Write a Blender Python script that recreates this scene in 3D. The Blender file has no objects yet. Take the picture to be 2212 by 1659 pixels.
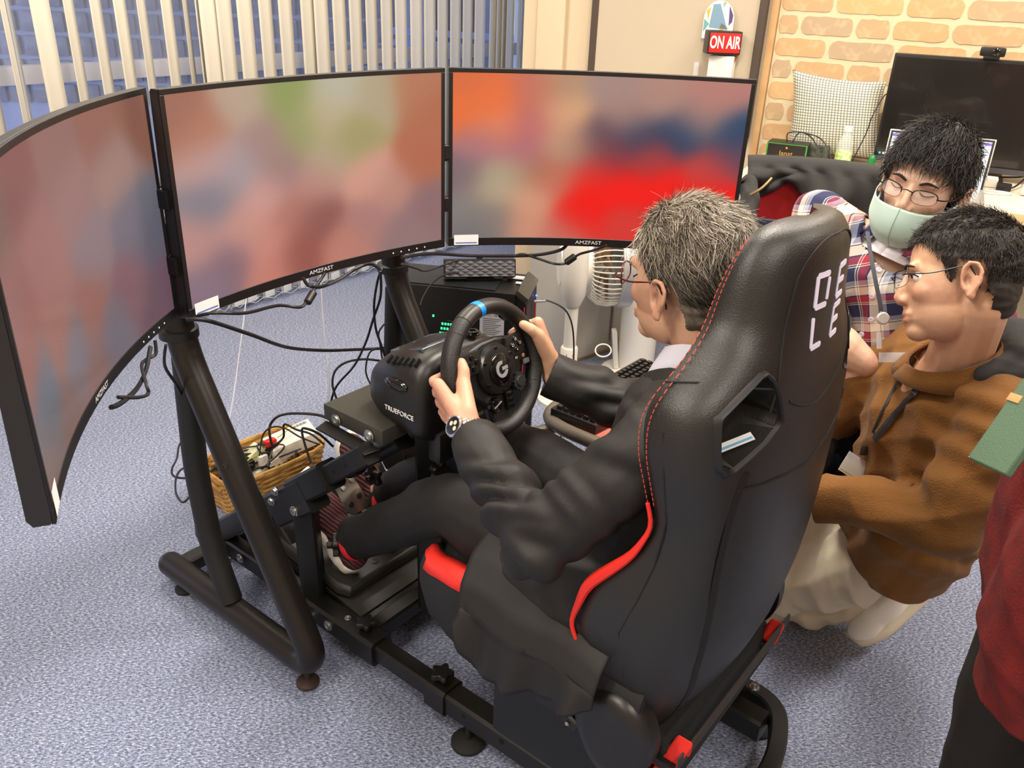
import bpy, bmesh, math, random
import numpy as np
from mathutils import Vector, Matrix, noise as mnoise
random.seed(7); rng = np.random.default_rng(7)
sc = bpy.context.scene
PI = math.pi
def V(*a): return Vector(a if len(a) > 1 else a[0])
def R(d): return math.radians(d)

# ------------------------------------------------------------ camera
CAM_H, CAM_F, PITCH, ROLL = 1.45, 1842.0, R(25.7), R(2.3)
_F = V(0, math.cos(PITCH), -math.sin(PITCH)); _R = V(1, 0, 0); _U = _R.cross(_F)
CR = math.cos(ROLL)*_R + math.sin(ROLL)*_U; CU = -math.sin(ROLL)*_R + math.cos(ROLL)*_U; CF = _F
CAM = V(0, 0, CAM_H)
cd = bpy.data.cameras.new('camera'); cam = bpy.data.objects.new('camera', cd); sc.collection.objects.link(cam)
cd.sensor_width = 36; cd.lens = CAM_F/2212*36; cd.clip_start = .05
m = Matrix.Identity(4)
for i in range(3): m[i][0] = CR[i]; m[i][1] = CU[i]; m[i][2] = -CF[i]
m.translation = CAM; cam.matrix_world = m; sc.camera = cam
def ray(x, y): return CF + CR*((x-1106)/CAM_F) - CU*((y-829.5)/CAM_F)
def at_d(x, y, d): return CAM + ray(x, y)*d                 # the point at a distance along the view axis
def at_z(x, y, z):                                          # the point at a height
    d = ray(x, y); return CAM + d*((z-CAM_H)/d.z)
def at_pl(x, y, p, n):                                      # the point on a plane
    d = ray(x, y); return CAM + d*((V(*p)-CAM).dot(V(*n))/d.dot(V(*n)))
def cdir(r, u, f): return (CR*r + CU*u + CF*f).normalized()

# ------------------------------------------------------------ light
sc.view_settings.view_transform = 'Standard'; sc.view_settings.look = 'None'
sc.view_settings.gamma = 1; sc.view_settings.use_curve_mapping = False
sc.view_settings.exposure = -0.14
wd = bpy.data.worlds.new('dusk'); sc.world = wd; wd.use_nodes = True
bg = wd.node_tree.nodes['Background']; bg.inputs[0].default_value = (.42, .52, .82, 1); bg.inputs[1].default_value = 3.8
def area(name, loc, size, power, col, rot=(0, 0, 0)):
    l = bpy.data.lights.new(name, 'AREA'); l.shape = 'RECTANGLE'; l.size, l.size_y = size; l.energy = power; l.color = col
    o = bpy.data.objects.new(name, l); o.location = loc; o.rotation_euler = rot; sc.collection.objects.link(o)
    o['label'] = 'ceiling light panel'; o['category'] = 'light'
    return o
RZ = R(52)
for i, (x, y, p) in enumerate([(-1.1, .35, 52), (.75, -.3, 44), (.35, 1.9, 60), (2.2, 1.2, 46), (-1.6, -1.2, 30), (1.5, 2.5, 36), (-.9, 2.9, 40)]):
    area('ceiling_panel_light', (x, y, 2.52), (1.2, .3), p, (1.0, .90, .78), (0, 0, RZ))

# ------------------------------------------------------------ materials
def lin(c):
    if isinstance(c, str): c = [int(c[i:i+2], 16)/255 for i in (0, 2, 4)]
    return tuple((v/12.92 if v <= .04045 else ((v+.055)/1.055)**2.4) for v in c)+(1,)
_M = {}
def mat(name, col, rough=.5, metal=0, bump=None, var=None, spec=None, coat=0, sheen=0, alpha=None, trans=0, emit=None, coords='Object'):
    """bump=(scale,strength,detail); var=(scale,colour2,fac)"""
    if name in _M: return _M[name]
    m = bpy.data.materials.new(name); m.use_nodes = True; nt = m.node_tree; b = nt.nodes['Principled BSDF']
    b.inputs['Base Color'].default_value = lin(col); b.inputs['Roughness'].default_value = rough; b.inputs['Metallic'].default_value = metal
    if spec is not None: b.inputs['Specular IOR Level'].default_value = spec
    if coat: b.inputs['Coat Weight'].default_value = coat
    if sheen: b.inputs['Sheen Weight'].default_value = sheen; b.inputs['Sheen Roughness'].default_value = .5
    if trans: b.inputs['Transmission Weight'].default_value = trans
    if alpha is not None: b.inputs['Alpha'].default_value = alpha
    if emit: b.inputs['Emission Color'].default_value = lin(emit[0]); b.inputs['Emission Strength'].default_value = emit[1]
    tc = nt.nodes.new('ShaderNodeTexCoord')
    if bump:
        n = nt.nodes.new('ShaderNodeTexNoise'); n.inputs['Scale'].default_value = bump[0]; n.inputs['Detail'].default_value = bump[2] if len(bump) > 2 else 4
        bu = nt.nodes.new('ShaderNodeBump'); bu.inputs['Strength'].default_value = bump[1]; bu.inputs['Distance'].default_value = .002
        nt.links.new(tc.outputs[coords], n.inputs['Vector']); nt.links.new(n.outputs[0], bu.inputs['Height']); nt.links.new(bu.outputs[0], b.inputs['Normal'])
    if var:
        n = nt.nodes.new('ShaderNodeTexNoise'); n.inputs['Scale'].default_value = var[0]; n.inputs['Detail'].default_value = 6
        r = nt.nodes.new('ShaderNodeValToRGB'); r.color_ramp.elements[0].position = .35; r.color_ramp.elements[1].position = .65
        r.color_ramp.elements[0].color = lin(col); r.color_ramp.elements[1].color = lin(var[1])
        nt.links.new(tc.outputs[coords], n.inputs['Vector']); nt.links.new(n.outputs[0], r.inputs[0]); nt.links.new(r.outputs[0], b.inputs['Base Color'])
    _M[name] = m; return m
def attr_mat(name, attr='col', rough=.6, emit=0, bump=None, spec=None, sss=0):
    if name in _M: return _M[name]
    m = mat(name, (.5, .5, .5), rough, bump=bump, spec=spec); nt = m.node_tree; b = nt.nodes['Principled BSDF']
    a = nt.nodes.new('ShaderNodeVertexColor'); a.layer_name = attr
    if emit:
        b.inputs['Base Color'].default_value = (.01, .01, .01, 1)
        nt.links.new(a.outputs[0], b.inputs['Emission Color']); b.inputs['Emission Strength'].default_value = emit
    else: nt.links.new(a.outputs[0], b.inputs['Base Color'])
    if sss:
        b.inputs['Subsurface Weight'].default_value = sss; b.inputs['Subsurface Radius'].default_value = (.012, .004, .002); b.inputs['Subsurface Scale'].default_value = .6
    return m

# ------------------------------------------------------------ objects
def root_of(o):
    while o.parent: o = o.parent
    return o
def link(name, me, m, parent=None):
    o = bpy.data.objects.new(name, me); sc.collection.objects.link(o)
    if m is not None and not me.materials: me.materials.append(m)
    if parent is not None: o.parent = parent
    return o
def thing(name, label, cat, loc=(0, 0, 0), group=None, kind=None):
    o = bpy.data.objects.new(name, None); sc.collection.objects.link(o); o.location = loc; o.empty_display_size = .05
    tag(o, label, cat, group, kind); return o
def tag(o, label=None, cat=None, group=None, kind=None):
    if label: o['label'] = label
    if cat: o['category'] = cat
    if group: o['group'] = group
    if kind: o['kind'] = kind
    return o
def frame_z(d, up=None):
    z = V(*d).normalized(); up = V(*up) if up else (V(0, 0, 1) if abs(z.z) < .95 else V(0, 1, 0))
    x = up.cross(z).normalized(); y = z.cross(x); return x, y, z
def mtx(o, x, y, z):
    m = Matrix.Identity(4)
    for i in range(3): m[i][0] = x[i]; m[i][1] = y[i]; m[i][2] = z[i]; m[i][3] = o[i]
    return m
def spline(pts, n=8, closed=False):
    pts = [V(*p) for p in pts]; out = []; N = len(pts)
    if N < 3: return pts
    rngi = range(N if closed else N-1)
    for i in rngi:
        if closed: p0, p1, p2, p3 = pts[(i-1) % N], pts[i], pts[(i+1) % N], pts[(i+2) % N]
        else: p0, p1, p2, p3 = pts[max(i-1, 0)], pts[i], pts[i+1], pts[min(i+2, N-1)]
        for k in range(n):
            t = k/n
            out.append(.5*((2*p1)+(p2-p0)*t+(2*p0-5*p1+4*p2-p3)*t*t+(3*p1-p0-3*p2+p3)*t**3))
    if not closed: out.append(pts[-1])
    return out
def fillet(pts, r, n=6):
    pts = [V(*p) for p in pts]; out = [pts[0]]
    for i in range(1, len(pts)-1):
        a = (pts[i-1]-pts[i]); b = (pts[i+1]-pts[i]); k = min(r, a.length*.48, b.length*.48)
        A = pts[i]+a.normalized()*k; B = pts[i]+b.normalized()*k
        for j in range(n+1):
            t = j/n; out.append((1-t)**2*A+2*t*(1-t)*pts[i]+t*t*B)
    out.append(pts[-1]); return out
class MB:
    def __init__(s): s.v = []; s.f = []; s.uv = None
    def add(s, vs, fs):
        k = len(s.v); s.v += [tuple(v) for v in vs]; s.f += [tuple(i+k for i in f) for f in fs]; return s
    def box(s, c, size, M=None, bev=0):
        """box with centre c; M gives axes (x,y,z vectors); bev chamfers all edges"""
        c = V(*c); X, Y, Z = M if M else (V(1, 0, 0), V(0, 1, 0), V(0, 0, 1)); h = [k/2 for k in size]
        if not bev:
            vs = [c+X*(i*h[0])+Y*(j*h[1])+Z*(k*h[2]) for i in (-1, 1) for j in (-1, 1) for k in (-1, 1)]
            return s.add(vs, [(0, 1, 3, 2), (4, 6, 7, 5), (0, 4, 5, 1), (2, 3, 7, 6), (0, 2, 6, 4), (1, 5, 7, 3)])
        bm = bmesh.new(); bmesh.ops.create_cube(bm, size=1)
        for v in bm.verts: v.co = V(v.co.x*size[0], v.co.y*size[1], v.co.z*size[2])
        bmesh.ops.bevel(bm, geom=bm.edges[:], offset=min(bev, min(size)*.49), segments=2, profile=.7, affect='EDGES')
        bm.verts.index_update(); vs = [c+X*v.co.x+Y*v.co.y+Z*v.co.z for v in bm.verts]; fs = [[v.index for v in f.verts] for f in bm.faces]
        bm.free(); return s.add(vs, fs)
    def tube(s, path, r, n=12, closed=False, cap=True, prof=None, up=None):
        """sweep a circle (or profile [(x,y)..]) along a path; r may be a list"""
        path = [V(*p) for p in path]; N = len(path); rr = r if isinstance(r, (list, tuple)) else [r]*N
        pr = prof or [(math.cos(2*PI*k/n), math.sin(2*PI*k/n)) for k in range(n)]; n = len(pr); vs = []
        T = []
        for i in range(N):
            if closed: t = path[(i+1) % N]-path[i-1]
            else: t = path[min(i+1, N-1)]-path[max(i-1, 0)]
            T.append(t.normalized() if t.length > 1e-9 else V(0, 0, 1))
        x, y, _ = frame_z(T[0], up)
        for i in range(N):
            if i:
                if up: x, y, _ = frame_z(T[i], up)
                else:
                    x = (x-T[i]*x.dot(T[i])); x.normalize(); y = T[i].cross(x)
            for a, b in pr: vs.append(path[i]+(x*a+y*b)*rr[i])
        fs = [(i*n+k, i*n+(k+1) % n, (i+1)*n+(k+1) % n, (i+1)*n+k) for i in range(N-1) for k in range(n)]
        if closed:
            # match the seam rotation
            best = min(range(n), key=lambda q: (V(*vs[(N-1)*n])-V(*vs[q])).length)
            fs += [((N-1)*n+k, (N-1)*n+(k+1) % n, (k+1+best) % n, (k+best) % n) for k in range(n)]
        elif cap: fs += [tuple(range(n))[::-1], tuple(range((N-1)*n, N*n))]
        return s.add(vs, fs)
    def rtube(s, path, w, h, up=(0, 0, 1), ch=.12, cap=True):
        a, b = w/2, h/2; c = min(a, b)*ch*2
        pr = [(a, -b+c), (a, b-c), (a-c, b), (-a+c, b), (-a, b-c), (-a, -b+c), (-a+c, -b), (a-c, -b)]
        return s.tube(path, 1.0, prof=pr, up=up, cap=cap)
    def lathe(s, prof, M, n=24, arc=2*PI, cap=True):
        """prof [(r,z)..] around M z axis"""
        full = abs(arc-2*PI) < 1e-6; k = n if full else n+1; vs = []
        for r, z in prof:
            for i in range(k): vs.append(M @ V(r*math.cos(arc*i/n), r*math.sin(arc*i/n), z))
        fs = []
        for j in range(len(prof)-1):
            for i in range(n): fs.append((j*k+i, j*k+(i+1) % k, (j+1)*k+(i+1) % k, (j+1)*k+i))
        if full and cap: fs += [tuple(range(k))[::-1], tuple(range((len(prof)-1)*k, len(prof)*k))]
        return s.add(vs, fs)
    def cyl(s, p0, p1, r, r1=None, n=20, bev=0):
        p0, p1 = V(*p0), V(*p1); L = (p1-p0).length; x, y, z = frame_z(p1-p0); r1 = r if r1 is None else r1
        pr = [(r, 0), (r1, L)] if not bev else [(r-bev, 0), (r, bev), (r1, L-bev), (r1-bev, L)]
        return s.lathe(pr, mtx(p0, x, y, z), n)
    def prism(s, out, h, M):
        """outline [(x,y)..] extruded 0..h along M z"""
        n = len(out); vs = [M @ V(x, y, 0) for x, y in out]+[M @ V(x, y, h) for x, y in out]
        return s.add(vs, [tuple(range(n))[::-1], tuple(range(n, 2*n))]+[(i, (i+1) % n, n+(i+1) % n, n+i) for i in range(n)])
    def loft(s, rings, closed=True, cap=True):
        n = len(rings[0]); vs = [p for r in rings for p in r]; N = len(rings); k = n if closed else n-1
        fs = [(i*n+j, i*n+(j+1) % n, (i+1)*n+(j+1) % n, (i+1)*n+j) for i in range(N-1) for j in range(k)]
        if cap and closed: fs += [tuple(range(n))[::-1], tuple(range((N-1)*n, N*n))]
        return s.add(vs, fs)
    def caps(s, p0, r0, p1, r1, n=14, m=5):
        p0, p1 = V(*p0), V(*p1); x, y, z = frame_z(p1-p0 if (p1-p0).length > 1e-6 else V(0, 0, 1)); rings = []
        for c, r, sg in ((p0, r0, 0), (p1, r1, 1)):
            for i in range(m):
                a = (-PI/2+.08+(PI/2-.08)*i/(m-1)) if sg == 0 else ((PI/2-.08)*i/(m-1))
                rings.append([c+z*(r*math.sin(a))+(x*math.cos(2*PI*k/n)+y*math.sin(2*PI*k/n))*(r*math.cos(a)) for k in range(n)])
        return s.loft(rings)
    def ell(s, c, rad, M=None, sub=3):
        X, Y, Z = M if M else (V(1, 0, 0), V(0, 1, 0), V(0, 0, 1)); c = V(*c)
        bm = bmesh.new(); bmesh.ops.create_icosphere(bm, subdivisions=sub, radius=1); bm.verts.index_update()
        s.add([c+X*(v.co.x*rad[0])+Y*(v.co.y*rad[1])+Z*(v.co.z*rad[2]) for v in bm.verts], [[v.index for v in f.verts] for f in bm.faces]); bm.free(); return s
    def grid(s, fn, nu, nv):
        base = len(s.v)
        s.add([fn(i/nu, j/nv) for j in range(nv+1) for i in range(nu+1)], [(j*(nu+1)+i, j*(nu+1)+i+1, (j+1)*(nu+1)+i+1, (j+1)*(nu+1)+i) for j in range(nv) for i in range(nu)])
        s.uv = s.uv or {}
        for j in range(nv+1):
            for i in range(nu+1): s.uv[base+j*(nu+1)+i] = (i/nu, j/nv)
        return s
    def mesh(s, name, off=(0, 0, 0), smooth=35):
        me = bpy.data.meshes.new(name); o = V(*off)
        me.from_pydata([(v[0]-o.x, v[1]-o.y, v[2]-o.z) for v in s.v], [], s.f); me.validate(); me.update()
        if s.uv:
            ul = me.uv_layers.new(name='UVMap')
            for l in me.loops:
                ul.data[l.index].uv = s.uv.get(l.vertex_index, (0, 0))
        if smooth:
            me.polygons.foreach_set('use_smooth', [True]*len(me.polygons))
            try: me.set_sharp_from_angle(angle=R(smooth))
            except Exception: pass
        return me
    def build(s, name, m, parent=None, smooth=35, solid=0, bev=0, sub=0, label=None):
        off = root_of(parent).location if parent is not None else (0, 0, 0)
        me = s.mesh(name, off, smooth); o = link(name, me, m, parent)
        bm = bmesh.new(); bm.from_mesh(me); bmesh.ops.recalc_face_normals(bm, faces=bm.faces[:]); bm.to_mesh(me); bm.free()
        if smooth:
            try: me.set_sharp_from_angle(angle=R(smooth))
            except Exception: pass
        if solid: md = o.modifiers.new('solid', 'SOLIDIFY'); md.thickness = solid; md.offset = 0
        if bev: md = o.modifiers.new('bevel', 'BEVEL'); md.width = bev; md.segments = 2; md.limit_method = 'ANGLE'
        if sub: md = o.modifiers.new('sub', 'SUBSURF'); md.levels = sub; md.render_levels = sub
        if label: o['label'] = label
        return o
def text(name, body, size, org, xd, yd, m, parent, ext=.0004, align='CENTER', bold=0, xs=1.0):
    c = bpy.data.curves.new(name, 'FONT'); c.body = body; c.size = size; c.extrude = ext; c.align_x = align; c.align_y = 'CENTER'; c.offset = bold
    t = bpy.data.objects.new(name, c); sc.collection.objects.link(t)
    xd = V(*xd).normalized(); yd = V(*yd); z = xd.cross(yd).normalized(); yd = z.cross(xd)
    M = mtx(V(*org), xd*xs, yd, z)
    dg = bpy.context.evaluated_depsgraph_get(); me = bpy.data.meshes.new_from_object(t.evaluated_get(dg)); bpy.data.objects.remove(t)
    me.transform(Matrix.Translation(-V(*root_of(parent).location)) @ M); me.materials.clear(); me.name = name
    return link(name, me, m, parent)
def copy_tree(o, parent=None):
    c = o.copy(); sc.collection.objects.link(c)
    if parent is not None: c.parent = parent
    for ch in list(o.children): copy_tree(ch, c)
    return c
def eval_mesh(o, name):
    dg = bpy.context.evaluated_depsgraph_get(); dg.update()
    me = bpy.data.meshes.new_from_object(o.evaluated_get(dg)); me.name = name; return me
def blob(name, mb, m, parent, voxel=.005, smooth=4, cuts=(), sculpt=None, color=None, drop=None):
    """one continuous skin over overlapping volumes: voxel remesh, smooth, optional numpy sculpt and trims"""
    off = root_of(parent).location if parent is not None else V(0, 0, 0)
    me = bpy.data.meshes.new(name); me.from_pydata([tuple(v) for v in mb.v], [], mb.f); me.update()
    bm = bmesh.new(); bm.from_mesh(me); bmesh.ops.recalc_face_normals(bm, faces=bm.faces[:]); bm.to_mesh(me); bm.free()
    t = bpy.data.objects.new('tmp', me); sc.collection.objects.link(t)
    md = t.modifiers.new('r', 'REMESH'); md.mode = 'VOXEL'; md.voxel_size = voxel; md.adaptivity = 0
    md = t.modifiers.new('s', 'SMOOTH'); md.factor = .6; md.iterations = smooth
    out = eval_mesh(t, name); bpy.data.objects.remove(t)
    n = len(out.vertices); P = np.empty(n*3); out.vertices.foreach_get('co', P); P = P.reshape(-1, 3)
    if sculpt is not None:
        N = np.empty(n*3); out.vertices.foreach_get('normal', N); N = N.reshape(-1, 3)
        P = sculpt(P.copy(), N); out.vertices.foreach_set('co', P.ravel())
    if color is not None:
        ca = out.color_attributes.new('col', 'FLOAT_COLOR', 'POINT'); C = color(P); ca.data.foreach_set('color', np.c_[C, np.ones(n)].ravel())
    if len(cuts) or drop is not None:
        bm = bmesh.new(); bm.from_mesh(out)
        for p, nn, rad in cuts:
            p = V(*p); nn = V(*nn).normalized()
            fs = [f for f in bm.faces if (f.calc_center_median()-p).length < rad]
            geom = list({v for f in fs for v in f.verts})+list({e for f in fs for e in f.edges})+fs
            bmesh.ops.bisect_plane(bm, geom=geom, dist=1e-5, plane_co=p, plane_no=nn)
            dv = [v for v in bm.verts if (v.co-p).length < rad and (v.co-p).dot(nn) > 1e-4]
            bmesh.ops.delete(bm, geom=dv, context='VERTS')
        if drop is not None:
            Q = np.array([v.co[:] for v in bm.verts]); k = drop(Q); bm.verts.ensure_lookup_table()
            bmesh.ops.delete(bm, geom=[bm.verts[i] for i in np.nonzero(k)[0]], context='VERTS')
        bm.to_mesh(out); bm.free()
    out.transform(Matrix.Translation(-V(*off))); out.polygons.foreach_set('use_smooth', [True]*len(out.polygons)); out.update()
    out.materials.clear()
    return link(name, out, m, parent)
def folds(amp, k, seed=0, stretch=(1, 1, 1)):
    r = np.random.default_rng(seed)
    Ks = [r.normal(size=3)*k*s for s in (1, 1.7, 2.6)]; Ws = [r.normal(size=3)*k*.5 for _ in range(3)]; ph = r.uniform(0, 6, 3)
    def fn(P, N):
        Q = P*np.array(stretch); d = 0
        for K, W, p, a in zip(Ks, Ws, ph, (1, .6, .3)):
            d = d+a*(1-2*np.abs(np.sin(.5*(Q@K+p+1.6*np.sin(Q@W+p)))))
        return P+N*(d*amp)[:, None]
    return fn
def on_skin(o, x, y, off=.002):
    """the point on the visible skin of an object under a picture position, lifted off it a little"""
    bpy.context.view_layer.update(); L = root_of(o).location; d = ray(x, y).normalized()
    ok, p, n, _ = o.ray_cast(CAM-L, d)
    return (p+L+n*off, n) if ok else (at_d(x, y, 1.5), -d)
def cable(name, label, pts, r, m, cat='cable', group=None, n=8, sides=6):
    p = spline(pts, n); o = MB().tube(p, r, sides).build(name, m, None, smooth=60); return tag(o, label, cat, group)
def bolt(parent, p, d, r=.008, h=.004, m=None, name='bolt'):
    x, y, z = frame_z(d); M = mtx(V(*p), x, y, z)
    b = MB(); b.lathe([(r*1.3, 0), (r*1.3, h*.3), (r, h*.35), (r*.95, h), (r*.5, h*1.05), (r*.45, h*.5)], M, 16)
    return b.build(name, m or STEEL, parent)
def star_knob(parent, p, d, r=.022, h=.014, m=None):
    x, y, z = frame_z(d); M = mtx(V(*p), x, y, z); out = []
    for i in range(40):
        a = 2*PI*i/40; rr = r*(1+.22*math.cos(5*a)); out.append((rr*math.cos(a), rr*math.sin(a)))
    b = MB(); b.lathe([(r*.35, 0), (r*.35, h)], M, 12); b.prism(out, h, M @ Matrix.Translation((0, 0, h)))
    return b.build('star_knob', m or PLASTIC, parent, bev=.002)
def disc_foot(parent, p, r=.03, h=.03, m=None, name='foot'):
    M = Matrix.Translation(V(*p)); b = MB(); b.lathe([(r*.85, 0), (r, .004), (r, .010), (r*.5, .016), (.006, .017), (.006, h)], M, 20)
    return b.build(name, m or RUBBER, parent)

STEEL = mat('bolt steel', 'c9c9c4', .3, 1); PLASTIC = mat('black plastic', '131211', .42); RUBBER = mat('rubber', '141313', .7)
BLACK = mat('black powder coat', '121211', .42, bump=(900, .12)); GLOSS = mat('gloss black', '0b0b0c', .12, coat=.5)
CABLE = mat('black cable', '17161a', .5); WHITE = mat('white plastic', 'e8e4da', .4); PAPER = mat('paper label', 'f0f0f2', .7)
GREYC = mat('grey cord', 'a2a6b0', .5)
# rig frame: origin under the middle screen, a forward, b to the driver's right
RO = V(-.403, 1.789, 0); FH = V(math.cos(R(142)), math.sin(R(142)), 0); RH = V(math.sin(R(142)), -math.cos(R(142)), 0); ZH = V(0, 0, 1)
def w(a, b, z): return RO+FH*a+RH*b+ZH*z
# ------------------------------------------------------------ setting
def struct(o, label=None): o['kind'] = 'structure'; return o
carpet = mat('carpet', '6f7a96', .95, sheen=.2)
nt = carpet.node_tree; b = nt.nodes['Principled BSDF']; tc = nt.nodes.new('ShaderNodeTexCoord')
mp = nt.nodes.new('ShaderNodeMapping'); mp.inputs['Rotation'].default_value[2] = R(-25); mp.inputs['Scale'].default_value = (1, 2.2, 1)
n1 = nt.nodes.new('ShaderNodeTexNoise'); n1.inputs['Scale'].default_value = 120; n1.inputs['Detail'].default_value = 5; n1.inputs['Roughness'].default_value = .82
n2 = nt.nodes.new('ShaderNodeTexNoise'); n2.inputs['Scale'].default_value = 3.0; n2.inputs['Detail'].default_value = 3
r1 = nt.nodes.new('ShaderNodeValToRGB'); e = r1.color_ramp.elements
e[0].position = .40; e[0].color = lin('3a425f'); e[1].position = .62; e[1].color = lin('d3d8e4')
k = e.new(.47); k.color = lin('6f7996'); k = e.new(.54); k.color = lin('929cb8')
mx = nt.nodes.new('ShaderNodeMix'); mx.data_type = 'RGBA'; mx.blend_type = 'MULTIPLY'; mx.inputs[0].default_value = .35
r2 = nt.nodes.new('ShaderNodeValToRGB'); r2.color_ramp.elements[0].color = (.75, .76, .8, 1); r2.color_ramp.elements[1].color = (1, 1, 1, 1)
bu = nt.nodes.new('ShaderNodeBump'); bu.inputs['Strength'].default_value = .5; bu.inputs['Distance'].default_value = .003
for a_, b_ in ((tc.outputs['Object'], mp.inputs[0]), (mp.outputs[0], n1.inputs['Vector']), (tc.outputs['Object'], n2.inputs['Vector']), (n1.outputs[0], r1.inputs[0]), (n2.outputs[0], r2.inputs[0]),
               (r1.outputs[0], mx.inputs[6]), (r2.outputs[0], mx.inputs[7]), (mx.outputs[2], b.inputs['Base Color']), (n1.outputs[0], bu.inputs['Height']), (bu.outputs[0], b.inputs['Normal'])): nt.links.new(a_, b_)
WALLP = mat('wall paint', 'd9c6a8', .85, bump=(60, .1)); CEILM = mat('ceiling board', 'e9e2d4', .9, bump=(90, .2))
# window wall line and back wall line
WP = V(-.95, 4.02, 0); WD = V(math.sin(R(40)), math.cos(R(40)), 0); WN = V(WD.y, -WD.x, 0)      # WN points into the room
BP = V(.55, 3.8, 0); BD = V(.906, -.423, 0); BN = V(-.423, -.906, 0)                             # BN points into the room
def wl(s, o=0, z=0): return WP+WD*s+WN*o+ZH*z
def bl(t, o=0, z=0): return BP+BD*t+BN*o+ZH*z
corner_l = wl(2.9); A0 = wl(-5.2); far_r = bl(4.2)
MB().box((0, 1.2, -.05), (14, 14, .1)).build('floor', carpet, smooth=0)['kind'] = 'structure'
MB().box((0, 1.2, 2.65), (14, 14, .1)).build('ceiling', CEILM, smooth=0)['kind'] = 'structure'
def wallbox(name, p0, p1, z0, z1, th, m, side=1):
    d = (p1-p0).normalized(); nrm = V(-d.y, d.x, 0)*side; c = (p0+p1)/2+nrm*th/2
    return MB().box(c+ZH*((z0+z1)/2), ((p1-p0).length, th, z1-z0), (d, V(-d.y, d.x, 0), ZH))
WH = 2.6
WF = -.16      # frame line behind the blind
ww = MB()
for (s0, s1, z0, z1) in ((-5.3, -3.2, 0, WH), (-3.2, 3.0, 2.35, WH), (2.7, 3.2, 0, WH)):
    p0, p1 = wl(s0, -.1), wl(s1, -.1); q = wallbox('', p0, p1, z0, z1, .18, WALLP, 1); ww.add(q.v, q.f)
ww.build('wall_left', WALLP, smooth=0)['kind'] = 'structure'
# sliding window: frame rails, stiles and panes
win = thing('window_1', None, None, wl(0, WF)); del_ = [k for k in win.keys()]; win['kind'] = 'structure'
ALU = mat('window aluminium', 'e6e7f0', .45, .2)
fr = MB()
for z, h in ((.04, .08), (1.055, .065), (2.31, .08)): fr.box(wl(-.1, WF, z), (6.2, .05, h), (WD, WN, ZH), bev=.006)
for s in (-3.15, -1.75, .15, 1.62, 2.68): fr.box(wl(s, WF, 1.18), (.06, .055, 2.3), (WD, WN, ZH), bev=.006)
fr.build('window_frame', ALU, win)
GL = mat('window glass', 'ffffff', .02, alpha=.12)
for s0, s1 in ((-3.12, -1.78), (-1.72, .12), (.18, 1.59), (1.65, 2.65)):
    for z0, z1 in ((.08, 1.022), (1.088, 2.27)):
        MB().box(wl((s0+s1)/2, WF, (z0+z1)/2), (s1-s0, .006, z1-z0), (WD, WN, ZH)).build('pane', GL, win, smooth=0)
# outside: a glass block wall, a lit house front and railings
GBM = mat('glass block', '7d87a4', .12, var=(9, '979fb4', 1), bump=(25, .5, 2)); GJ = mat('block joint', 'b8c8ee', .5)
gp = at_d(-40, 260, 6.9); gp.z = 0; GD = V(.994, .10, 0).normalized(); GN = V(GD.y, -GD.x, 0)
gw = thing('glass_block_wall', None, None, gp); gw['kind'] = 'structure'
pit = .178
MB().box(gp+GD*(pit*9)-GN*.03+ZH*1.2, (pit*19, .05, 3.0), (GD, GN, ZH)).build('joint_backing', GJ, gw, smooth=0)
gb = MB().box((0, 0, 0), (pit*.84, .07, pit*.84), (GD, GN, ZH), bev=.022); gme = gb.mesh('glass_block')
z_top = 2.2
for i in range(19):
    for j in range(12):
        o = link('glass_block', gme, GBM, gw); q = gp+GD*(pit*i)+ZH*(.45+pit*j); o.location = q-gp
HG = mat('outside house wall', '8c90a2', .8); OG = mat('outside ground', '555a66', .9)
MB().box((-2, 12, -.12), (24, 14, .1)).build('ground_outside', OG, smooth=0)['kind'] = 'structure'
hp = at_d(980, 60, 9.0); hp.z = 0; HD = V(.93, -.30, 0).normalized(); HN = V(HD.y, -HD.x, 0)
hs = thing('neighbour_house', 'neighbouring house with a lit green window, seen through the blind', 'building', hp)
MB().box(hp+ZH*1.5-HN*.2, (5.4, .3, 4), (HD, HN, ZH)).build('wall', HG, hs, smooth=0)
LW = mat('lit window', 'dfe8a0', .5, emit=('d6e79a', 1.0))
c = at_pl(1170, 30, hp, HN); MB().box(c+HN*.0, (.62, .03, 1.15), (HD, HN, ZH)).build('lit_pane', LW, hs, smooth=0)
DW = mat('dark window', '2c2a35', .2)
for px_, py_, wd_, ht_ in ((800, 30, .5, .75), (980, 40, .5, .75), (1140, 152, .8, .3)):
    c = at_pl(px_, py_, hp, HN); MB().box(c+HN*.01, (wd_, .03, ht_), (HD, HN, ZH)).build('pane', DW, hs, smooth=0)
rl = thing('balcony_rail', 'pale blue metal rail outside the window, behind the blind slats', 'railing', at_d(980, 75, 7.4)*1)
RM = mat('rail paint', 'a9bdf0', .5)
RD = V(.95, -.31, 0).normalized(); rp = rl.location.copy()
MB().box(rp, (4.2, .05, .05), (RD, V(RD.y, -RD.x, 0), ZH)).box(rp-ZH*.09, (4.2, .04, .05), (RD, V(RD.y, -RD.x, 0), ZH)).build('rail_bar', RM, rl, smooth=0)
for i in range(5): MB().box(rp+RD*(-2+i*1.0)-ZH*.62, (.04, .04, 1.2), (RD, V(RD.y, -RD.x, 0), ZH)).build('post', RM, rl, smooth=0)
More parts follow.
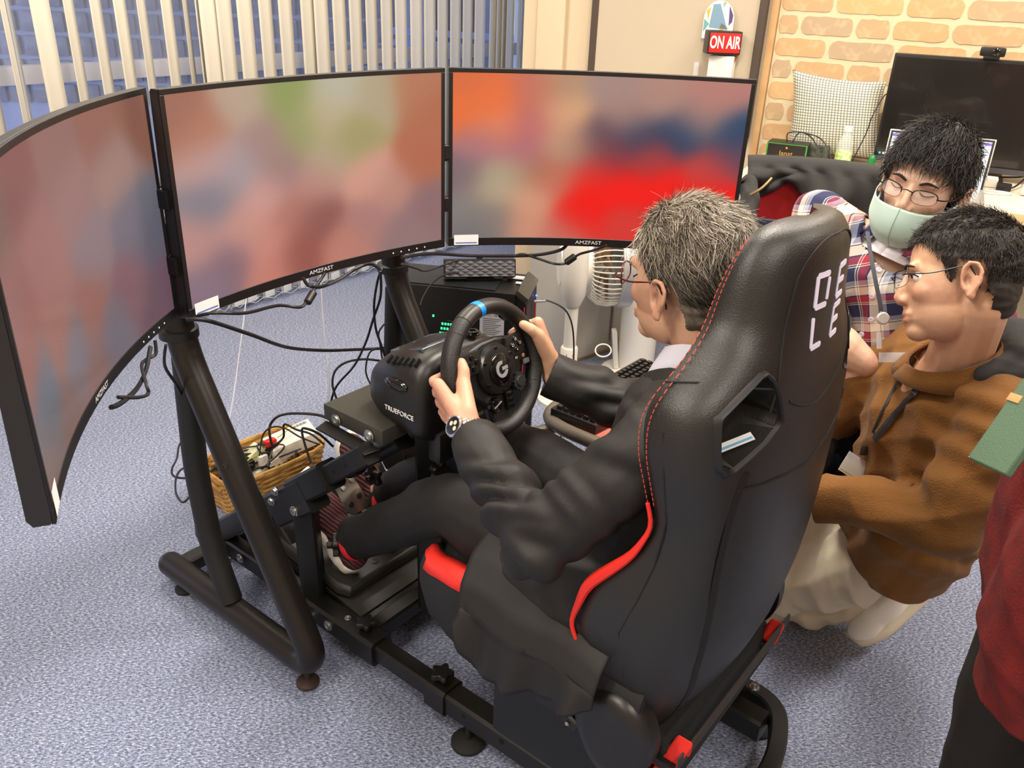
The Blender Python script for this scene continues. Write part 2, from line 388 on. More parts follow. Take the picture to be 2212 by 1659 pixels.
# vertical blind: every slat a part
SL = [(-1.689, 3.139, -1.665, 3.225), (-1.617, 3.226, -1.623, 3.314), (-1.557, 3.296, -1.557, 3.385), (-1.502, 3.362, -1.495, 3.451), (-1.445, 3.43, -1.449, 3.519), (-1.384, 3.503, -1.376, 3.591), (-1.326, 3.572, -1.338, 3.66), (-1.293, 3.611, -1.288, 3.7), (-1.283, 3.623, -1.235, 3.699), (-1.235, 3.68, -1.2, 3.762), (-1.175, 3.752, -1.137, 3.833), (-1.109, 3.83, -1.078, 3.914), (-1.047, 3.905, -1.011, 3.986), (-0.974, 3.991, -0.935, 4.071), (-0.929, 4.045, -0.885, 4.123), (-0.864, 4.122, -0.822, 4.2), (-0.804, 4.194, -0.762, 4.272), (-0.742, 4.268, -0.704, 4.349), (-0.683, 4.338, -0.64, 4.416), (-0.626, 4.407, -0.581, 4.483), (-0.563, 4.481, -0.513, 4.555), (-0.504, 4.552, -0.455, 4.626), (-0.445, 4.622, -0.399, 4.698), (-0.387, 4.691, -0.338, 4.766), (-0.328, 4.761, -0.281, 4.836), (-0.271, 4.829, -0.219, 4.902), (-0.196, 4.919, -0.154, 4.998), (-0.16, 4.961, -0.123, 5.042), (-0.132, 4.995, -0.099, 5.078), (-0.108, 5.024, -0.069, 5.104), (-0.049, 5.094, -0.032, 5.181), (0.017, 5.173, 0.028, 5.261), (0.059, 5.222, 0.096, 5.303), (0.12, 5.295, 0.161, 5.373), (0.174, 5.36, 0.214, 5.439), (0.23, 5.426, 0.263, 5.509), (0.275, 5.48, 0.31, 5.563)]
for k in range(8):                                           # the run goes on past the left edge of the frame
    SL.insert(0, (-1.75-.06*k, 3.065-.072*k, -1.765-.06*k, 3.153-.072*k))
bld = thing('vertical_blind', 'cream vertical blind slats hanging floor length along the window wall', 'blind', (-1.0, 4.0, 0))
SLM = mat('blind fabric', 'd9d2c0', .85, bump=(700, .2), trans=0)
SLM.node_tree.nodes['Principled BSDF'].inputs['Subsurface Weight'].default_value = 0
MB().box(wl(-.2, .0, 2.33), (5.6, .06, .045), (WD, WN, ZH), bev=.004).build('head_rail', ALU, bld)
SWT = mat('slat weight', 'cdd0d2', .6)
ends = []
for i, (x0, y0, x1, y1) in enumerate(SL):
    p0, p1 = V(x0, y0, 0), V(x1, y1, 0); d = (p1-p0).normalized(); nn = V(-d.y, d.x, 0); mid = (p0+p1)/2
    ring = [p0.lerp(p1, t)+nn*(.006*(1-(2*t-1)**2)) for t in (0, .25, .5, .75, 1)]
    b_ = MB().loft([[q+ZH*.035 for q in ring], [q+ZH*1.2 for q in ring], [q+ZH*2.31 for q in ring]], closed=False)
    s_ = b_.build('slat', SLM, bld, smooth=60, solid=.0012)
    MB().box(mid+nn*.004+ZH*.05, ((p1-p0).length*.96, .004, .034), (d, nn, ZH), bev=.001).build('bottom_weight', SWT, s_)
    ends.append((p0, p1))
ch = MB()
for i in range(len(ends)-1):
    for k in (0, 1):
        a_, b_ = ends[i][k]+ZH*.045, ends[i+1][k]+ZH*.045
        ch.tube([a_, a_.lerp(b_, .5)-ZH*.018, b_], .0012, 4)
ch.build('bottom_chain', SWT, bld)
wand = at_d(11, 0, 2.75)
cable('pull_cord', 'pale pull cord hanging in front of the blind at the far left', [(wand.x, wand.y, 2.3), (wand.x, wand.y, 1.4), (wand.x+.003, wand.y, .35)], .0035, GREYC, 'cord')
# back wall: whiteboard side and brick paper side
q = wallbox('', bl(-.62), bl(4.4), 0, WH, .14, WALLP, 1); MB().add(q.v, q.f).build('wall_back', WALLP, smooth=0)['kind'] = 'structure'
wb = bpy.data.objects['wall_back']
# find the t along the back wall under given picture columns
def tcol(x, y, o=0): return (at_pl(x, y, BP+BN*o, BN)-BP).dot(BD)
T_WBL, T_WBR, T_TR, T_BR0 = tcol(1289, 80), tcol(1648, 60), tcol(1664, 60), tcol(1680, 60)
TRIM = mat('light wood trim', 'c9a271', .55, var=(14, 'bd9464', 1))
MB().box(bl((T_WBR+T_BR0)/2+.012, .012, 1.3), (T_BR0-T_WBR-.03, .03, 2.6), (BD, BN, ZH), bev=.003).build('trim_1', TRIM)['kind'] = 'structure'
MB().box(bl(-.48, .01, 1.3), (.13, .035, 2.6), (BD, BN, ZH), bev=.006).build('trim_2', WALLP)['kind'] = 'structure'
BASEM = mat('baseboard wood', '9a6f45', .5)
MB().box(bl(1.6, .012, .04), (4.0, .022, .08), (BD, BN, ZH), bev=.002).build('baseboard_back', BASEM)['kind'] = 'structure'
MORT = mat('paper mortar', 'd4c4a2', .85, bump=(120, .15))
MB().box(bl((T_BR0+4.3)/2, .004, 1.3), (4.3-T_BR0, .006, 2.6), (BD, BN, ZH)).build('brick_paper_ground', MORT, wb, smooth=0)
BRK = mat('brick paper', 'c7a67c', .85, bump=(45, .35)); nt = BRK.node_tree; b = nt.nodes['Principled BSDF']
oi = nt.nodes.new('ShaderNodeObjectInfo'); r = nt.nodes.new('ShaderNodeValToRGB'); r.color_ramp.interpolation = 'LINEAR'
cols = ['bfa078', 'c8a274', 'bc9f7a', 'b39d80', 'cda877', 'c3a076']
r.color_ramp.elements[0].color = lin(cols[0]); r.color_ramp.elements[1].color = lin(cols[1])
for i, c_ in enumerate(cols[2:]): r.color_ramp.elements.new(.2+.18*i).color = lin(c_)
n = nt.nodes.new('ShaderNodeTexNoise'); n.inputs['Scale'].default_value = 28; n.inputs['Detail'].default_value = 6; tc = nt.nodes.new('ShaderNodeTexCoord')
rr = nt.nodes.new('ShaderNodeValToRGB'); rr.color_ramp.elements[0].position = .55; rr.color_ramp.elements[1].position = .7
mx = nt.nodes.new('ShaderNodeMix'); mx.data_type = 'RGBA'; mx.inputs[7].default_value = lin('d0bb94'); mth = nt.nodes.new('ShaderNodeMath'); mth.operation = 'MULTIPLY'; mth.inputs[1].default_value = .5
for a_, b_ in ((oi.outputs['Random'], r.inputs[0]), (tc.outputs['Object'], n.inputs['Vector']), (n.outputs[0], rr.inputs[0]), (rr.outputs[0], mth.inputs[0]), (mth.outputs[0], mx.inputs[0]), (r.outputs[0], mx.inputs[6]), (mx.outputs[2], b.inputs['Base Color'])): nt.links.new(a_, b_)
PH = .0805
def brick_mesh(L, seed):
    rr_ = random.Random(seed); h = PH*.80; out = []
    N = 9
    for (x0, y0, x1, y1, k) in ((-L/2, -h/2, L/2, -h/2, N), (L/2, -h/2, L/2, h/2, 3), (L/2, h/2, -L/2, h/2, N), (-L/2, h/2, -L/2, -h/2, 3)):
        for i in range(k):
            t = i/k; x, y = x0+(x1-x0)*t, y0+(y1-y0)*t
            if i == 0: x *= 1-.006/L*2.4; y *= .84
            out.append((x+rr_.uniform(-.0022, .0022), y+rr_.uniform(-.002, .002)))
    return MB().prism(out, .0025, mtx(V(0, 0, 0), BD, ZH, BN)).mesh('brick', smooth=25)
bms = {L: [brick_mesh(L, s*7+int(L*100)) for s in range(3)] for L in (.07, .115, .185, .23)}
rb = random.Random(5); nb = 0
for j in range(0, 36):
    z = 2.56-PH*(j+.5)
    if z < .55: break
    t = T_BR0+.006; row = [.07, .185, .115, .23] if j % 2 else [.185, .23]
    k = 0
    while t < 1.85:
        L = row[k] if k < len(row) and t < T_BR0+.4 else rb.choice((.115, .185, .23, .23, .185))
        o = link('brick', rb.choice(bms[L]), BRK, wb); o.location = bl(t+L/2, .007, z); nb += 1
        t += L+.0145; k += 1
# remaining room walls, behind and beside the camera
pr = [wl(-5.2), V(-1.5, -2.6, 0), V(3.6, -2.6, 0), bl(4.3)]
for nm, a_, b_ in (('wall_left.001', pr[0], pr[1]), ('wall_front', pr[1], pr[2]), ('wall_right', pr[2], pr[3])):
    q = wallbox('', a_, b_, 0, WH, .12, WALLP, -1); MB().add(q.v, q.f).build(nm, WALLP, smooth=0)['kind'] = 'structure'
# ------------------------------------------------------------ three curved monitors
SCR = {
'L': [(.95,.95,'87584a'),(.75,.93,'8c5d52'),(.5,.92,'8a6560'),(.25,.9,'80504d'),(.05,.9,'775852'),(.8,.75,'9a7b74'),(.55,.72,'95706d'),(.3,.68,'986a66'),(.08,.62,'8f645c'),(.85,.5,'6b6a76'),(.92,.38,'5d5c6a'),(.6,.5,'84757b'),(.35,.48,'9c6f68'),(.1,.45,'935c4c'),(.3,.36,'965e4b'),(.55,.32,'986358'),(.8,.25,'805a62'),(.93,.15,'6b4f5b'),(.15,.25,'5f6670'),(.4,.2,'756b72'),(.65,.12,'736872'),(.1,.1,'74635f'),(.3,.05,'7c5d55'),(.5,.04,'84625b'),(.0,.0,'7d5d54')],
'C': [(.03,.95,'a06a5a'),(.1,.82,'b3765c'),(.25,.95,'bca38e'),(.42,.95,'919c5c'),(.45,.75,'9a9c62'),(.6,.95,'bdb7a2'),(.75,.9,'b5a585'),(.9,.92,'b8785a'),(.97,.8,'b56a4c'),(.93,.5,'b5694e'),(.12,.68,'c39c98'),(.22,.6,'a8999b'),(.12,.48,'857f8a'),(.33,.72,'a88680'),(.38,.58,'a07f7c'),(.65,.68,'a49b66'),(.55,.82,'bfae8a'),(.55,.6,'b5a485'),(.5,.47,'c08a80'),(.7,.45,'d69b88'),(.3,.45,'d39c92'),(.2,.33,'cc9488'),(.4,.32,'b5776b'),(.5,.27,'8f5851'),(.3,.2,'cf8c7e'),(.15,.15,'856a74'),(.05,.08,'8a7280'),(.3,.04,'c98070'),(.42,.1,'98564e'),(.7,.2,'b07c76'),(.8,.35,'c08a7c'),(.95,.25,'8f6d6e'),(.85,.1,'957676'),(.05,.3,'be8e86'),(.6,.08,'c08070')],
'R': [(.03,.97,'dd6c40'),(.13,.85,'ef7038'),(.05,.78,'f07038'),(.15,.7,'ee855c'),(.28,.92,'cf6f58'),(.27,.72,'c56c68'),(.24,.56,'b86e78'),(.1,.6,'b0757a'),(.36,.95,'b79274'),(.38,.78,'dfa87e'),(.39,.6,'cf9a78'),(.55,.95,'a88a82'),(.7,.9,'b58a7c'),(.9,.93,'bd8076'),(.85,.78,'b08478'),(.6,.78,'ab8478'),(.52,.63,'5a4656'),(.65,.66,'2f3c5a'),(.8,.68,'1d3c60'),(.97,.7,'1b4468'),(.97,.58,'6a4355'),(.44,.55,'a5806f'),(.55,.52,'8a2f3a'),(.7,.52,'b03638'),(.9,.48,'cc3e3a'),(.5,.42,'ec2a22'),(.6,.33,'ff0a06'),(.75,.34,'ff0c08'),(.92,.3,'ff100c'),(.48,.25,'ff0804'),(.45,.13,'f01a14'),(.62,.12,'dc3830'),(.8,.18,'e02828'),(.95,.1,'ee1c18'),(.3,.42,'b07058'),(.2,.4,'b0a284'),(.14,.32,'c0a988'),(.28,.26,'dba080'),(.04,.38,'806a70'),(.05,.2,'86807a'),(.15,.12,'8c7c74'),(.08,.04,'767274'),(.27,.1,'d49478'),(.4,.04,'c87868'),(.37,.36,'d07058')]}
BEZ = mat('monitor bezel', '171516', .38); BEZT = mat('monitor shell', '262423', .35)
SCM = attr_mat('screen picture', 'col', .25, emit=1.0)
ZB, ZT = .83, 1.25
MONS = {}
def monitor(key, P0, P1, label):
    P0, P1 = V(*P0, 0), V(*P1, 0); d = (P1-P0).normalized(); N = V(d.y, -d.x, 0); L = (P1-P0).length; sag = .043
    mid = (P0+P1)/2
    t = thing('curved_monitor', label, 'monitor', (mid.x, mid.y, ZB), 'the triple screens of the simulator')
    def pt(u, z, o=0):
        dd = 4*sag*(1-2*u)/L; n = (N+d*dd).normalized()
        return P0+d*(L*u)-N*(sag*(1-(2*u-1)**2))+n*o+ZH*z
    NU = 28; rings = []
    for i in range(NU+1):
        u = i/NU; rings.append([pt(u, ZT-.003, 0), pt(u, ZT, -.004), pt(u, ZT, -.016), pt(u, ZT-.005, -.020), pt(u, ZB+.01, -.028), pt(u, ZB, -.022), pt(u, ZB, -.004), pt(u, ZB+.003, 0)])
    MB().loft(rings).build('housing', BEZT, t)
    fr = MB(); bz = .0095; bb = .020
    def strip(u0, u1, z0, z1, n):
        fr.loft([[pt(u0+(u1-u0)*i/n, z, o) for z, o in ((z0, -.002), (z0, .0032), (z1, .0032), (z1, -.002))] for i in range(n+1)])
    ub = bz/L; strip(0, 1, ZT-bz, ZT+.0005, NU); strip(0, 1, ZB-.0005, ZB+bb, NU); strip(0, ub, ZB+bb, ZT-bz, 1); strip(1-ub, 1, ZB+bb, ZT-bz, 1)
    fr.build('bezel', BEZ, t, bev=.0008)
    b = MB(); nu, nv = 64, 36
    b.grid(lambda u, v: pt(ub+(1-2*ub)*u, ZB+bb+(ZT-bz-ZB-bb)*v, .0018), nu, nv)
    s = b.build('screen', SCM, t, smooth=60); me = s.data
    UV = np.array([(i/nu, j/nv) for j in range(nv+1) for i in range(nu+1)])
    pts = np.array([(p[0], p[1]) for p in SCR[key]]); cols = np.array([lin(p[2])[:3] for p in SCR[key]])**(1/2.2)
    D2 = ((UV[:, None, 0]-pts[None, :, 0])*1.25)**2+((UV[:, None, 1]-pts[None, :, 1])*.85)**2
    W = np.exp(-D2/(2*.066**2))+1e-5/(D2+.01); Cc = ((W@cols)/W.sum(1, keepdims=True))**2.2
    ca = me.color_attributes.new('col', 'FLOAT_COLOR', 'POINT'); ca.data.foreach_set('color', np.c_[Cc, np.ones(len(Cc))].ravel())
    # rear bulge with the mount plate
    rb_ = []
    for i in range(13):
        u = .2+.6*i/12; k = math.sin(PI*min(1, max(0, i/12)))**.35 if 0 < i < 12 else .0
        rb_.append([pt(u, ZT-.07, -.018), pt(u, ZT-.10, -.02-.045*k), pt(u, ZB+.10, -.025-.045*k), pt(u, ZB+.06, -.02)])
    MB().loft(rb_).build('rear_shell', BEZ, t)
    cx, cz = pt(.5, 0, 0), (ZB+ZT)/2
    MB().box(pt(.5, cz, -.075), (.12, .02, .12), (d, N, ZH), bev=.004).build('mount_plate', BLACK, t)
    # strip at the lower left, name and buttons on the lower bezel
    if key != 'L':
        lx = .055; MB().grid(lambda u, v: pt(.02+.085*u, ZB+.002+.026*v, .0042), 6, 1).build('sticker', PAPER, t, label='white sticker with a blue line')
        MB().grid(lambda u, v: pt(.025+.075*u, ZB+.006+.003*v, .0046), 6, 1).build('sticker_line', mat('sticker blue', '5b78c9', .6), t)
    else:
        MB().grid(lambda u, v: pt(.012+.05*u, ZB+.004+.036*v, .0042), 4, 1).build('sticker', PAPER, t, label='white sticker')
    text('brand_lettering', 'AMZFAST', .0125, pt(.5, ZB+.0095, .0036), d, ZH, mat('monitor print', 'd8d8dc', .5), t, ext=.0002, xs=1.25)
    if key != 'R':
        for i in range(5): bolt(t, pt(.79+.032*i, ZB+.0085, .003), N, .0016, .0012, mat('button print', 'e6e6ea', .5), 'button_mark')
    MONS[key] = pt; return t
monitor('L', (-.547, .846), (-.652, 1.530), 'left curved monitor seen at a steep angle, dull red and grey blurred picture')
monitor('C', (-.623, 1.514), (-.183, 2.063), 'middle curved monitor with a pink, green and orange blurred picture')
monitor('R', (-.174, 2.072), (.534, 2.078), 'right curved monitor with bright red and dark blue blurred picture')

# ------------------------------------------------------------ monitor stand of fat round tubes
TUBE = mat('stand tube', '2a2725', .33, .5, bump=(1500, .06)); TR = .031
ms = thing('monitor_stand', 'black floor stand of thick bent tubes carrying the three curved monitors', 'stand', w(.05, 0, 0))
for sg in (-1, 1):
    b_ = sg*.305
    main = fillet([w(.128, b_, .90), w(.133, b_, .745), w(-.235, b_, .085)], .10, 8)
    # the front strut turns at the foot and runs back along the floor
    p = fillet([w(.133, b_, .96), w(.133, b_, .735), w(-.252, b_, .066), w(.335, b_, .056)], .085, 10)
    MB().tube(p, TR, 24).build('strut', TUBE, ms, smooth=60)
    q = fillet([w(.07, b_, .085), w(.125, b_, .22), w(.145, b_, .42), w(.125, b_, .70)], .06, 8)
    MB().tube(q, TR*.86, 22).build('rear_strut', mat('stand tube matt', '121212', .6), ms, smooth=60)
    e = MB(); e.ell(w(.335, b_, .056), (TR, TR, TR)); e.build('end_cap', TUBE, ms)
    MB().tube([w(.133, b_, .785), w(.133, b_, .99)], TR*.94, 22).build('post_sleeve', PLASTIC, ms, smooth=60)
    MB().lathe([(TR*1.06, 0), (TR*1.3, .004), (TR*1.3, .022), (TR*1.06, .026)], Matrix.Translation(w(.133, b_, .742)), 24).build('cable_clamp', PLASTIC, ms)
    disc_foot(ms, w(-.205, b_+sg*.0, 0), .026, .04, mat('brown foot', '3a2b25', .5)); disc_foot(ms, w(.28, b_, 0), .026, .04)
    dn = (w(.133, b_, .735)-w(-.252, b_, .066)).normalized(); up = (dn.cross(RH)).normalized()
    if up.dot(ZH) < 0: up = -up
    sd = (-up*-.55-RH*.83).normalized()
    for k in ((.36,) if sg < 0 else (.42,)):
        c = w(.133, b_, .735).lerp(w(-.252, b_, .066), k); bolt(ms, c+sd*(TR-.001), sd, .006, .004, GLOSS, 'screw')
    bolt(ms, w(.02, b_, .06)+(ZH*.8-RH*.6)*(TR-.002), ZH*.8-RH*.6, .004, .002, STEEL, 'screw')
    # bracket holding the outer screens together
pL, pC, pR_ = MONS['L'], MONS['C'], MONS['R']
MB().rtube([w(.145, -.34, 1.04), w(.145, .34, 1.04)], .05, .05).build('cross_beam', BLACK, ms)
for (pa, ua) in ((pL, .5), (pR_, .5)):
    e = pa(ua, 1.04, -.09); s_ = w(.145, -.33 if pa is pL else .33, 1.04); MB().rtube([s_, e], .045, .03).build('side_arm', BLACK, ms)
MB().rtube([w(.145, 0, 1.04), pC(.5, 1.04, -.085)], .05, .05).build('mount_arm', BLACK, ms)
for z in (1.06, .935):
    for a_, b_ in ((pL(1, z, -.006), pC(0, z, -.006)), (pC(1, z, -.006), pR_(0, z, -.006))):
        MB().rtube([a_, b_], .018, .035).build('joining_clip', BLACK, ms)
MB().rtube([w(.30, -.29, .06), w(.30, .29, .06)], .045, .04).build('floor_beam', BLACK, ms)
MB().rtube([w(.34, -.17, .075), w(.02, -.17, .075)], .04, .05).build('floor_plate', BLACK, ms)
bolt(ms, w(.19, -.196, .085), -RH, .010, .005)

# ------------------------------------------------------------ simulator frame
rg = thing('simulator_rig', 'black square-tube racing simulator frame under seat and wheel', 'frame', w(-.5, 0, 0))
def rail(name, pts, wd, ht, m=BLACK, up=(0, 0, 1), ch=.12): return MB().rtube([w(*p) for p in pts], wd, ht, up=up, ch=ch).build(name, m, rg)
for sg in (-1, 1):
    b_ = sg*.182
    rail('front_rail', [(.05, b_, .08), (-.30, b_, .08)], .052, .056)
    rail('rail_sleeve', [(-.245, b_, .08), (-.315, b_, .08)], .060, .064)
    rail('inner_rail', [(-.27, b_, .08), (-.56, b_, .08)], .040, .044)
    rail('rail_sleeve', [(-.475, b_, .08), (-.53, b_, .08)], .060, .064)
    rail('rear_rail', [(-.52, b_, .08), (-1.06, b_*.98, .08)], .050, .054)
    star_knob(rg, w(-.265, b_, .112), (0, 0, 1), .020, .012); star_knob(rg, w(-.50, b_, .112), (0, 0, 1), .021, .013)
    bolt(rg, w(-.205, b_, .108), ZH, .006, .004); bolt(rg, w(-.165, b_, .080)-RH*.026*-sg, RH*sg, .010, .005); bolt(rg, w(-.10, b_+sg*.026, .07), RH*sg, .007, .012)
    disc_foot(rg, w(-.585, b_-.012 if sg < 0 else b_+.012, 0), .036, .055); disc_foot(rg, w(-1.03, b_+sg*.062, 0), .034, .06)
    disc_foot(rg, w(-.02, b_, 0), .03, .055)
    for a_ in (-.58, -.68): 
        x, y, z = FH, ZH, -RH*-sg; MB().lathe([(.0055, 0), (.0055, .001)], mtx(w(a_, b_+sg*.0255, .085), FH, ZH, FH.cross(ZH)*1), 12).build('hole', mat('hole dark', '050505', .9), rg)
    MB().box(w(-.66, b_-sg*.040, .112), (.035, .05, .006), (FH, RH, ZH), bev=.001).build('slot_tab', BLACK, rg)
    bolt(rg, w(-.66, b_-sg*.045, .114), ZH, .005, .003)
    # upright post and sloping arm
    rail('post', [(-.075, sg*.172, .07), (-.066, sg*.172, .345)], .050, .050, up=(1, 0, 0))
    rail('post_collar', [(-.0655, sg*.172, .33), (-.065, sg*.172, .375)], .030, .050, up=(1, 0, 0))
    rail('arm_outer', [(.385, sg*.172, .04), (-.075, sg*.172, .40)], .046, .058)
    rail('arm_sleeve', [(-.045, sg*.172, .378), (-.165, sg*.172, .472)], .054, .066)
    rail('arm_inner', [(-.12, sg*.172, .437), (-.29, sg*.172, .575)], .036, .046)
    rail('arm_gusset', [(.03, sg*.172, .30), (-.10, sg*.172, .40)], .056, .085)
    bolt(rg, w(-.062, sg*.200, .345), RH*sg, .010, .005); bolt(rg, w(-.005, sg*.205, .375), RH*sg, .008, .006); bolt(rg, w(.02, sg*.200, .335), RH*sg, .008, .006)
    star_knob(rg, w(-.105, sg*.150, .245), V(-sg*RH-FH*.9), .024, .014)
    for k in (.45, .68):
        c = w(-.12, sg*.172, .437).lerp(w(-.29, sg*.172, .575), k); MB().lathe([(.006, 0), (.006, .001)], mtx(c+RH*sg*.0182, FH, ZH, FH.cross(ZH)), 12).build('hole', mat('hole dark', '050505', .9), rg)
    star_knob(rg, w(-.21, sg*.13, .50), ZH, .018, .012)
rail('cross_bar', [(-.262, -.17, .088), (-.262, .17, .088)], .042, .042); rail('cross_bar', [(.02, -.17, .07), (.02, .17, .07)], .05, .05)
rail('rear_cross_bar', [(-.955, -.17, .088), (-.955, .17, .088)], .03, .03)
# rounded loop at the rear
lp = fillet([w(-.93, -.18, .08), w(-1.03, -.255, .08), w(-1.115, -.20, .08), w(-1.115, .12, .08), w(-1.06, .255, .08), w(-.93, .25, .08), w(-.905, .19, .08)], .07, 8)
MB().rtube(lp, .036, .036).build('rear_loop', BLACK, rg)
# wheel deck
MB().box(w(-.222, 0, .607), (.178, .31, .034), (FH, RH, ZH), bev=.004).build('wheel_deck', mat('deck coat', '3a3932', .5, bump=(1300, .1)), rg)
for sg in (-1, 1):
    lip = [w(-.14, sg*.155, .583), w(-.145, sg*.188, .580), w(-.295, sg*.188, .575), w(-.305, sg*.155, .578)]
    MB().loft([[p+ZH*0 for p in lip], [p+ZH*.004 for p in lip]]).build('deck_flange', BLACK, rg, bev=.001)
    bolt(rg, w(-.175, sg*.157, .601), RH*sg, .011, .005); bolt(rg, w(-.275, sg*.157, .601), RH*sg, .011, .005)
    # leg under the deck and the tilting strut
    rail('deck_leg', [(-.305, sg*.055+.045, .10), (-.300, sg*.055+.045, .59)], .045, .06, up=(1, 0, 0))
    MB().tube([w(-.13, sg*.09, .44), w(-.30, sg*.09, .575)], .021, 16).build('tilt_strut', BLACK, rg)
    MB().tube([w(-.125, sg*.09, .436), w(-.155, sg*.09, .459)], .026, 16).build('strut_collar', PLASTIC, rg)
    star_knob(rg, w(-.15, sg*.09+.03, .40), RH, .022, .014); star_knob(rg, w(-.335, sg*.09+.05, .50), V(-FH), .022, .016)
bolt(rg, w(-.335, -.02, .56), V(-FH-RH*.3), .010, .006); bolt(rg, w(-.335, .09, .56), V(-FH), .010, .006)
# pedal plate
pm = mat('pedal plate', '34352f', .5, bump=(1300, .1))
pf = (w(.30, 0, .165)-w(-.21, 0, .085)).normalized(); pu = RH.cross(pf).normalized()
if pu.z < 0: pu = -pu
MB().box(w(.03, 0, .125), (.48, .30, .006), (pf, RH, pu), bev=.001).build('pedal_plate', pm, rg)
MB().box(w(-.225, 0, .082), (.03, .32, .004), (pf, RH, pu)).build('plate_lip', BLACK, rg)
for b_ in (-.15, .15): MB().box(w(.03, b_, .114), (.48, .006, .028), (pf, RH, pu)).build('plate_edge', BLACK, rg)
# pedals
pd_ = thing('pedal_set', 'black pedal base with perforated metal pedals under the black shoes', 'pedals', w(.02, 0, .13))
bs = []
def pp(a, b, h): return w(-.16, 0, .112)+pf*(a+.0)+RH*b+pu*h
out = [(0, -.135), (.03, -.15), (.30, -.15), (.34, -.12), (.34, .12), (.30, .15), (.03, .15), (0, .135)]
MB().loft([[pp(x, y, .0) for x, y in out], [pp(x+.002, y*.99, .018) for x, y in out], [pp(.01+x*.95, y*.95, .026) for x, y in out]]).build('base', mat('pedal base', '2a2a27', .45), pd_, bev=.003)
for k in range(4): bolt(pd_, pp(.035, -.09+.06*k, .026), pu, .009, .002, PLASTIC, 'pad')
hd = mat('pedal housing', '1f1f1f', .4)
MB().loft([[pp(.20, -.145, .02), pp(.33, -.145, .02), pp(.33, -.145, .075), pp(.27, -.145, .07)], [pp(.20, .145, .02), pp(.33, .145, .02), pp(.33, .145, .075), pp(.27, .145, .07)]]).build('housing', hd, pd_, bev=.006)
PMT = mat('brushed pedal', '8d857c', .28, .95)
for i, (pb, pw_) in enumerate(((-.095, .062), (0.0, .075), (.095, .055))):
    c = w(-.0, pb+.01, .275) if i != 1 else w(-.015, .0, .285)
    n_ = (V(-FH)*.80+ZH*.60).normalized(); x_ = RH; y_ = n_.cross(x_)
    if y_.z < 0: y_ = -y_
    M = mtx(c, x_, y_, n_); hw, hh = pw_/2, .060
    o_ = [(-hw, -hh*.7), (-hw*.6, -hh), (hw*.6, -hh), (hw, -hh*.7), (hw, hh*.8), (hw*.75, hh), (-hw*.75, hh), (-hw, hh*.8)]
    pad = MB().prism(o_, .004, M).build('pedal', PMT, pd_, bev=.0008)
    for q in range(3):
        for r_ in (-1, 1):
            g = MB(); g.lathe([(.0035, 0), (.007, .0015), (.007, .003), (.003, .0035)], M @ Matrix.Translation((r_*hw*.42, -hh*.55+q*.042+(.01 if r_ > 0 else 0), .0035)), 12); g.build('stud', mat('pedal stud', '2a2220', .3, .6) if (q+r_) % 2 else STEEL, pad)
    MB().box(c-n_*.012-y_*.005, (.018, .15, .012), (x_, y_, n_), bev=.002).build('pedal_arm', BLACK, pd_)
# ------------------------------------------------------------ racing seat
LEA = mat('seat leather', '1e1d1b', .42, bump=(420, .28, 3), spec=.55); FAB = mat('seat fabric', '18191b', .8, bump=(900, .3)); RED = mat('seat red', 'ee2f22', .5, bump=(500, .1))
STR = mat('red thread', 'd04a35', .6)
st = thing('bucket_chair', 'tall black bucket racing seat with red piping and DE LE lettering on its back', 'seat', w(-.85, 0, .13))
# z, back a, half width, bolster tip a, pad thickness, roundness
LV = [(.325, -1.005, .215, -.955, .06), (.36, -1.03, .232, -.925, .07), (.44, -1.058, .250, -.885, .08), (.53, -1.072, .266, -.855, .085), (.62, -1.080, .266, -.880, .085), (.70, -1.085, .256, -.945, .085), (.76, -1.087, .254, -.970, .085), (.82, -1.086, .266, -.958, .085), (.88, -1.083, .276, -.945, .085), (.925, -1.080, .272, -.940, .085), (.96, -1.078, .262, -.948, .085), (.995, -1.076, .212, -.960, .085), (1.03, -1.074, .162, -.960, .08), (1.08, -1.072, .150, -.966, .08), (1.115, -1.070, .140, -.974, .075), (1.14, -1.066, .126, -.980, .07), (1.158, -1.056, .104, -.988, .05), (1.167, -1.044, .074, -.998, .03), (1.170, -1.030, .035, -1.010, .008)]
zs = [l[0] for l in LV]
_zf = np.linspace(zs[0], zs[-1], 300); _T = np.array([np.interp(_zf, zs, [l[k] for l in LV]) for k in range(1, 5)])
_S = np.array([np.convolve(np.pad(r_, 11, mode='edge'), np.hanning(25)[1:-1]/np.hanning(25)[1:-1].sum(), 'valid') for r_ in _T]); _wt = np.clip((1.145-_zf)/.03, 0, 1)*np.clip((_zf-.33)/.03, 0, 1); _T = _T*(1-_wt)+_S*_wt
def lv(z):
    return [float(np.interp(z, _zf, _T[k])) for k in range(4)]
def lv_old(z):
    return [float(np.interp(z, zs, [l[k] for l in LV])) for k in range(1, 5)]
def sec(z):
    ab, hw, at, th = lv(z); dep = at-ab; th = min(th, dep*.8); cc = ab+th; kk = min(1, dep/.1)
    half = [(0, ab), (.30, ab+.004*kk), (.58, ab+.014*kk), (.80, ab+.030*kk), (.92, ab+.046*kk), (.985, ab+.066*kk), (1.0, ab+min(dep*.72, .085)), (1.0, ab+dep*.86), (.975, at-.004*kk), (.93, at+.004*kk), (.87, at-.002*kk), (.78, cc+(at-cc)*.55), (.62, cc+(at-cc)*.2), (.35, cc), (0, cc-.004)]
    pts = [(b*hw, a) for b, a in half]; full = pts+[(-b, a) for b, a in reversed(pts[1:-1])]
    return full
Zc = [.325, .335, .35]+list(np.linspace(.37, 1.145, 42))+[1.152, 1.158, 1.163, 1.167, 1.169, 1.170]
rings = [[w(a, b, z) for b, a in sec(z)] for z in Zc]
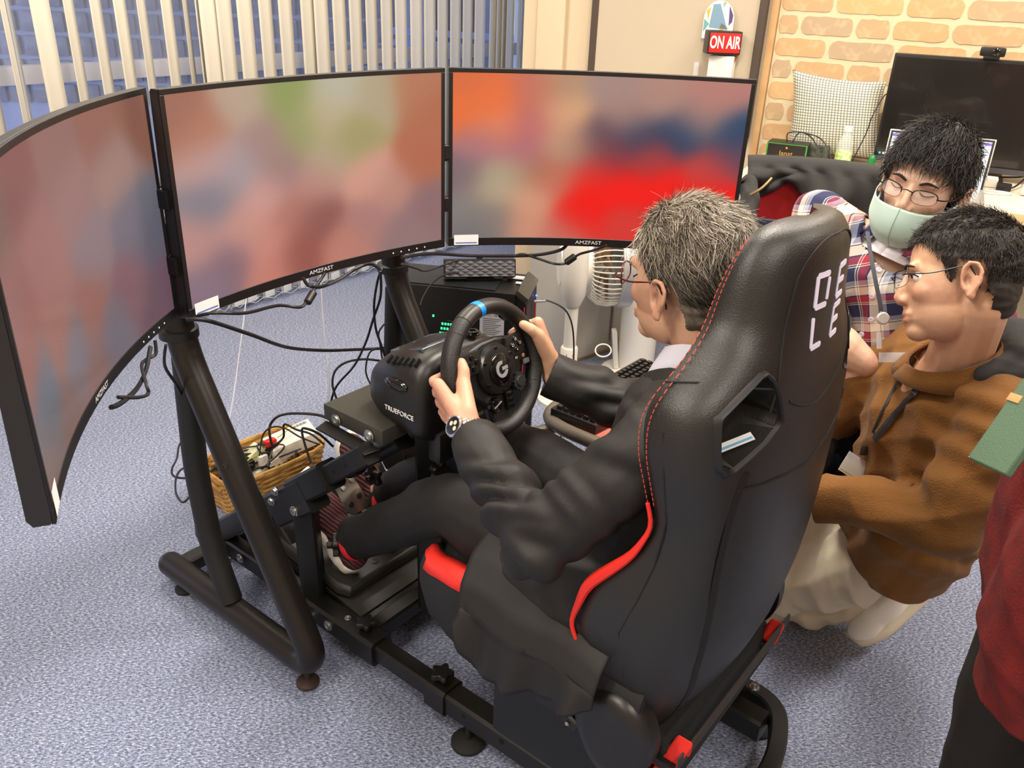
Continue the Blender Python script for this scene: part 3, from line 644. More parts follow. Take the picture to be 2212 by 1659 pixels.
bkm = MB().loft(rings)
tmpo = bkm.build('backrest', LEA, st, smooth=70)
# hand holes cut through the shoulder wings
holes = {}
cutters = []
def hole_outline(sg): return [(sg*b, z) for b, z in ((.240, .962), (.226, .978), (.168, 1.008), (.154, 1.004), (.146, .992), (.128, .948), (.134, .930), (.216, .895), (.230, .899), (.239, .912))]
for sg in (-1, 1):
    o_ = hole_outline(sg); o_ = [(b, z-.022) for b, z in o_]
    c_ = MB().prism(o_, .115, mtx(w(-1.12, 0, 0), RH, ZH, FH)).build('cut', None, None, smooth=0)
    bm = bmesh.new(); bm.from_mesh(c_.data); bmesh.ops.recalc_face_normals(bm, faces=bm.faces[:]); bm.to_mesh(c_.data); bm.free()
    md = tmpo.modifiers.new('h', 'BOOLEAN'); md.object = c_; md.operation = 'DIFFERENCE'; md.solver = 'EXACT'; cutters.append(c_)
md = tmpo.modifiers.new('s', 'SUBSURF'); md.levels = md.render_levels = 0
nm_ = eval_mesh(tmpo, 'backrest'); tmpo.modifiers.clear(); old = tmpo.data; tmpo.data = nm_; bpy.data.meshes.remove(old)
for c_ in cutters: bpy.data.objects.remove(c_)
try: tmpo.data.set_sharp_from_angle(angle=R(50))
except Exception: pass
def back_pt(b, z, o=0):
    """point on the rear skin of the backrest"""
    ab, hw, at, th = lv(z); t = abs(b)/hw; kk = min(1, (at-ab)/.1)
    xs = [0, .30, .58, .80, .92, .985, 1.0]; ys = [0, .004, .014, .030, .046, .066, .085]
    return w(ab+kk*float(np.interp(t, xs, ys))-o, b, z)
def side_pt(sg, a_frac, z, o=0):
    """point on the side: a_frac 0 at the rear corner, 1 at the bolster tip"""
    ab, hw, at, th = lv(z); return w(ab+.075+(at-ab-.075)*a_frac, sg*(hw+o), z)
FRM = mat('hole frame', '151617', .5)
for sg in (-1, 1):
    o_ = [(b, z-.022) for b, z in hole_outline(sg)]; n = len(o_)
    cb = sum(b for b, z in o_)/n; cz = sum(z for b, z in o_)/n
    rings = []
    for k, (f, off) in enumerate(((1.13, -.004), (1.12, .004), (1.06, .007), (1.0, .005), (.98, -.05))):
        rg_ = []
        f, off = (f, off) if sg < 0 else (min(f, 1.02), off*.15 if off > 0 else off)
        for b, z in spline([(b, z, 0) for b, z in o_], 3, True) and [(p.x, p.y) for p in spline([(b, z, 0) for b, z in o_], 3, True)]:
            bb_, zz_ = sg*min(lv(cz+(z-cz)*f)[1]*.955, sg*(cb+(b-cb)*f)), cz+(z-cz)*f; p = back_pt(bb_, zz_, max(off, -.006)); 
            if off < -.01: p = p+FH*.05
            rg_.append(p)
        rings.append(rg_)
    MB().loft(rings, cap=False).build('hole_frame', FRM, st, smooth=50)
    MB().prism([(cb+(b-cb)*.98, cz+(z-cz)*.98) for b, z in o_], .004, mtx(w(-1.015, 0, 0), RH, ZH, FH)).build('hole_back', mat('hole lining', '060606', .7), st)
    if sg < 0:
        lx_ = (CR*.93+CU*.37).normalized(); ly_ = (CU*.62-CR*.25+CF*.75); ly_ = (ly_-lx_*ly_.dot(lx_)).normalized(); M = mtx(w(-1.040, -.186, .893), lx_, ly_, lx_.cross(ly_))
        MB().prism([(-.026, -.007), (.026, -.007), (.026, .007), (-.026, .007)], .0015, M).build('label_strip', PAPER, st, label='white label with a blue line in the hand hole')
        MB().prism([(-.024, -.005), (.024, -.005), (.024, -.001), (-.024, -.001)], .0022, M).build('label_line', mat('label blue', '7ab4d8', .6), st)
# seams and stitching
SEAM = mat('seam shadow', '141312', .8)
def seam(pts, r=.0016, m=SEAM, name='seam'): MB().tube(pts, r, 6).build(name, m, st)
hp_ = [(.0, 1.150), (.035, 1.148), (.070, 1.135), (.092, 1.11), (.104, 1.07), (.114, 1.03), (.126, 1.0), (.136, .965)]
for sg in (-1, 1):
    seam([back_pt(sg*p.x, p.y, .0005) for p in spline([(b, z, 0) for b, z in hp_], 5)])
    seam([side_pt(sg, t, .985-.01*t, .0004) for t in np.linspace(1, .2, 6)]+[back_pt(sg*b, z, .0005) for b, z in ((.180, .976), (.165, .972), (.15, .968), (.136, .965))])
    seam([back_pt(sg*b, z, .0006) for b, z in ((.136, .965), (.15, .935), (.19, .905))][:2])
    # side panel seam down the bolster
    seam([side_pt(sg, f, z, .0003) for f, z in ((.45, .92), (.40, .86), (.45, .78), (.42, .70), (.35, .63), (.42, .56), (.30, .47))], .0012)
seam([back_pt(b, .905+(b/.1)**2*.03, .0006) for b in np.linspace(-.1, .1, 14)])
seam([back_pt(b, .80+abs(b)*.16, .0006) for b in np.linspace(-.2, .2, 22)])
for sg in (-1, 1): MB().tube([back_pt(sg*p.x, p.y, .0004) for p in spline([(b, z, 0) for b, z in ((.185, .855), (.200, .80), (.205, .70), (.20, .60), (.19, .50), (.165, .40), (.15, .345))], 5)], 1, prof=[(.008, 0), (0, .0016), (-.008, 0), (0, -.0016)], up=-FH+RH*.3*sg).build('zip_strip', mat('zip strip', '0d0b0b', .7), st)
th_ = MB()
for sg in (-1, 1):
    zz = 1.15
    while zz > .80:
        for f in (.80, .99):
            a_, c_ = side_pt(sg, f, zz, .0012), side_pt(sg, f, zz-.0052, .0012); th_.tube([a_, c_], .0007, 4)
        zz -= .0082
th_.build('red_stitching', STR, st)['kind'] = 'stuff'
# red piping that swells at the waist
for sg in (-1, 1):
    pts = [side_pt(sg, 1.0, z, .001) for z in np.linspace(.80, .345, 34)]; rr_ = [.0015+.0065*max(0, math.exp(-((z-.64)/.075)**2)) + .0015 for z in np.linspace(.80, .345, 34)]
    MB().tube(pts, rr_, 8).build('red_piping', RED, st)
# segment lettering
LET = mat('white print', 'e2def5', .6)
def seg(b0, z0, b1, z1, wd):
    p = [(b0, z0), (b1, z1)]; d = V(b1-b0, z1-z0, 0).normalized(); n_ = V(-d.y, d.x, 0)*wd/2; L = V(b1-b0, z1-z0, 0).length; c = .25*wd
    o_ = []
    for t, s_ in ((c, -1), (L-c, -1), (L, -.4), (L, .4), (L-c, 1), (c, 1), (0, .4), (0, -.4)):
        o_.append((b0+d.x*t+n_.x*s_, z0+d.y*t+n_.y*s_))
    n = len(o_); vs = [back_pt(b, z, .0018) for b, z in o_]+[back_pt(b, z, .0003) for b, z in o_]
    return vs, [tuple(range(n)), tuple(range(n, 2*n))[::-1]]+[(i, (i+1) % n, n+(i+1) % n, n+i) for i in range(n)]
def letter(ch, b, z, s=1.0):
    W_, H_, t = .030*s, .044*s, .0078*s; m_ = MB(); S = {'T': (0, H_, W_, H_), 'M': (0, H_/2, W_*.9, H_/2), 'B': (0, 0, W_, 0), 'L1': (0, H_/2, 0, H_), 'L0': (0, 0, 0, H_/2), 'R': (W_, .006, W_, H_-.006), 'L': (0, 0, 0, H_)}
    for k in {'D': 'T L B R', 'E': 'T M B L', 'L': 'L B'}[ch].split():
        b0, z0, b1, z1 = S[k]; vs, fs = seg(b+b0, z+z0, b+b1, z+z1, t if k in 'TMB' else t*.8); m_.add(vs, fs)
    m_.build('letter', LET, st, smooth=0)
letter('D', -.056, 1.058); letter('E', -.012+.018, 1.060); letter('L', -.056, 1.000); letter('E', .006, 1.002)
# cushion with bolsters
def cush(a):
    t = (a+.99)/.50; fz = .0 if t < .75 else -.028*((t-.75)/.25)**2
    top = .405+fz; bt = .475+fz*1.0-(.02 if t < .2 else 0); hw = .262-.02*max(0, t-.8)/.2; lo = .285 + (.03*max(0, t-.85)/.15)
    half = [(0, top), (.45, top), (.66, top+.02), (.80, bt-.006), (.88, bt), (.95, bt-.004), (.99, bt-.022), (1.0, bt-.06), (.98, (bt+lo)/2), (.92, lo+.02), (.80, lo), (0, lo)]
    pts = [(b*hw, z) for b, z in half]; return pts+[(-b, z) for b, z in reversed(pts[1:-1])]
As = list(np.linspace(-.99, -.53, 16)); rings = [[w(a, b, z) for b, z in cush(a)] for a in As]
for k, (da, f) in enumerate(((.022, .985), (.040, .94), (.052, .86), (.056, .7))):
    base = cush(-.53); cz = .38; rings.append([w(-.53+da, b*f, cz+(z-cz)*f) for b, z in base])
MB().loft(rings).build('cushion', FAB, st, smooth=60)
for sg in (-1, 1):
    rr2 = []
    for i, a in enumerate(list(np.linspace(-.68, -.53, 8))+[-.51, -.494, -.480]):
        k = max(0, (a+.53)/.05); f = 1-.07*k*k*2; base = cush(min(a, -.53)); idx = [3, 4, 5, 6]; zc = .38
        rr2.append([w(a, sg*base[j][0]*f*1.004, zc+(base[j][1]+.0025-zc)*f) for j in idx])
    MB().loft(rr2, closed=False).build('red_insert', RED, st, smooth=60, solid=.003)
# base plates, recliner cover, lever
for sg in (-1, 1):
    MB().box(w(-.83, sg*.205, .195), (.34, .006, .165), (FH, RH, ZH), bev=.0015).build('side_plate', BLACK, st)
    MB().box(w(-.83, sg*.185, .285), (.42, .05, .018), (FH, RH, ZH), bev=.003).build('slide_rail', BLACK, st)
    for a_ in (-.69, -.97): bolt(st, w(a_, sg*.209, .255 if a_ > -.8 else .215), RH*sg, .009, .007)
    o_ = [(.07, .015), (.055, .055), (.02, .085), (-.025, .088), (-.06, .062), (-.075, .02), (-.07, -.03), (-.045, -.07), (-.005, -.088), (.03, -.07), (.055, -.03)]
    o_ = [(p.x, p.y) for p in spline([(x, y, 0) for x, y in o_], 4, True)]
    M = mtx(w(-.945, sg*.232, .345), FH, ZH, RH*sg); rings = [[M @ V(x*f, y*f, h) for x, y in o_] for f, h in ((1.0, 0), (1.0, .022), (.96, .034), (.86, .042), (.6, .046))]
    MB().loft(rings).build('recliner_cover', mat('recliner plastic', '191919', .38), st, smooth=60)
    lv_ = [w(-.80, sg*.262, .335), w(-.84, sg*.262, .336), w(-.885, sg*.262, .318)]
    if sg < 0:
        MB().rtube(lv_, .012, .026, ch=.3).build('recline_lever', PLASTIC, st); bolt(st, w(-.868, -.270, .322), -RH, .003, .002, STEEL, 'screw')
    # red wedge low at the back corner of the cushion
    wd_ = [w(-.955, sg*.238, .225), w(-.985, sg*.236, .262), w(-1.030, sg*.208, .262), w(-1.058, sg*.185, .345), w(-1.052, sg*.172, .300), w(-1.000, sg*.205, .205)]
    MB().add([p+FH*.0 for p in wd_]+[p+FH*.03 for p in wd_], [(0, 1, 2, 3, 4, 5), (11, 10, 9, 8, 7, 6)]+[(i, (i+1) % 6, 6+(i+1) % 6, 6+i) for i in range(6)]).build('red_wedge', RED, st, smooth=0, bev=.004)
    bolt(st, w(-1.02, sg*.20, .145), ZH, .008, .01)
# rear underside flap of the cushion cover and its strap
MB().add([w(-1.02, -.20, .325), w(-1.02, .20, .325), w(-1.035, .21, .24), w(-1.035, -.20, .21), w(-.98, -.20, .325), w(-.98, .20, .325), w(-.98, .21, .24), w(-.98, -.20, .21)], [(0, 1, 2, 3), (7, 6, 5, 4), (0, 4, 5, 1), (1, 5, 6, 2), (2, 6, 7, 3), (3, 7, 4, 0)]).build('rear_flap', FAB, st, bev=.012)
MB().rtube([w(-1.045, -.205, .305), w(-1.05, -.05, .325), w(-1.05, .22, .330)], .004, .026).build('elastic_strap', mat('strap', '3b3634', .8), st)
# ------------------------------------------------------------ wheel base and wheel
ws = thing('steering_wheel', 'black force feedback racing wheel with a blue marker, clamped to the deck', 'steering wheel', w(-.27, 0, .625))
HSG = mat('wheel housing', '191817', .38, bump=(1600, .05))
def hring(a, hw, z0, z1, rt=.4):
    out = []
    for i in range(28):
        t = 2*PI*i/28; c, s_ = math.cos(t), math.sin(t); e_ = .55 if s_ > 0 else .4
        x = hw*math.copysign(abs(c)**e_, c)*(1-.13*max(0, s_)); z = (z0+z1)/2+(z1-z0)/2*math.copysign(abs(s_)**e_, s_)
        out.append(w(a, x, z))
    return out
hr = [hring(-.205, .060, .655, .695), hring(-.210, .084, .640, .712), hring(-.222, .102, .630, .732), hring(-.25, .116, .622, .754), hring(-.285, .124, .618, .770), hring(-.325, .130, .610, .782), hring(-.365, .128, .598, .788), hring(-.385, .120, .60, .782), hring(-.392, .10, .62, .77)]
MB().loft(hr).build('housing', HSG, ws, smooth=60)
MB().box(w(-.385, -.0, .585), (.035, .17, .07), (FH, RH, ZH), bev=.012).build('clamp_skirt', HSG, ws)
# tinted window with emblem on top, slots
tw = [w(-.238, -.06, .747), w(-.238, .06, .747), w(-.345, .075, .7865), w(-.345, -.075, .7865)]
nrm = (tw[1]-tw[0]).cross(tw[3]-tw[0]).normalized(); nrm = nrm if nrm.z > 0 else -nrm
MB().add([p+nrm*.001 for p in tw]+[p-nrm*.012 for p in tw], [(0, 1, 2, 3), (7, 6, 5, 4), (0, 4, 5, 1), (1, 5, 6, 2), (2, 6, 7, 3), (3, 7, 4, 0)]).build('top_window', mat('tinted window', '3a4248', .15, coat=.5), ws, bev=.003)
EMB = mat('emblem print', 'd6d9e0', .4)
def g_mark(c, x, y, s, parent, m=EMB):
    z = x.cross(y).normalized(); M = mtx(c, x.normalized(), y.normalized(), z); out = []
    for i in range(22): a_ = R(75+ 270*i/21); out.append((s*math.cos(a_), s*math.sin(a_)))
    inn = [(p[0]*.6, p[1]*.6) for p in reversed(out)]
    b_ = MB(); pts = out+inn; n = len(pts)
    k = len(out); vs = [M @ V(px_, py_, .0006) for px_, py_ in pts]+[M @ V(px_, py_, -.001) for px_, py_ in pts]; fs = []
    for i in range(k-1):
        fs += [(i, i+1, n-2-i, n-1-i), (n+n-1-i, n+n-2-i, n+i+1, n+i), (i, n+i, n+i+1, i+1), (n-1-i, n-2-i, 2*n-2-i, 2*n-1-i)]
    b_.add(vs, fs); b_.prism([(-.0, -.12*s), (s*1.0, -.12*s), (s*1.0, .28*s), (.0, .28*s)], .0006, M)
    return b_.build('round_emblem', m, parent, smooth=0)
tx = (tw[2]-tw[1]).normalized(); g_mark(w(-.275, -.012, .7635), RH*-1, tx*-1 if False else (RH*-1).cross(nrm)*-1, .013, ws)
for i in range(6):
    a_ = -.285-.015*i; MB().box(w(a_, -.104, .757+.003*i), (.004, .018, .010), (FH, (RH*.6+ZH*.4).normalized(), (ZH*.6-RH*.4).normalized()), bev=.001).build('vent_slot', mat('slot', '080808', .8), ws)
MB().ell(w(-.325, -.126, .722), (.032, .010, .013), (FH, RH, ZH), 2).build('side_port', GLOSS, ws)
text('side_lettering', 'TRUEFORCE', .0145, w(-.335, -.1306, .665), -FH, ZH, mat('white mark', 'e8e8e8', .5), ws, ext=.0006)
bolt(ws, w(-.37, .045, .792), ZH, .013, .006, GLOSS, 'top_button')
# wheel axes: u to the driver's right, v up the wheel, n towards the driver
WC = w(-.462, .004, .757); WNn = (-FH*math.cos(R(17))+ZH*math.sin(R(17))).normalized(); WU = RH.copy(); WV = WNn.cross(WU)
if WV.z < 0: WV = -WV
def wp(u, v, n_=0): return WC+WU*u+WV*v+WNn*n_
MB().cyl(wp(0, 0, -.075), wp(0, 0, -.02), .042, .036).build('column', PLASTIC, ws)
RIMM = mat('rim leather', '1b1a1a', .48, bump=(380, .35, 3)); RIMS = mat('rim smooth', '23211f', .42)
RRAD = .121
def rim_pts(a0, a1, n, rr=RRAD): return [wp(rr*math.cos(R(a0+(a1-a0)*i/n)), rr*math.sin(R(a0+(a1-a0)*i/n))) for i in range(n+1)]
prof = [(math.cos(2*PI*k/18)*.0155, math.sin(2*PI*k/18)*.0190) for k in range(18)]
wheel = MB().tube(rim_pts(0, 360, 96)[:-1], 1, prof=prof, closed=True, up=WNn).build('rim', RIMM, ws, smooth=60)
MB().tube(rim_pts(62, 118, 30), 1.035, prof=prof, up=WNn, cap=False).build('rim_top_wrap', RIMS, wheel, smooth=60)
MB().tube(rim_pts(94, 100, 4), 1.07, prof=prof, up=WNn).build('blue_marker', mat('blue marker', '1583dc', .3), wheel, smooth=60, label='bright blue centre marker')
for a_ in (62, 118, 133, 350, 210, 330):
    MB().tube(rim_pts(a_, a_+.5, 1), 1.02, prof=prof, up=WNn).build('rim_seam', mat('rim seam', '0c0c0c', .8), wheel)
# hub plate with spokes
hub = [(-.118, .020), (-.085, .030), (-.058, .050), (-.02, .058), (.02, .058), (.058, .050), (.085, .030), (.118, .020), (.118, -.012), (.085, -.020), (.066, -.045), (.036, -.068), (.030, -.118), (-.030, -.118), (-.036, -.068), (-.066, -.045), (-.085, -.020), (-.118, -.012)]
Mh = mtx(wp(0, 0, -.022), WU, WV, WNn)
MB().prism(hub, .022, Mh).build('hub_plate', mat('hub plastic', '1d1c1b', .38), ws, bev=.006)
MB().lathe([(.050, 0), (.052, .006), (.047, .016), (.040, .018)], mtx(wp(-.0, -.002, -.002), WU, WV, WNn), 40).build('centre_boss', mat('boss', '161616', .3), ws)
MB().lathe([(.030, 0), (.0315, .004), (.028, .006), (.010, .0065)], mtx(wp(0, -.002, .014), WU, WV, WNn), 36).build('badge_ring', GLOSS, ws)
g_mark(wp(0, -.002, .0215), WU, WV, .0165, ws, mat('badge print', 'b9bcc4', .35, .6))
for k in range(6):
    a_ = R(30+60*k); bolt(ws, wp(.043*math.cos(a_), -.002+.043*math.sin(a_), .014), WNn, .0035, .003, GLOSS, 'hub_screw')
for sg in (-1, 1):
    MB().box(wp(sg*.064, .028, .002), (.052, .044, .016), (WU, WV, WNn), bev=.007).build('button_pod', mat('pod', '1a1a1a', .3), ws)
    for q, (du, dv) in enumerate(((0, .010), (.010, 0), (0, -.010), (-.010, 0))):
        bt = bolt(ws, wp(sg*.064+du*1.1, .030+dv*1.1, .0095), WNn, .0048, .003, GLOSS, 'round_button')
    if sg > 0:
        for q, ch_ in enumerate('△○×□'): 
            du, dv = ((0, .010), (.010, 0), (0, -.010), (-.010, 0))[q]; text('button_mark', ch_, .0075, wp(sg*.064+du*1.1, .030+dv*1.1, .0132), WU, WV, EMB, ws, ext=.0001)
        text('button_mark', 'R3', .0065, wp(.060, .003, .0095), WU, WV, EMB, ws, ext=.0001)
    MB().box(wp(sg*.104, .012, -.018), (.014, .052, .006), (WU, WV, WNn), bev=.002).build('shift_paddle', mat('paddle', '4a4a4c', .3, .7), ws)
    MB().box(wp(sg*.090, -.012, .006), (.016, .010, .006), (WU, WV, WNn), bev=.002).build('small_button', mat('grey button', '6c6c6e', .4), ws)
gear = []
for i in range(48):
    a_ = 2*PI*i/48; r_ = .0175*(1+.07*(1 if (i//2) % 2 else -1)); gear.append((r_*math.cos(a_), r_*math.sin(a_)))
MB().prism(gear, .016, mtx(wp(.050, -.042, .0), WU, WV, WNn)).lathe([(.011, .016), (.010, .019), (.004, .019)], mtx(wp(.050, -.042, .0), WU, WV, WNn), 20).build('rotary_dial', mat('dial', '232323', .45), ws)
bo = MB().lathe([(.0150, 0), (.0150, .010), (.0135, .013), (.004, .014)], mtx(wp(-.022, -.068, -.002), WU, WV, WNn), 24).build('round_button', GLOSS, ws)
MB().box(wp(-.022, -.068, .0125), (.024, .002, .002), ((WU+WV*.35).normalized(), (WV-WU*.35).normalized(), WNn)).build('button_bar', mat('bar', '77777a', .4), ws)
kb = MB().box(wp(.018, -.070, .004), (.018, .036, .012), (WU, WV, WNn), bev=.003).build('button_block', PLASTIC, ws)
for k in range(3): MB().box(wp(.018, -.059-.0115*k, .0105), (.012, .009, .003), (WU, WV, WNn), bev=.001).build('button', GLOSS, kb)
MB().tube(spline([wp(.09, .075, -.03), wp(.075, .085, -.025), wp(.065, .10, -.02)], 5), .0035, 8).build('stalk', PLASTIC, ws)
# ------------------------------------------------------------ things along the back wall
def zrow(base, y):
    """height above a floor point whose picture row is y"""
    lo, hi = -.5, 3.0
    for _ in range(50):
        m_ = (lo+hi)/2; q = V(base.x, base.y, m_)-CAM; py = 829.5-CAM_F*q.dot(CU)/q.dot(CF)
        if py > y: lo = m_
        else: hi = m_
    return lo
WBM = mat('whiteboard face', 'c4b6a0', .22); FRB = mat('whiteboard frame', '5b5048', .4, .4)
wbd = thing('whiteboard', 'large beige-looking whiteboard in a dark frame behind the right screen', 'whiteboard', bl(.1, .04, .8))
wc = (T_WBL+T_WBR)/2; wlen = T_WBR-T_WBL
MB().box(bl(wc, .03, 1.55), (wlen, .02, 1.3), (BD, BN, ZH)).build('board', WBM, wbd, smooth=0)
MB().rtube([bl(T_WBL, .035, .88), bl(T_WBL, .035, 2.22)], .02, .03, up=BD).build('frame_side', FRB, wbd)
MB().rtube([bl(T_WBR, .035, .88), bl(T_WBR, .035, 2.22)], .035, .03, up=BD).build('frame_side', FRB, wbd)
MB().rtube([bl(T_WBL, .035, .9), bl(T_WBR, .035, .9)], .03, .03).build('frame_bottom', FRB, wbd)
SO = .10
sc_ = at_pl(1563, 92, BP+BN*SO, BN); dist_ = (sc_-CAM).dot(CF); pm_ = dist_/CAM_F
sx = (BD*.93+BN*.36).normalized(); sy = ZH.cross(sx).normalized(); sy = sy if sy.dot(BN) > 0 else -sy
sign = thing('on_air_sign', 'black box sign with red face reading ON AIR on the whiteboard', 'sign', sc_)
sw_, sh_ = 72*pm_, 47*pm_
SXF = (BD*.90-BN*.44).normalized(); SXN = ZH.cross(SXF); SXN = SXN if SXN.dot(BN) > 0 else -SXN
MB().box(sc_-SXN*.02, (sw_, .085, sh_), (SXF, SXN, ZH), bev=.006).build('case', mat('sign case', '201b19', .4), sign)
MB().box(sc_+SXN*.0235, (sw_*.92, .003, sh_*.84), (SXF, SXN, ZH), bev=.001).build('red_panel', mat('sign red', 'c8231d', .4, emit=('c8231d', .15)), sign)
text('sign_lettering', 'ON AIR', .062, sc_+SXN*.0262, SXF, ZH, mat('sign white', 'efe6e0', .5), sign, xs=.56, bold=.0015)
fc = at_pl(1553, 42, BP+BN*.055, BN); fan_ = thing('paper_card', 'arched white card with blue, yellow and purple triangles above the red sign', 'card', fc)
r0 = 33*pm_; arch = [(r0*math.cos(R(a)), r0*1.15*math.sin(R(a))) for a in range(0, 181, 12)]+[(-r0, -r0*1.2), (r0, -r0*1.2)]
Mf = mtx(fc, BD, ZH, BN); MB().prism(arch, .003, Mf).build('card', PAPER, fan_)
def tri(name, pts, c_): MB().prism([(x*r0, y*r0) for x, y in pts], .0042, Mf).build(name, mat('card '+c_, c_, .6), fan_)
tri('blue_triangle', [(-.45, .9), (.0, .95), (.65, -.6), (-.6, -.5)], '7f9fb5'); tri('yellow_triangle', [(-.85, .5), (-.6, .75), (-.7, -.1)], 'd8b53a'); tri('teal_triangle', [(-.95, 0), (-.6, -.3), (-.95, -.8)], '6fa8a0')
tri('purple_triangle', [(.62, .85), (.92, .3), (.9, -.1), (.7, -.35)], '5c4a78'); tri('green_triangle', [(.2, 1.1), (.4, 1.02), (.2, .7)], '8fb79a'); tri('yellow_triangle', [(.2, -.2), (.75, -.5), (.1, -.65)], 'd8b53a')
hb = at_pl(1558, 148, BP+BN*.08, BN); hold = thing('marker_holder', 'white plastic marker holder under the ON AIR sign', 'holder', hb)
MB().box(hb, (54*pm_, .05, 54*pm_), (BD, BN, ZH), bev=.004).build('body', WHITE, hold)
MB().cyl(hb+BD*.035+ZH*.0, hb+BD*.055+ZH*.055, .005, .006).build('brown_stick', mat('brown stick', '8a5a35', .5), hold)
tb = at_pl(1505, 140, BP+BN*.06, BN); tt = MB(); tt.lathe([(.013, 0), (.013, .06), (.011, .06), (.011, .003)], Matrix.Translation(tb-ZH*.05), 16, cap=False)
tag(tt.build('clear_tube', mat('clear plastic', 'f3f1ee', .05, alpha=.35)), 'clear plastic tube stuck on the whiteboard left of the marker holder', 'tube')
# grey cabinet and the white things in front of it
cb0, cb1 = at_z(1236, 792, 0), at_z(1400, 738, 0); cdv = (cb1-cb0).normalized(); cnv = V(-cdv.y, cdv.x, 0)
cab = thing('storage_cabinet', 'tall plain grey cabinet behind the white fan', 'cabinet', (cb0+cb1)/2)
clen = (cb1-cb0).length
CBM = mat('cabinet grey', 'b3ada2', .4)
MB().box((cb0+cb1)/2+cnv*.15+ZH*.45, (clen, .28, .86), (cdv, cnv, ZH), bev=.012).build('body', CBM, cab)
MB().box((cb0+cb1)/2+cnv*.16+ZH*.012, (clen*.96, .26, .024), (cdv, cnv, ZH)).build('plinth', mat('plinth wood', 'c7a77e', .6), cab)
MB().box((cb0+cb1)/2-cnv*.0+ZH*.46+cdv*clen*.22, (clen*.5, .012, .80), (cdv, cnv, ZH), bev=.004).build('door', CBM, cab)
# fan
fb = at_z(1222, 862, 0); WF_ = mat('fan white', 'e3ddd0', .35)
fan = thing('standing_fan', 'white stand fan with a round ribbed grille turned to the right', 'fan', fb)
FR_ = cdir(1, 0, .1); FR_.z = 0; FR_.normalize()
z0, z1, z2, z3, z4 = (zrow(fb, y) for y in (795, 748, 652, 600, 548))
fpx = (fb-CAM).dot(CF)/CAM_F*.93
MB().lathe([(.11, 0), (.11, .012), (.095, .02), (.02, .024)], Matrix.Translation(fb), 32).build('base', WF_, fan)
MB().cyl(fb+ZH*.02, fb+ZH*z0, .016).build('lower_pole', WF_, fan)
MB().box(fb+ZH*((z0+z0-.04)/2)+FR_*.01, (.085, .06, .06), (FR_, cnv, ZH), bev=.01).build('clip_box', WF_, fan)
MB().lathe([(.032, z0), (.032, z1-.006), (.028, z1)], Matrix.Translation(fb), 28).build('collar', WF_, fan)
MB().box(fb+ZH*((z0+z1)/2+.004)+CF*-.0325, (.024, .002, .012), (CR, CF, ZH)).build('grey_mark', mat('mark grey', '6a6a70', .6), fan)
MB().cyl(fb+ZH*z1, fb+ZH*z2, .0235).build('pole', WF_, fan)
MB().lathe([(.028, z2-.012), (.045, z2+.03), (.048, z3), (.046, z4+.02), (.040, z4+.05), (.02, z4+.06)], Matrix.Translation(fb), 28).build('neck', WF_, fan)
gc = at_d(1262, 575, (fb-CAM).dot(CF)*.985)
MB().lathe([(.07, -.075), (.085, -.05), (.10, .0), (.10, .04)], mtx(gc-FR_*.02, *frame_z(FR_)), 32).build('motor_housing', WF_, fan)
gx, gy, gz = frame_z(FR_); Mg = mtx(gc+FR_*.035, gx, gy, gz)
RIBS = 44; GR = .148
for i in range(RIBS):
    a_ = 2*PI*i/RIBS; c_, s_ = math.cos(a_), math.sin(a_)
    pth = [Mg @ V(r_*c_, r_*s_, z_) for r_, z_ in ((.085, -.025), (.12, -.012), (GR-.006, .015), (GR, .05), (GR-.004, .085))]
    MB().tube(pth, .0026, 5).build('grille_rib', WF_, fan, smooth=60)
MB().tube([Mg @ V(GR*math.cos(2*PI*i/48), GR*math.sin(2*PI*i/48), .088) for i in range(48)], .006, 8, closed=True).build('grille_rim', mat('fan rim grey', 'b9b7b4', .3, .3), fan)
MB().lathe([(GR+.002, .085), (GR+.006, .10), (GR+.004, .135), (.10, .15), (.03, .152)], Mg, 48, cap=False).build('front_ring', mat('fan rim grey', 'b9b7b4', .3, .3), fan)
for i in range(5):
    a_ = 2*PI*i/5
    MB().grid(lambda u, v: Mg @ V((.03+.10*u)*math.cos(a_+v*.8), (.03+.10*u)*math.sin(a_+v*.8), .03+.03*v), 5, 4).build('blade', mat('fan blade', '8c6a50', .35), fan, solid=.002)
# white tower on a round base
ab = at_z(1352, 800, 0); tw_ = thing('tower_purifier', 'white slim tower on a round base beside the cabinet, behind the driver face', 'air purifier', ab)
MB().lathe([(.10, 0), (.10, .010), (.085, .016), (.05, .02)], Matrix.Translation(ab), 36).build('round_base', WHITE, tw_)
ring = lambda z_, k: [ab+V(.075*k*math.cos(2*PI*i/28)+.035, .055*k*math.sin(2*PI*i/28), z_) for i in range(28)]
MB().loft([ring(.015, 1.0), ring(.3, 1.0), ring(.86, 1.03), ring(.90, .96)]).build('tower_body', WHITE, tw_, smooth=60)
MB().box(ab+V(-.055, -.01, .10), (.02, .05, .16), (V(1, 0, .12).normalized(), V(0, 1, 0), V(-.12, 0, 1).normalized()), bev=.006).build('side_flap', WHITE, tw_)
lc = at_d(1303, 757, 3.25); tag(MB().tube([lc+CR*(.030*math.cos(2*PI*i/24))+CU*(.024*math.sin(2*PI*i/24)) for i in range(24)], .003, 6, closed=True).build('white_loop', WHITE), 'thin white cord loop hanging beside the white tower', 'cord')
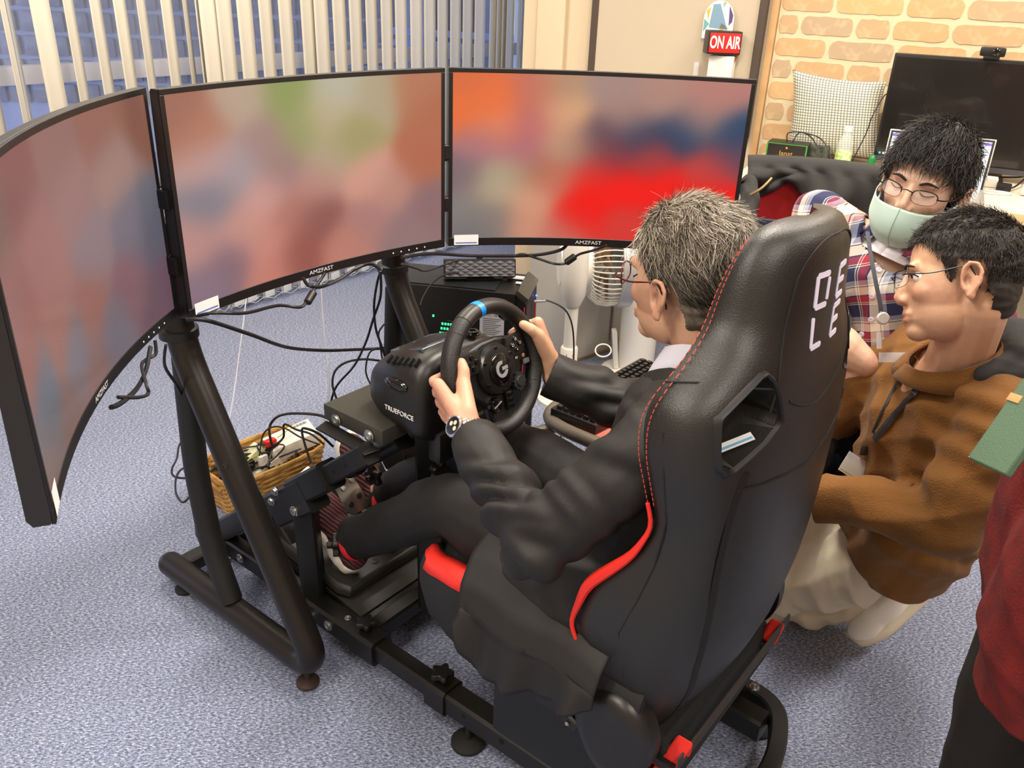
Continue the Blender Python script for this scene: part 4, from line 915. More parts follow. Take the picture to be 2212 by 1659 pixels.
# brown stool under the far end of the right screen
sb = at_z(1195, 560, 0); sto = thing('wooden_stool', 'small brown wooden stool glimpsed under the right screen', 'stool', sb)
WDM = mat('brown wood', '7b5333', .5, var=(20, '6a4529', 1))
MB().box(sb+ZH*.30+V(.05, .1, 0), (.36, .26, .03), bev=.006).build('stool_top', WDM, sto)
for i in (-1, 1):
    for j in (-1, 1): MB().box(sb+V(.05+.15*i, .1+.10*j, .143), (.03, .03, .285)).build('leg', WDM, sto)
# ------------------------------------------------------------ desk with its things
DO = .13
dz = at_pl(1800, 345, BP+BN*DO, BN).z
DT = mat('desk top', 'cfc4b2', .45)
tD0, tD1 = T_BR0+.05, 2.4
dk = thing('desk', 'pale laminate desk against the brick patterned wall', 'desk', bl((tD0+tD1)/2, .35, 0))
MB().box(bl((tD0+tD1)/2, .36, dz-.014), (tD1-tD0, .66, .028), (BD, BN, ZH), bev=.004).build('desk_top', DT, dk)
MB().box(bl((tD0+tD1)/2, .695, dz-.016), (tD1-tD0, .012, .032), (BD, BN, ZH), bev=.002).build('edge_strip', mat('desk edge', 'd7bd8c', .5), dk)
for t in (tD0+.05, tD1-.05):
    for o_ in (.08, .64): MB().box(bl(t, o_, (dz-.03)/2), (.05, .05, dz-.03), (BD, BN, ZH)).build('leg', WHITE, dk)
MB().box(bl((tD0+tD1)/2, .06, dz-.2), (tD1-tD0-.1, .02, .34), (BD, BN, ZH)).build('back_panel', mat('modesty panel', '2a2620', .7), dk)
# cushion
def quadpts(pxs, o): return [at_pl(x, y, BP+BN*o, BN) for x, y in pxs]
CUM = mat('cushion check', 'e9e2cf', .9, bump=(300, .3)); nt = CUM.node_tree; b = nt.nodes['Principled BSDF']
tc = nt.nodes.new('ShaderNodeTexCoord'); bt = nt.nodes.new('ShaderNodeTexBrick'); bt.offset = 0; bt.squash = 1
bt.inputs['Scale'].default_value = 1; bt.inputs['Brick Width'].default_value = 1/31; bt.inputs['Row Height'].default_value = 1/31; bt.inputs['Mortar Size'].default_value = .0065; bt.inputs['Mortar Smooth'].default_value = .3
bt.inputs['Color1'].default_value = lin('efe7d4'); bt.inputs['Color2'].default_value = lin('e6dec9'); bt.inputs['Mortar'].default_value = lin('7c7e74')
nt.links.new(tc.outputs['UV'], bt.inputs['Vector']); nt.links.new(bt.outputs[0], b.inputs['Base Color'])
qq = quadpts([(1712, 150), (1916, 176), (1900, 345), (1694, 338)], .12)
cc = sum(qq, V(0, 0, 0))/4; cu = thing('cushion', 'cream cushion with a fine grey grid leaning on the brick wall', 'cushion', cc)
for side in (1, -1):
    def cfn(u, v, side=side):
        p = qq[3].lerp(qq[2], u).lerp(qq[0].lerp(qq[1], u), v); ex, ey = 1-abs(2*u-1)**2.6, 1-abs(2*v-1)**2.6
        pin = .018*(abs(2*u-1)**3*(1-abs(2*v-1)**2)) ; pinv = .014*(abs(2*v-1)**3*(1-abs(2*u-1)**2))
        p = p-BD*(pin*math.copysign(1, 2*u-1))-ZH*(pinv*math.copysign(1, 2*v-1))
        return p+BN*(side*.062*(max(ex, 0)*max(ey, 0))**.45)
    MB().grid(cfn, 28, 28).build('cushion_cover' if side > 0 else 'cushion_back', CUM, cu, smooth=80)
# desk monitor and webcam
DKM = mat('desk monitor black', '141312', .35)
mo = .20; m0, m1 = at_pl(1934, 114, BP+BN*mo, BN), at_pl(1900, 346, BP+BN*mo, BN); mh = m0.z-m1.z; mw_ = mh*1.72
mc = m0+BD*(mw_/2)-ZH*(mh/2); dm = thing('desk_monitor', 'large dark switched-off monitor on the desk under the webcam', 'monitor', V(mc.x, mc.y, dz))
MB().box(mc-BN*.012, (mw_, .03, mh), (BD, BN, ZH), bev=.004).build('housing', DKM, dm)
MB().box(mc+BN*.0035+ZH*.006, (mw_-.016, .002, mh-.034), (BD, BN, ZH)).build('screen', mat('dark screen', '1d1b1a', .18, coat=.3), dm)
MB().box(mc+BN*.0045-ZH*(mh/2-.009), (mw_-.004, .003, .018), (BD, BN, ZH)).build('lower_bezel', mat('bezel grey', '47454c', .35), dm)
for k, c_ in enumerate(('3aa8e8', 'c8d4dc', 'c8d4dc')): MB().box(mc+BN*.005-ZH*(mh/2-.028)-BD*(mw_/2-.02-.013*k), (.007, .001, .007), (BD, BN, ZH)).build('task_icon', mat('icon '+c_, c_, .5, emit=(c_, .7)), dm)
MB().box(mc-BN*.04-ZH*(mh/2), (.06, .03, .3), (BD, BN, ZH)).build('stand', DKM, dm); MB().box(V(mc.x, mc.y, dz+.006)-BN*.04, (.24, .18, .012), (BD, BN, ZH), bev=.004).build('stand_foot', DKM, dm)
wcp = at_pl(2145, 112, BP+BN*(mo+.01), BN); wbc = thing('webcam', 'small black webcam clipped on top of the dark desk monitor', 'webcam', wcp)
pw = (wcp-CAM).dot(CF)/CAM_F
MB().box(wcp, (50*pw, .03, 19*pw), (BD, BN, ZH), bev=.009).build('body', PLASTIC, wbc)
MB().lathe([(8*pw, 0), (8*pw, .004), (6*pw, .006), (3*pw, .005)], mtx(wcp+BN*.0145+BD*.010, BD, ZH, BN), 24).build('lens', GLOSS, wbc)
MB().cyl(wcp-ZH*.008, wcp-ZH*.028, .004).build('stem', PLASTIC, wbc); MB().box(V(wcp.x, wcp.y, m0.z+.006)+BN*-.005, (32*pw, .035, .012), (BD, BN, ZH), bev=.003).build('clip', PLASTIC, wbc)
# laptop
lo_ = .42; l0, l1, l2 = at_pl(1924, 278, BP+BN*lo_, BN), at_pl(2154, 302, BP+BN*lo_, BN), at_pl(2104, 446, BP+BN*lo_, BN)
LX = (l1-l0).normalized(); LW = (l1-l0).length; lh = LW*.66; LY = (ZH*.97-BN*.22).normalized(); LY = (LY-LX*LY.dot(LX)).normalized(); LN = LX.cross(LY); LN = LN if LN.dot(BN) > 0 else -LN
lc_ = (l0+l1)/2-LY*(lh/2); lap = thing('laptop', 'open silver laptop with a white page behind the plaid-shirted man', 'laptop', V(lc_.x, lc_.y, dz))
SIL = mat('laptop silver', 'b5b2ac', .35, .6)
MB().box(lc_, (LW, .007, lh), (LX, LN, LY), bev=.003).build('lid', SIL, lap)
MB().box(lc_+LN*.0042, (LW-.008, .001, lh-.008), (LX, LN, LY)).build('screen_border', DKM, lap)
MB().box(lc_+LN*.0062+LY*.004, (LW-.022, .001, lh-.03), (LX, LN, LY)).build('screen', mat('page white', 'dfe7ef', .4, emit=('dfe9f2', .75)), lap)
MB().box(lc_+LN*.0080+LY*(lh/2-.018), (LW-.022, .001, .009), (LX, LN, LY)).build('title_bar', mat('title bar', '6a5aa8', .4, emit=('6a5aa8', .5)), lap)
bb_ = lc_-LY*(lh/2); MB().box(V(bb_.x, bb_.y, dz+.010)+BN*.11, (LW, .22, .014), (LX, BN, ZH), bev=.004).build('base', SIL, lap)
# small things on the desk
def dpt(x, y, o): p = at_pl(x, y, BP+BN*o, BN); return V(p.x, p.y, dz)
bx = dpt(1702, 330, .22); bxp = (bx-CAM).dot(CF)/CAM_F
tbx = thing('tea_box', 'black tea box with a green edge and gold lettering on the desk', 'box', bx)
MB().box(bx+ZH*.031, (84*bxp, .10, .062), (BD, BN, ZH), bev=.002).build('carton', mat('tea dark', '20261c', .5), tbx)
MB().box(bx+ZH*.031+BN*.0505, (84*bxp, .001, .061), (BD, BN, ZH)).build('green_border', mat('tea green', '3a8a35', .5), tbx)
MB().box(bx+ZH*.031+BN*.0516, (78*bxp, .001, .055), (BD, BN, ZH)).build('front_print', mat('tea black', '17130f', .35), tbx)
text('gold_lettering', 'Janat', .026, bx+ZH*.026+BN*.0526, BD, ZH, mat('gold print', 'c9a14e', .4, .5), tbx)
MB().lathe([(.004, 0), (.004, .0006)], mtx(bx+ZH*.047+BN*.0524, BD, ZH, BN), 12).build('gold_crest', mat('gold print', 'c9a14e', .4, .5), tbx)
tis = dpt(1770, 330, .16); tx_ = thing('camouflage_pouch', 'dark mottled box between the tea box and the bottle', 'box', tis)
MB().box(tis+ZH*.028, (.075, .09, .056), (BD, BN, ZH), bev=.01).build('case', mat('pouch cloth', '2a2d26', .8, var=(60, '555a4c', 1)), tx_)
bo_ = dpt(1822, 335, .24); btl = thing('water_bottle', 'clear plastic bottle with a green leaf label on the desk', 'bottle', bo_)
PET = mat('bottle plastic', 'eaf2ee', .06, alpha=.28)
MB().lathe([(.026, 0), (.029, .008), (.029, .065), (.027, .072), (.028, .085), (.018, .11), (.0125, .120), (.0125, .128)], Matrix.Translation(bo_), 24).build('bottle_body', PET, btl)
MB().lathe([(.0295, .010), (.0295, .055)], Matrix.Translation(bo_), 24, cap=False).build('label', mat('leaf label', 'dfe9b8', .6, var=(70, '8fb35a', 1)), btl)
MB().lathe([(.0145, .124), (.0145, .142), (.013, .144)], Matrix.Translation(bo_), 20).build('cap', WHITE, btl)
gp_ = dpt(1884, 345, .25); tag(MB().ell(gp_+ZH*.028, (.014, .012, .028), (BD, BN, ZH), 2).build('green_packet', mat('green glossy', '1d7a3e', .25)), 'small shiny green packet standing left of the dark monitor', 'packet')
ck = dpt(2216, 478, .40); ckp = (ck-CAM).dot(CF)/CAM_F; clk = thing('digital_thermometer', 'cream digital thermometer with a grey display at the right edge of the desk', 'thermometer', ck)
CM = (BD*.98+BN*.2).normalized(); CN = ZH.cross(CM); CN = CN if CN.dot(BN) > 0 else -CN; CU_ = (ZH*.97-CN*.2).normalized()
MB().box(ck+ZH*.05, (.075, .016, .095), (CM, CN, CU_), bev=.007).build('case', mat('thermo case', 'e6dcbc', .4), clk)
MB().box(ck+ZH*.048+CN*.0085, (.056, .002, .066), (CM, CN, CU_)).build('display', mat('lcd', '9a9c90', .3), clk)
text('display_digits', '2\n48', .026, ck+ZH*.048+CN*.010-CM*.012, CM, CU_, mat('lcd digit', '33352f', .5), clk, ext=.0001)
cable('white_cable', 'white cable loop lying on the desk behind the two men', [tuple(dpt(2100, 440, .45)+ZH*.005), tuple(dpt(2150, 448, .44)+ZH*.005), tuple(dpt(2178, 442, .42)+ZH*.006), tuple(dpt(2150, 436, .40)+ZH*.005), tuple(dpt(2105, 432, .42)+ZH*.005)], .003, WHITE, 'cable')
cable('black_power_cable', 'black cable curling behind the thermometer on the desk', [tuple(dpt(2130, 395, .15)+ZH*.004), tuple(dpt(2190, 400, .18)+ZH*.02), tuple(dpt(2205, 415, .22)+ZH*.03), tuple(dpt(2180, 440, .32)+ZH*.01), tuple(dpt(2150, 445, .38)+ZH*.01)], .003, CABLE, 'cable')
tag(MB().box(dpt(2158, 440, .36)+ZH*.014, (.045, .03, .024), (BD, BN, ZH), bev=.004).build('power_adapter', PLASTIC), 'small black power adapter among the desk cables', 'adapter')
tag(MB().box(dpt(2130, 418, .3)+ZH*.016, (.05, .05, .03), (BD, BN, ZH), bev=.004).build('white_charger', WHITE), 'white charger block beside the laptop', 'charger')
cable('desk_cable', 'thin black cable arching from the tea box towards the bottle', [tuple(bx+ZH*.062-BD*.01), tuple(bx+ZH*.095-BD*.01), tuple(bx+ZH*.10+BD*.05), tuple(bx+ZH*.085+BD*.12+BN*.03), tuple(bx+ZH*.02+BD*.17+BN*.06)], .0022, CABLE, 'cable')
cable('desk_cable', 'second black cable running from the tea box down the cushion', [tuple(bx+ZH*.062+BD*.01), tuple(bx+ZH*.10+BD*.03), tuple(bx+ZH*.09+BD*.08+BN*.03), tuple(bx+ZH*.05+BD*.12+BN*.08), tuple(bx+ZH*.0+BD*.14+BN*.10)], .0022, CABLE, 'cable')
q1, q2, q3 = at_pl(1912, 205, BP+BN*.18, BN), at_pl(1870, 290, BP+BN*.24, BN), dpt(1845, 325, .25)+ZH*.02
cable('desk_cable', 'black cable hanging from the dark monitor across the cushion', [tuple(q1+BD*.03), tuple(q1), tuple(at_pl(1885, 250, BP+BN*.25, BN)), tuple(q2), tuple(q3)], .0020, CABLE, 'cable')
# ------------------------------------------------------------ office chair with a jacket over its back
ch0, ch1 = at_d(1622, 350, 2.30), at_d(1905, 372, 2.22); CX_ = (ch1-ch0); CX_.z = 0; cwid = CX_.length; CX_.normalize(); CY_ = V(CX_.y, -CX_.x, 0)  # towards the camera
ctop = (ch0.z+ch1.z)/2; cc_ = (ch0+ch1)/2; oc = thing('office_chair', 'red backed office chair half covered by a dark jacket', 'chair', V(cc_.x, cc_.y, 0))
RC = mat('chair red mesh', 'a01016', .8, bump=(500, .3)); NVY = mat('navy cloth', '1e2238', .85)
def cbk(u, v): return V(cc_.x, cc_.y, 0)+CX_*((u-.5)*(cwid*.98))+CY_*(-.03+.05*(2*u-1)**2)+ZH*(.56+(ctop-.012-.56)*v)
MB().grid(cbk, 12, 12).build('backrest', RC, oc, smooth=60, solid=.03)
MB().box(V(cc_.x, cc_.y, .46)+CY_*.24, (cwid*1.1, .46, .07), (CX_, CY_, ZH), bev=.03).build('seat', RC, oc)
MB().cyl(V(cc_.x, cc_.y, .08)+CY_*.22, V(cc_.x, cc_.y, .43)+CY_*.22, .03).build('column', PLASTIC, oc)
for k in range(5):
    a_ = 2*PI*k/5+.3; c0 = V(cc_.x, cc_.y, .09)+CY_*.22; e = c0+V(.26*math.cos(a_), .26*math.sin(a_), -.03)
    lg = MB().rtube([c0, e], .045, .03).build('leg', PLASTIC, oc); MB().ell((e.x, e.y, .028), (.028, .02, .028), None, 2).build('caster', RUBBER, lg)
MB().box(V(cc_.x, cc_.y, .5)-CY_*.03, (.06, .02, .25), (CX_, CY_, ZH)).build('back_bar', PLASTIC, oc)
JM = mat('draped jacket', '2b2a29', .9, bump=(500, .35))
jk = thing('dark_jacket', 'dark grey jacket draped over the red office chair back', 'jacket', V(cc_.x, cc_.y, ctop-.1))
def drape(side, bot):
    def fn(u, v):
        bt_ = bot(u); k = v
        off = .030+.012*math.sin(9*u+5*k)*k+.035*k*k*(1 if side > 0 else .6)
        top = .014; p = V(cc_.x, cc_.y, 0)+CX_*((u-.5)*(cwid*1.06)+.008*math.sin(6*k))+CY_*(-.03+.05*(2*u-1)**2)
        if k < .12: a_ = k/.12*PI/2; return p+CY_*(side*math.sin(a_)*.032)+ZH*(ctop+math.cos(a_)*.024-.006-.004*0)
        kk = (k-.12)/.88
        return p+CY_*(side*(.032+.034*math.sin(PI*min(1, kk))*abs(math.sin(5*u+1+1.5*kk))+.016*kk*math.sin(19*u+4*kk)+.006*math.sin(33*u-7*kk)))+ZH*(ctop-.006-kk*bt_)
    return fn
MB().grid(drape(1, lambda u: .050+.022*math.sin(u*14)+.05*u+.40*max(0, u-.45)), 40, 26).build('jacket_front', JM, jk, smooth=80, solid=.004)
MB().grid(drape(-1, lambda u: .40), 30, 12).build('jacket_rear', JM, jk, smooth=80, solid=.004)
zp = at_d(1612, 428, 2.18); zq = at_d(1658, 392, 2.18)
slv = MB(); p0_ = at_d(1612, 385, 2.24)
slv.caps(at_d(1620, 400, 2.25), .026, at_d(1612, 470, 2.20), .030).caps(at_d(1612, 470, 2.20), .030, at_d(1625, 560, 2.14), .036)
blob('sleeve', slv, JM, jk, .006, 5, sculpt=folds(.004, 40, 3))
MB().tube(spline([zp+CF*-.035, (zp+zq)/2+ZH*-.006+CF*-.045, zq+CF*-.035], 6), .0035, 6).build('zip', mat('zip brass', '8f8058', .4, .7), jk)
nb_ = at_d(1670, 470, 2.16); MB().box(nb_-ZH*.06, (.20, .02, .11), (CX_, CY_, ZH), bev=.008).build('lining', NVY, jk)
# ------------------------------------------------------------ PC tower on its low stand
pT = .560
pa = V(.023, 2.48, 0); PX = V(-.985, .17, 0).normalized(); PYv = V(.17, .985, 0).normalized(); PL, PW = .435, .205
pc0 = pa+PX*(PL/2)+PYv*(PW/2)
pc = thing('pc_tower', 'black desktop computer tower with a red front line behind the wheel', 'computer', V(pc0.x, pc0.y, .135))
PCM = mat('tower steel', '0a0a0b', .45); PCT = mat('tower top', '1d2023', .35, .3)
pB = .135
MB().box(pc0+ZH*((pT+pB)/2)+PX*.012, (PL-.024, PW, pT-pB), (PX, PYv, ZH), bev=.004).build('case', PCM, pc)
MB().box(pc0+ZH*(pT+.002)+PX*.04, (PL-.10, PW-.02, .004), (PX, PYv, ZH), bev=.001).build('top_panel', PCT, pc)
def pcp(l, w_, z): return pa+PX*l+PYv*w_+ZH*z         # l from the front edge back, w from the near side
fr_ = [pcp(.024, 0, pT), pcp(-.012, .0, pT-.03), pcp(-.018, 0, pB+.02), pcp(.024, 0, pB)]
MB().loft([[p+PYv*(.004) for p in fr_], [p+PYv*(PW-.004) for p in fr_]]).build('front_panel', PCM, pc, bev=.004)
MB().box(pcp(.005, PW/2, pT-.008), (.045, PW*.98, .018), ((PX*.8+ZH*.6).normalized(), PYv, (ZH*.8-PX*.6).normalized()), bev=.004).build('front_brow', mat('brow', '4a4640', .35, .5), pc)
RLn = mat('tower red line', 'b3242b', .4, emit=('b3242b', .1))
MB().tube([pcp(-.006, -.001, pT-.04), pcp(-.012, -.001, pB+.03)], .0022, 5).build('red_line', RLn, pc)
MB().tube([pcp(-.019, PW*.62, pT-.06), pcp(-.024, PW*.62, pB+.03)], .0022, 5).build('red_line', RLn, pc)
BLU = mat('blue light', '2a3cff', .4, emit=('3a4cff', 9)); MB().ell(pcp(-.019, .155, pT-.052), (.0035, .0035, .0035), None, 2).build('power_light', BLU, pc)
for k in range(3): MB().ell(pcp(-.022, .165, pT-.235-.011*k), (.002, .002, .003), None, 1).build('status_light', BLU, pc)
vent = MB()
for i in range(9):
    for j in range(14): vent.box(pcp(-.0215-.0003*j, .03+.018*i, pB+.05+.011*j), (.003, .009, .004), (PX, PYv, ZH))
vv = vent.build('front_mesh', mat('mesh dark', '1d1d20', .5), pc, smooth=0); vv['kind'] = 'stuff'
# warning label on the side, green lights inside
lb = pcp(.06, -.0015, pT-.085)
lbl = MB().box(lb+PX*.035-ZH*.02, (.078, .001, .105), (PX, PYv, ZH)).build('warning_label', mat('grey label', 'b9bcc0', .6), pc, label='grey warning label reading 注意')
INK = mat('label ink', '33353a', .7)
text('label_title', '⚠⚠ 注意', .0135, lb+PX*.036+ZH*.012-PYv*.0012, -PX, ZH, INK, pc, ext=.0001)
for k in range(9): MB().box(lb+PX*(.035+.004*(k % 3))-ZH*(.002+.0065*k)-PYv*.0009, (.058-.008*(k % 3), .0006, .0013), (PX, PYv, ZH)).build('label_line', INK, pc)
GRL = mat('green light', '2bff8a', .4, emit=('35e080', 3.0))
for j, (n_, l0_) in enumerate(((1, .285), (4, .255), (4, .258), (4, .262))):
    for k in range(n_): MB().box(pcp(l0_-.0095*k, -.0015, .455-.016*j-(.0 if j else -.008)), (.006, .001, .0075), (PX, PYv, ZH), bev=.0004).build('green_light', GRL, pc)
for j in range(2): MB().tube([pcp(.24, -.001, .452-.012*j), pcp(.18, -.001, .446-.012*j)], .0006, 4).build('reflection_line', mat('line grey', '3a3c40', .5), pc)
# papers and stickers on top
for nm_, l_, w_, a_, s_, m_ in (('top_label', .085, .165, .2, (.05, .032), PAPER), ('top_label', .050, .150, .2, (.055, .030), PAPER), ('top_label', .025, .100, .2, (.032, .018), mat('pale blue label', 'cfe0ee', .6))):
    MB().box(pcp(l_, w_, pT+.0046), (s_[0], s_[1], .0008), (PX, PYv, ZH)).build(nm_, m_, pc)
MB().box(pcp(.038, .142, pT+.0052), (.055, .004, .0008), (PX, PYv, ZH)).build('label_band', mat('label red', 'c0545a', .6), pc)
# speaker
spc = pcp(.155, .085, pT+.045); SX_ = cdir(.99, .05, .13); SX_.z = 0; SX_.normalize(); SN_ = V(SX_.y, -SX_.x, 0)
spk = thing('bar_speaker', 'grey bar speaker with diamond relief on top of the black tower', 'speaker', V(spc.x, spc.y, pT+.004))
sl, sh2 = .228, .058; UPS = (ZH*.97-SN_*.25).normalized(); SNN = SX_.cross(UPS); SNN = SNN if SNN.dot(SN_) > 0 else -SNN
SPG = mat('speaker grille', '5a5b60', .65)
MB().box(spc-SNN*.02, (sl, .045, sh2), (SX_, SNN, UPS), bev=.004).build('body', PLASTIC, spk)
b_ = MB(); nx, nz = 7, 3
for i in range(nx*2+1):
    for j in range(nz*2+1):
        if (i+j) % 2 == 0 and 0 < i < nx*2 and 0 < j < nz*2:
            pass
cwd, chh = (sl-.008)/nx, (sh2-.008)/nz
for i in range(-1, nx*2+1):
    for j in range(-1, nz*2+1):
        if (i+j) % 2: continue
        cx_, cy_ = -sl/2+.004+cwd/2*(i+1), -sh2/2+.004+chh/2*(j+1); L_, H_ = sl/2-.004, sh2/2-.004
        cl = lambda x, y: (max(-L_, min(L_, x)), max(-H_, min(H_, y)))
        P4 = [cl(cx_+cwd/2, cy_), cl(cx_, cy_+chh/2), cl(cx_-cwd/2, cy_), cl(cx_, cy_-chh/2)]; c_ = cl(cx_, cy_)
        if abs(cx_) > L_+1e-6 or abs(cy_) > H_+1e-6: continue
        q = [spc+SX_*x+UPS*y+SNN*.0035 for x, y in P4]; t_ = spc+SX_*c_[0]+UPS*c_[1]+SNN*.0065
        b_.add(q+[t_], [(0, 1, 4), (1, 2, 4), (2, 3, 4), (3, 0, 4)])
b_.build('diamond_grille', SPG, spk, smooth=0)
MB().box(V(spc.x, spc.y, pT+.010)-SN_*.015, (.09, .05, .014), (SX_, SN_, ZH), bev=.004).build('foot', GLOSS, spk)
MB().box(spc+UPS*(sh2/2+.003)-SNN*.02, (.02, .012, .006), (SX_, SNN, UPS), bev=.002).build('top_button', PLASTIC, spk)
# stand under the tower
lt = thing('low_table', 'low black metal stand under the computer tower', 'stand', V(pc0.x, pc0.y, 0))
MB().box(pc0+ZH*.122, (PL+.02, PW+.03, .022), (PX, PYv, ZH), bev=.003).build('shelf', BLACK, lt)
for l_ in (-.005, PL+.005):
    for w_ in (0, PW): MB().box(pcp(l_, w_, .056), (.022, .022, .112), (PX, PYv, ZH)).build('leg', BLACK, lt); 
# USB lead plugged in the front
cable('usb_lead', 'black lead plugged into the front of the tower and hanging down', [tuple(pcp(-.018, .105, pT-.055)), tuple(pcp(-.07, .12, pT-.055)), tuple(pcp(-.13, .135, pT-.10)), tuple(pcp(-.155, .14, pT-.22)), tuple(pcp(-.155, .14, .08)), tuple(pcp(-.13, .13, .004))], .003, CABLE)
tag(MB().cyl(pcp(-.02, .105, pT-.055), pcp(-.055, .115, pT-.053), .0045, .004).build('usb_plug', mat('grey plug', '9a9a9e', .4)), 'grey plug in the front socket of the tower', 'plug')
# ------------------------------------------------------------ red stool chair with a keyboard
kc = V(.305, 1.895, 0); KX = V(.62, .785, 0).normalized(); KY = V(-.785, .62, 0).normalized()
rc = thing('tubular_chair', 'chair with coral red seat and brown-grey curved tube leg behind the driver arm', 'chair', kc)
CHT = mat('chair tube', '6e675c', .4, .3); CRL = mat('coral seat', 'd0705e', .75, bump=(600, .3))
rim = [kc+KX*(.185*math.copysign(abs(math.cos(t))**.75, math.cos(t)))+KY*(.195*math.copysign(abs(math.sin(t))**.75, math.sin(t)))+ZH*(.455+.012*math.cos(2*t)) for t in np.linspace(0, 2*PI, 41)[:-1]]
MB().tube(rim, .017, 12, closed=True).build('seat_rim', CHT, rc, smooth=60)
MB().add([kc+ZH*.448]+[kc.lerp(V(p.x, p.y, 0), .96)+ZH*(p.z-.002) for p in rim], [(0, i+1, (i+1) % 40+1) for i in range(40)]).build('seat', CRL, rc, solid=.01)
for a_, b_ in ((-.9, .75), (.8, .8), (-.8, -.7), (.8, -.8)):
    e = kc+KX*(.15*a_)+KY*(.16*b_); d_ = (e-kc).normalized(); MB().tube(fillet([e+ZH*.445, e+d_*.10+ZH*.42, e+d_*.12+ZH*.0], .09, 8), .014, 12).build('leg', CHT, rc, smooth=60)
kb_ = V(.280, 1.985, .480); kb2 = thing('keyboard', 'black keyboard lying on the coral red chair seat', 'keyboard', kb_)
MB().box(kb_, (.42, .135, .026), (KX, KY, ZH), bev=.004).build('case', PLASTIC, kb2)
kme = MB().loft([[V(x*s_, y*s_, z_) for x, y in ((-.0075, -.0075), (.0075, -.0075), (.0075, .0075), (-.0075, .0075))] for s_, z_ in ((1, 0), (.74, .008))]).mesh('key', smooth=0)
KM = mat('key cap', '1a1a1b', .25)
for i in range(21):
    for j in range(6):
        o = link('key', kme, KM, kb2); o.location = KX*(-.195+.0192*i)+KY*(-.05+.0195*j)+ZH*.0135; o.rotation_euler.z = math.atan2(KX.y, KX.x)
# ------------------------------------------------------------ wicker basket with a power strip and cables
g0, g1 = at_z(500, 1058, .13), at_z(714, 962, .13); GX = (g1-g0); GX.z = 0; gl = GX.length; GX.normalize(); GY = V(-GX.y, GX.x, 0)
gc_ = V((g0.x+g1.x)/2, (g0.y+g1.y)/2, 0)+GY*.10; bk = thing('wicker_basket', 'long tan wicker basket full of cables on the carpet', 'basket', gc_)
WK = mat('wicker', 'c59a55', .6, var=(35, 'a87838', 1), bump=(200, .3))
def bring(k, z_, ph, am=.003):
    out = []
    hx, hy = gl/2*k, .10*k; N_ = 72
    for i in range(N_):
        t = 2*PI*i/N_; c, s_ = math.cos(t), math.sin(t); f = am*math.sin(18*t+ph)
        out.append(gc_+GX*((hx+f)*math.copysign(abs(c)**.45, c))+GY*((hy+f)*math.copysign(abs(s_)**.45, s_))+ZH*z_)
    return out
for j in range(15): MB().tube(bring(.86+.14*j/14, .008+.0082*j, PI*(j % 2)), .0048, 6, closed=True).build('wicker_strand', WK, bk, smooth=60)
for q in range(3): MB().tube(bring(1.01, .128+.003*q, q*2, .002), .0055, 6, closed=True).build('rim_strand', WK, bk, smooth=60)
N_ = 36
for i in range(0, 72, 2):
    a_, b_ = bring(.86, .004, 0, 0)[i], bring(1.0, .13, 0, 0)[i]; MB().tube([a_, b_], .003, 5).build('stake', WK, bk)
MB().box(gc_+ZH*.006, (gl*.84, .17, .008), (GX, GY, ZH)).build('basket_bottom', WK, bk)
MB().tube(spline([gc_-GX*(gl/2)-GY*.04+ZH*.10, gc_-GX*(gl/2+.02)-GY*.02+ZH*.125, gc_-GX*(gl/2+.02)+GY*.03+ZH*.125, gc_-GX*(gl/2)+GY*.05+ZH*.10], 6), .006, 8).build('handle', WK, bk)
wx = gc_+GX*(gl*.30)+ZH*.135; WX1 = (GX*.92+ZH*.22-GY*.3).normalized(); WX2 = GY.copy(); WX3 = WX1.cross(WX2).normalized(); WX2 = WX3.cross(WX1)
ad = thing('power_unit', 'white power box with a bar code sticking out of the basket', 'power unit', wx)
MB().box(wx, (.15, .085, .045), (WX1, WX2, WX3), bev=.005).build('body', WHITE, ad)
for k in range(12): MB().box(wx+WX1*(.025+.0035*k)+WX3*.0232-WX2*.028*-1, (.0015 if k % 3 else .0025, .012, .0004), (WX1, WX2, WX3)).build('bar_mark', INK, ad)
MB().box(wx-WX1*.077, (.004, .05, .03), (WX1, WX2, WX3), bev=.001).build('switch_plate', mat('pale switch', 'cfcac8', .4), ad); MB().box(wx-WX1*.0795, (.002, .016, .003), (WX1, WX2, WX3)).build('switch_slot', INK, ad)
st_ = gc_-GX*(gl*.02)+ZH*.085; ps = thing('power_strip', 'cream power strip with a red plug lying in the basket', 'power strip', st_)
MB().box(st_, (.24, .05, .03), ((GX*.95+ZH*.3).normalized(), GY, (ZH*.95-GX*.3).normalized()), bev=.005).build('strip_body', mat('strip cream', 'd9d3bd', .4), ps)
MB().box(st_+GX*.035+ZH*.075, (.035, .02, .018), (GX, GY, ZH), bev=.004).build('red_collar', mat('bright red plastic', 'e0261c', .4), ps)
MB().box(st_+GX*.035+ZH*.045, (.024, .022, .045), (GX, GY, ZH), bev=.004).build('plug', PLASTIC, ps)
for k, m_ in enumerate((PLASTIC, PLASTIC, WHITE)): MB().box(st_+GX*(-.09+.045*k)+ZH*(.03), (.028, .03, .035), (GX, GY, ZH), bev=.005).build('plug', m_, ps)
MB().box(st_+GX*-.01+ZH*.05+GY*.02, (.05, .04, .03), ((GX+ZH*.5).normalized(), GY, (ZH-GX*.5).normalized()), bev=.005).build('adapter', mat('olive adapter', 'cfd0a8', .5), ps)
rc_ = random.Random(11)
def loopc(name, label, n_, r_, m_, seed, sp=1.0, lift=.16):
    q = random.Random(seed); pts = []
    for i in range(n_):
        pts.append(tuple(gc_+GX*(q.uniform(-.42, .30)*gl*sp)+GY*q.uniform(-.06, .08)+ZH*q.uniform(.06, lift)))
    return cable(name, label, pts, r_, m_)
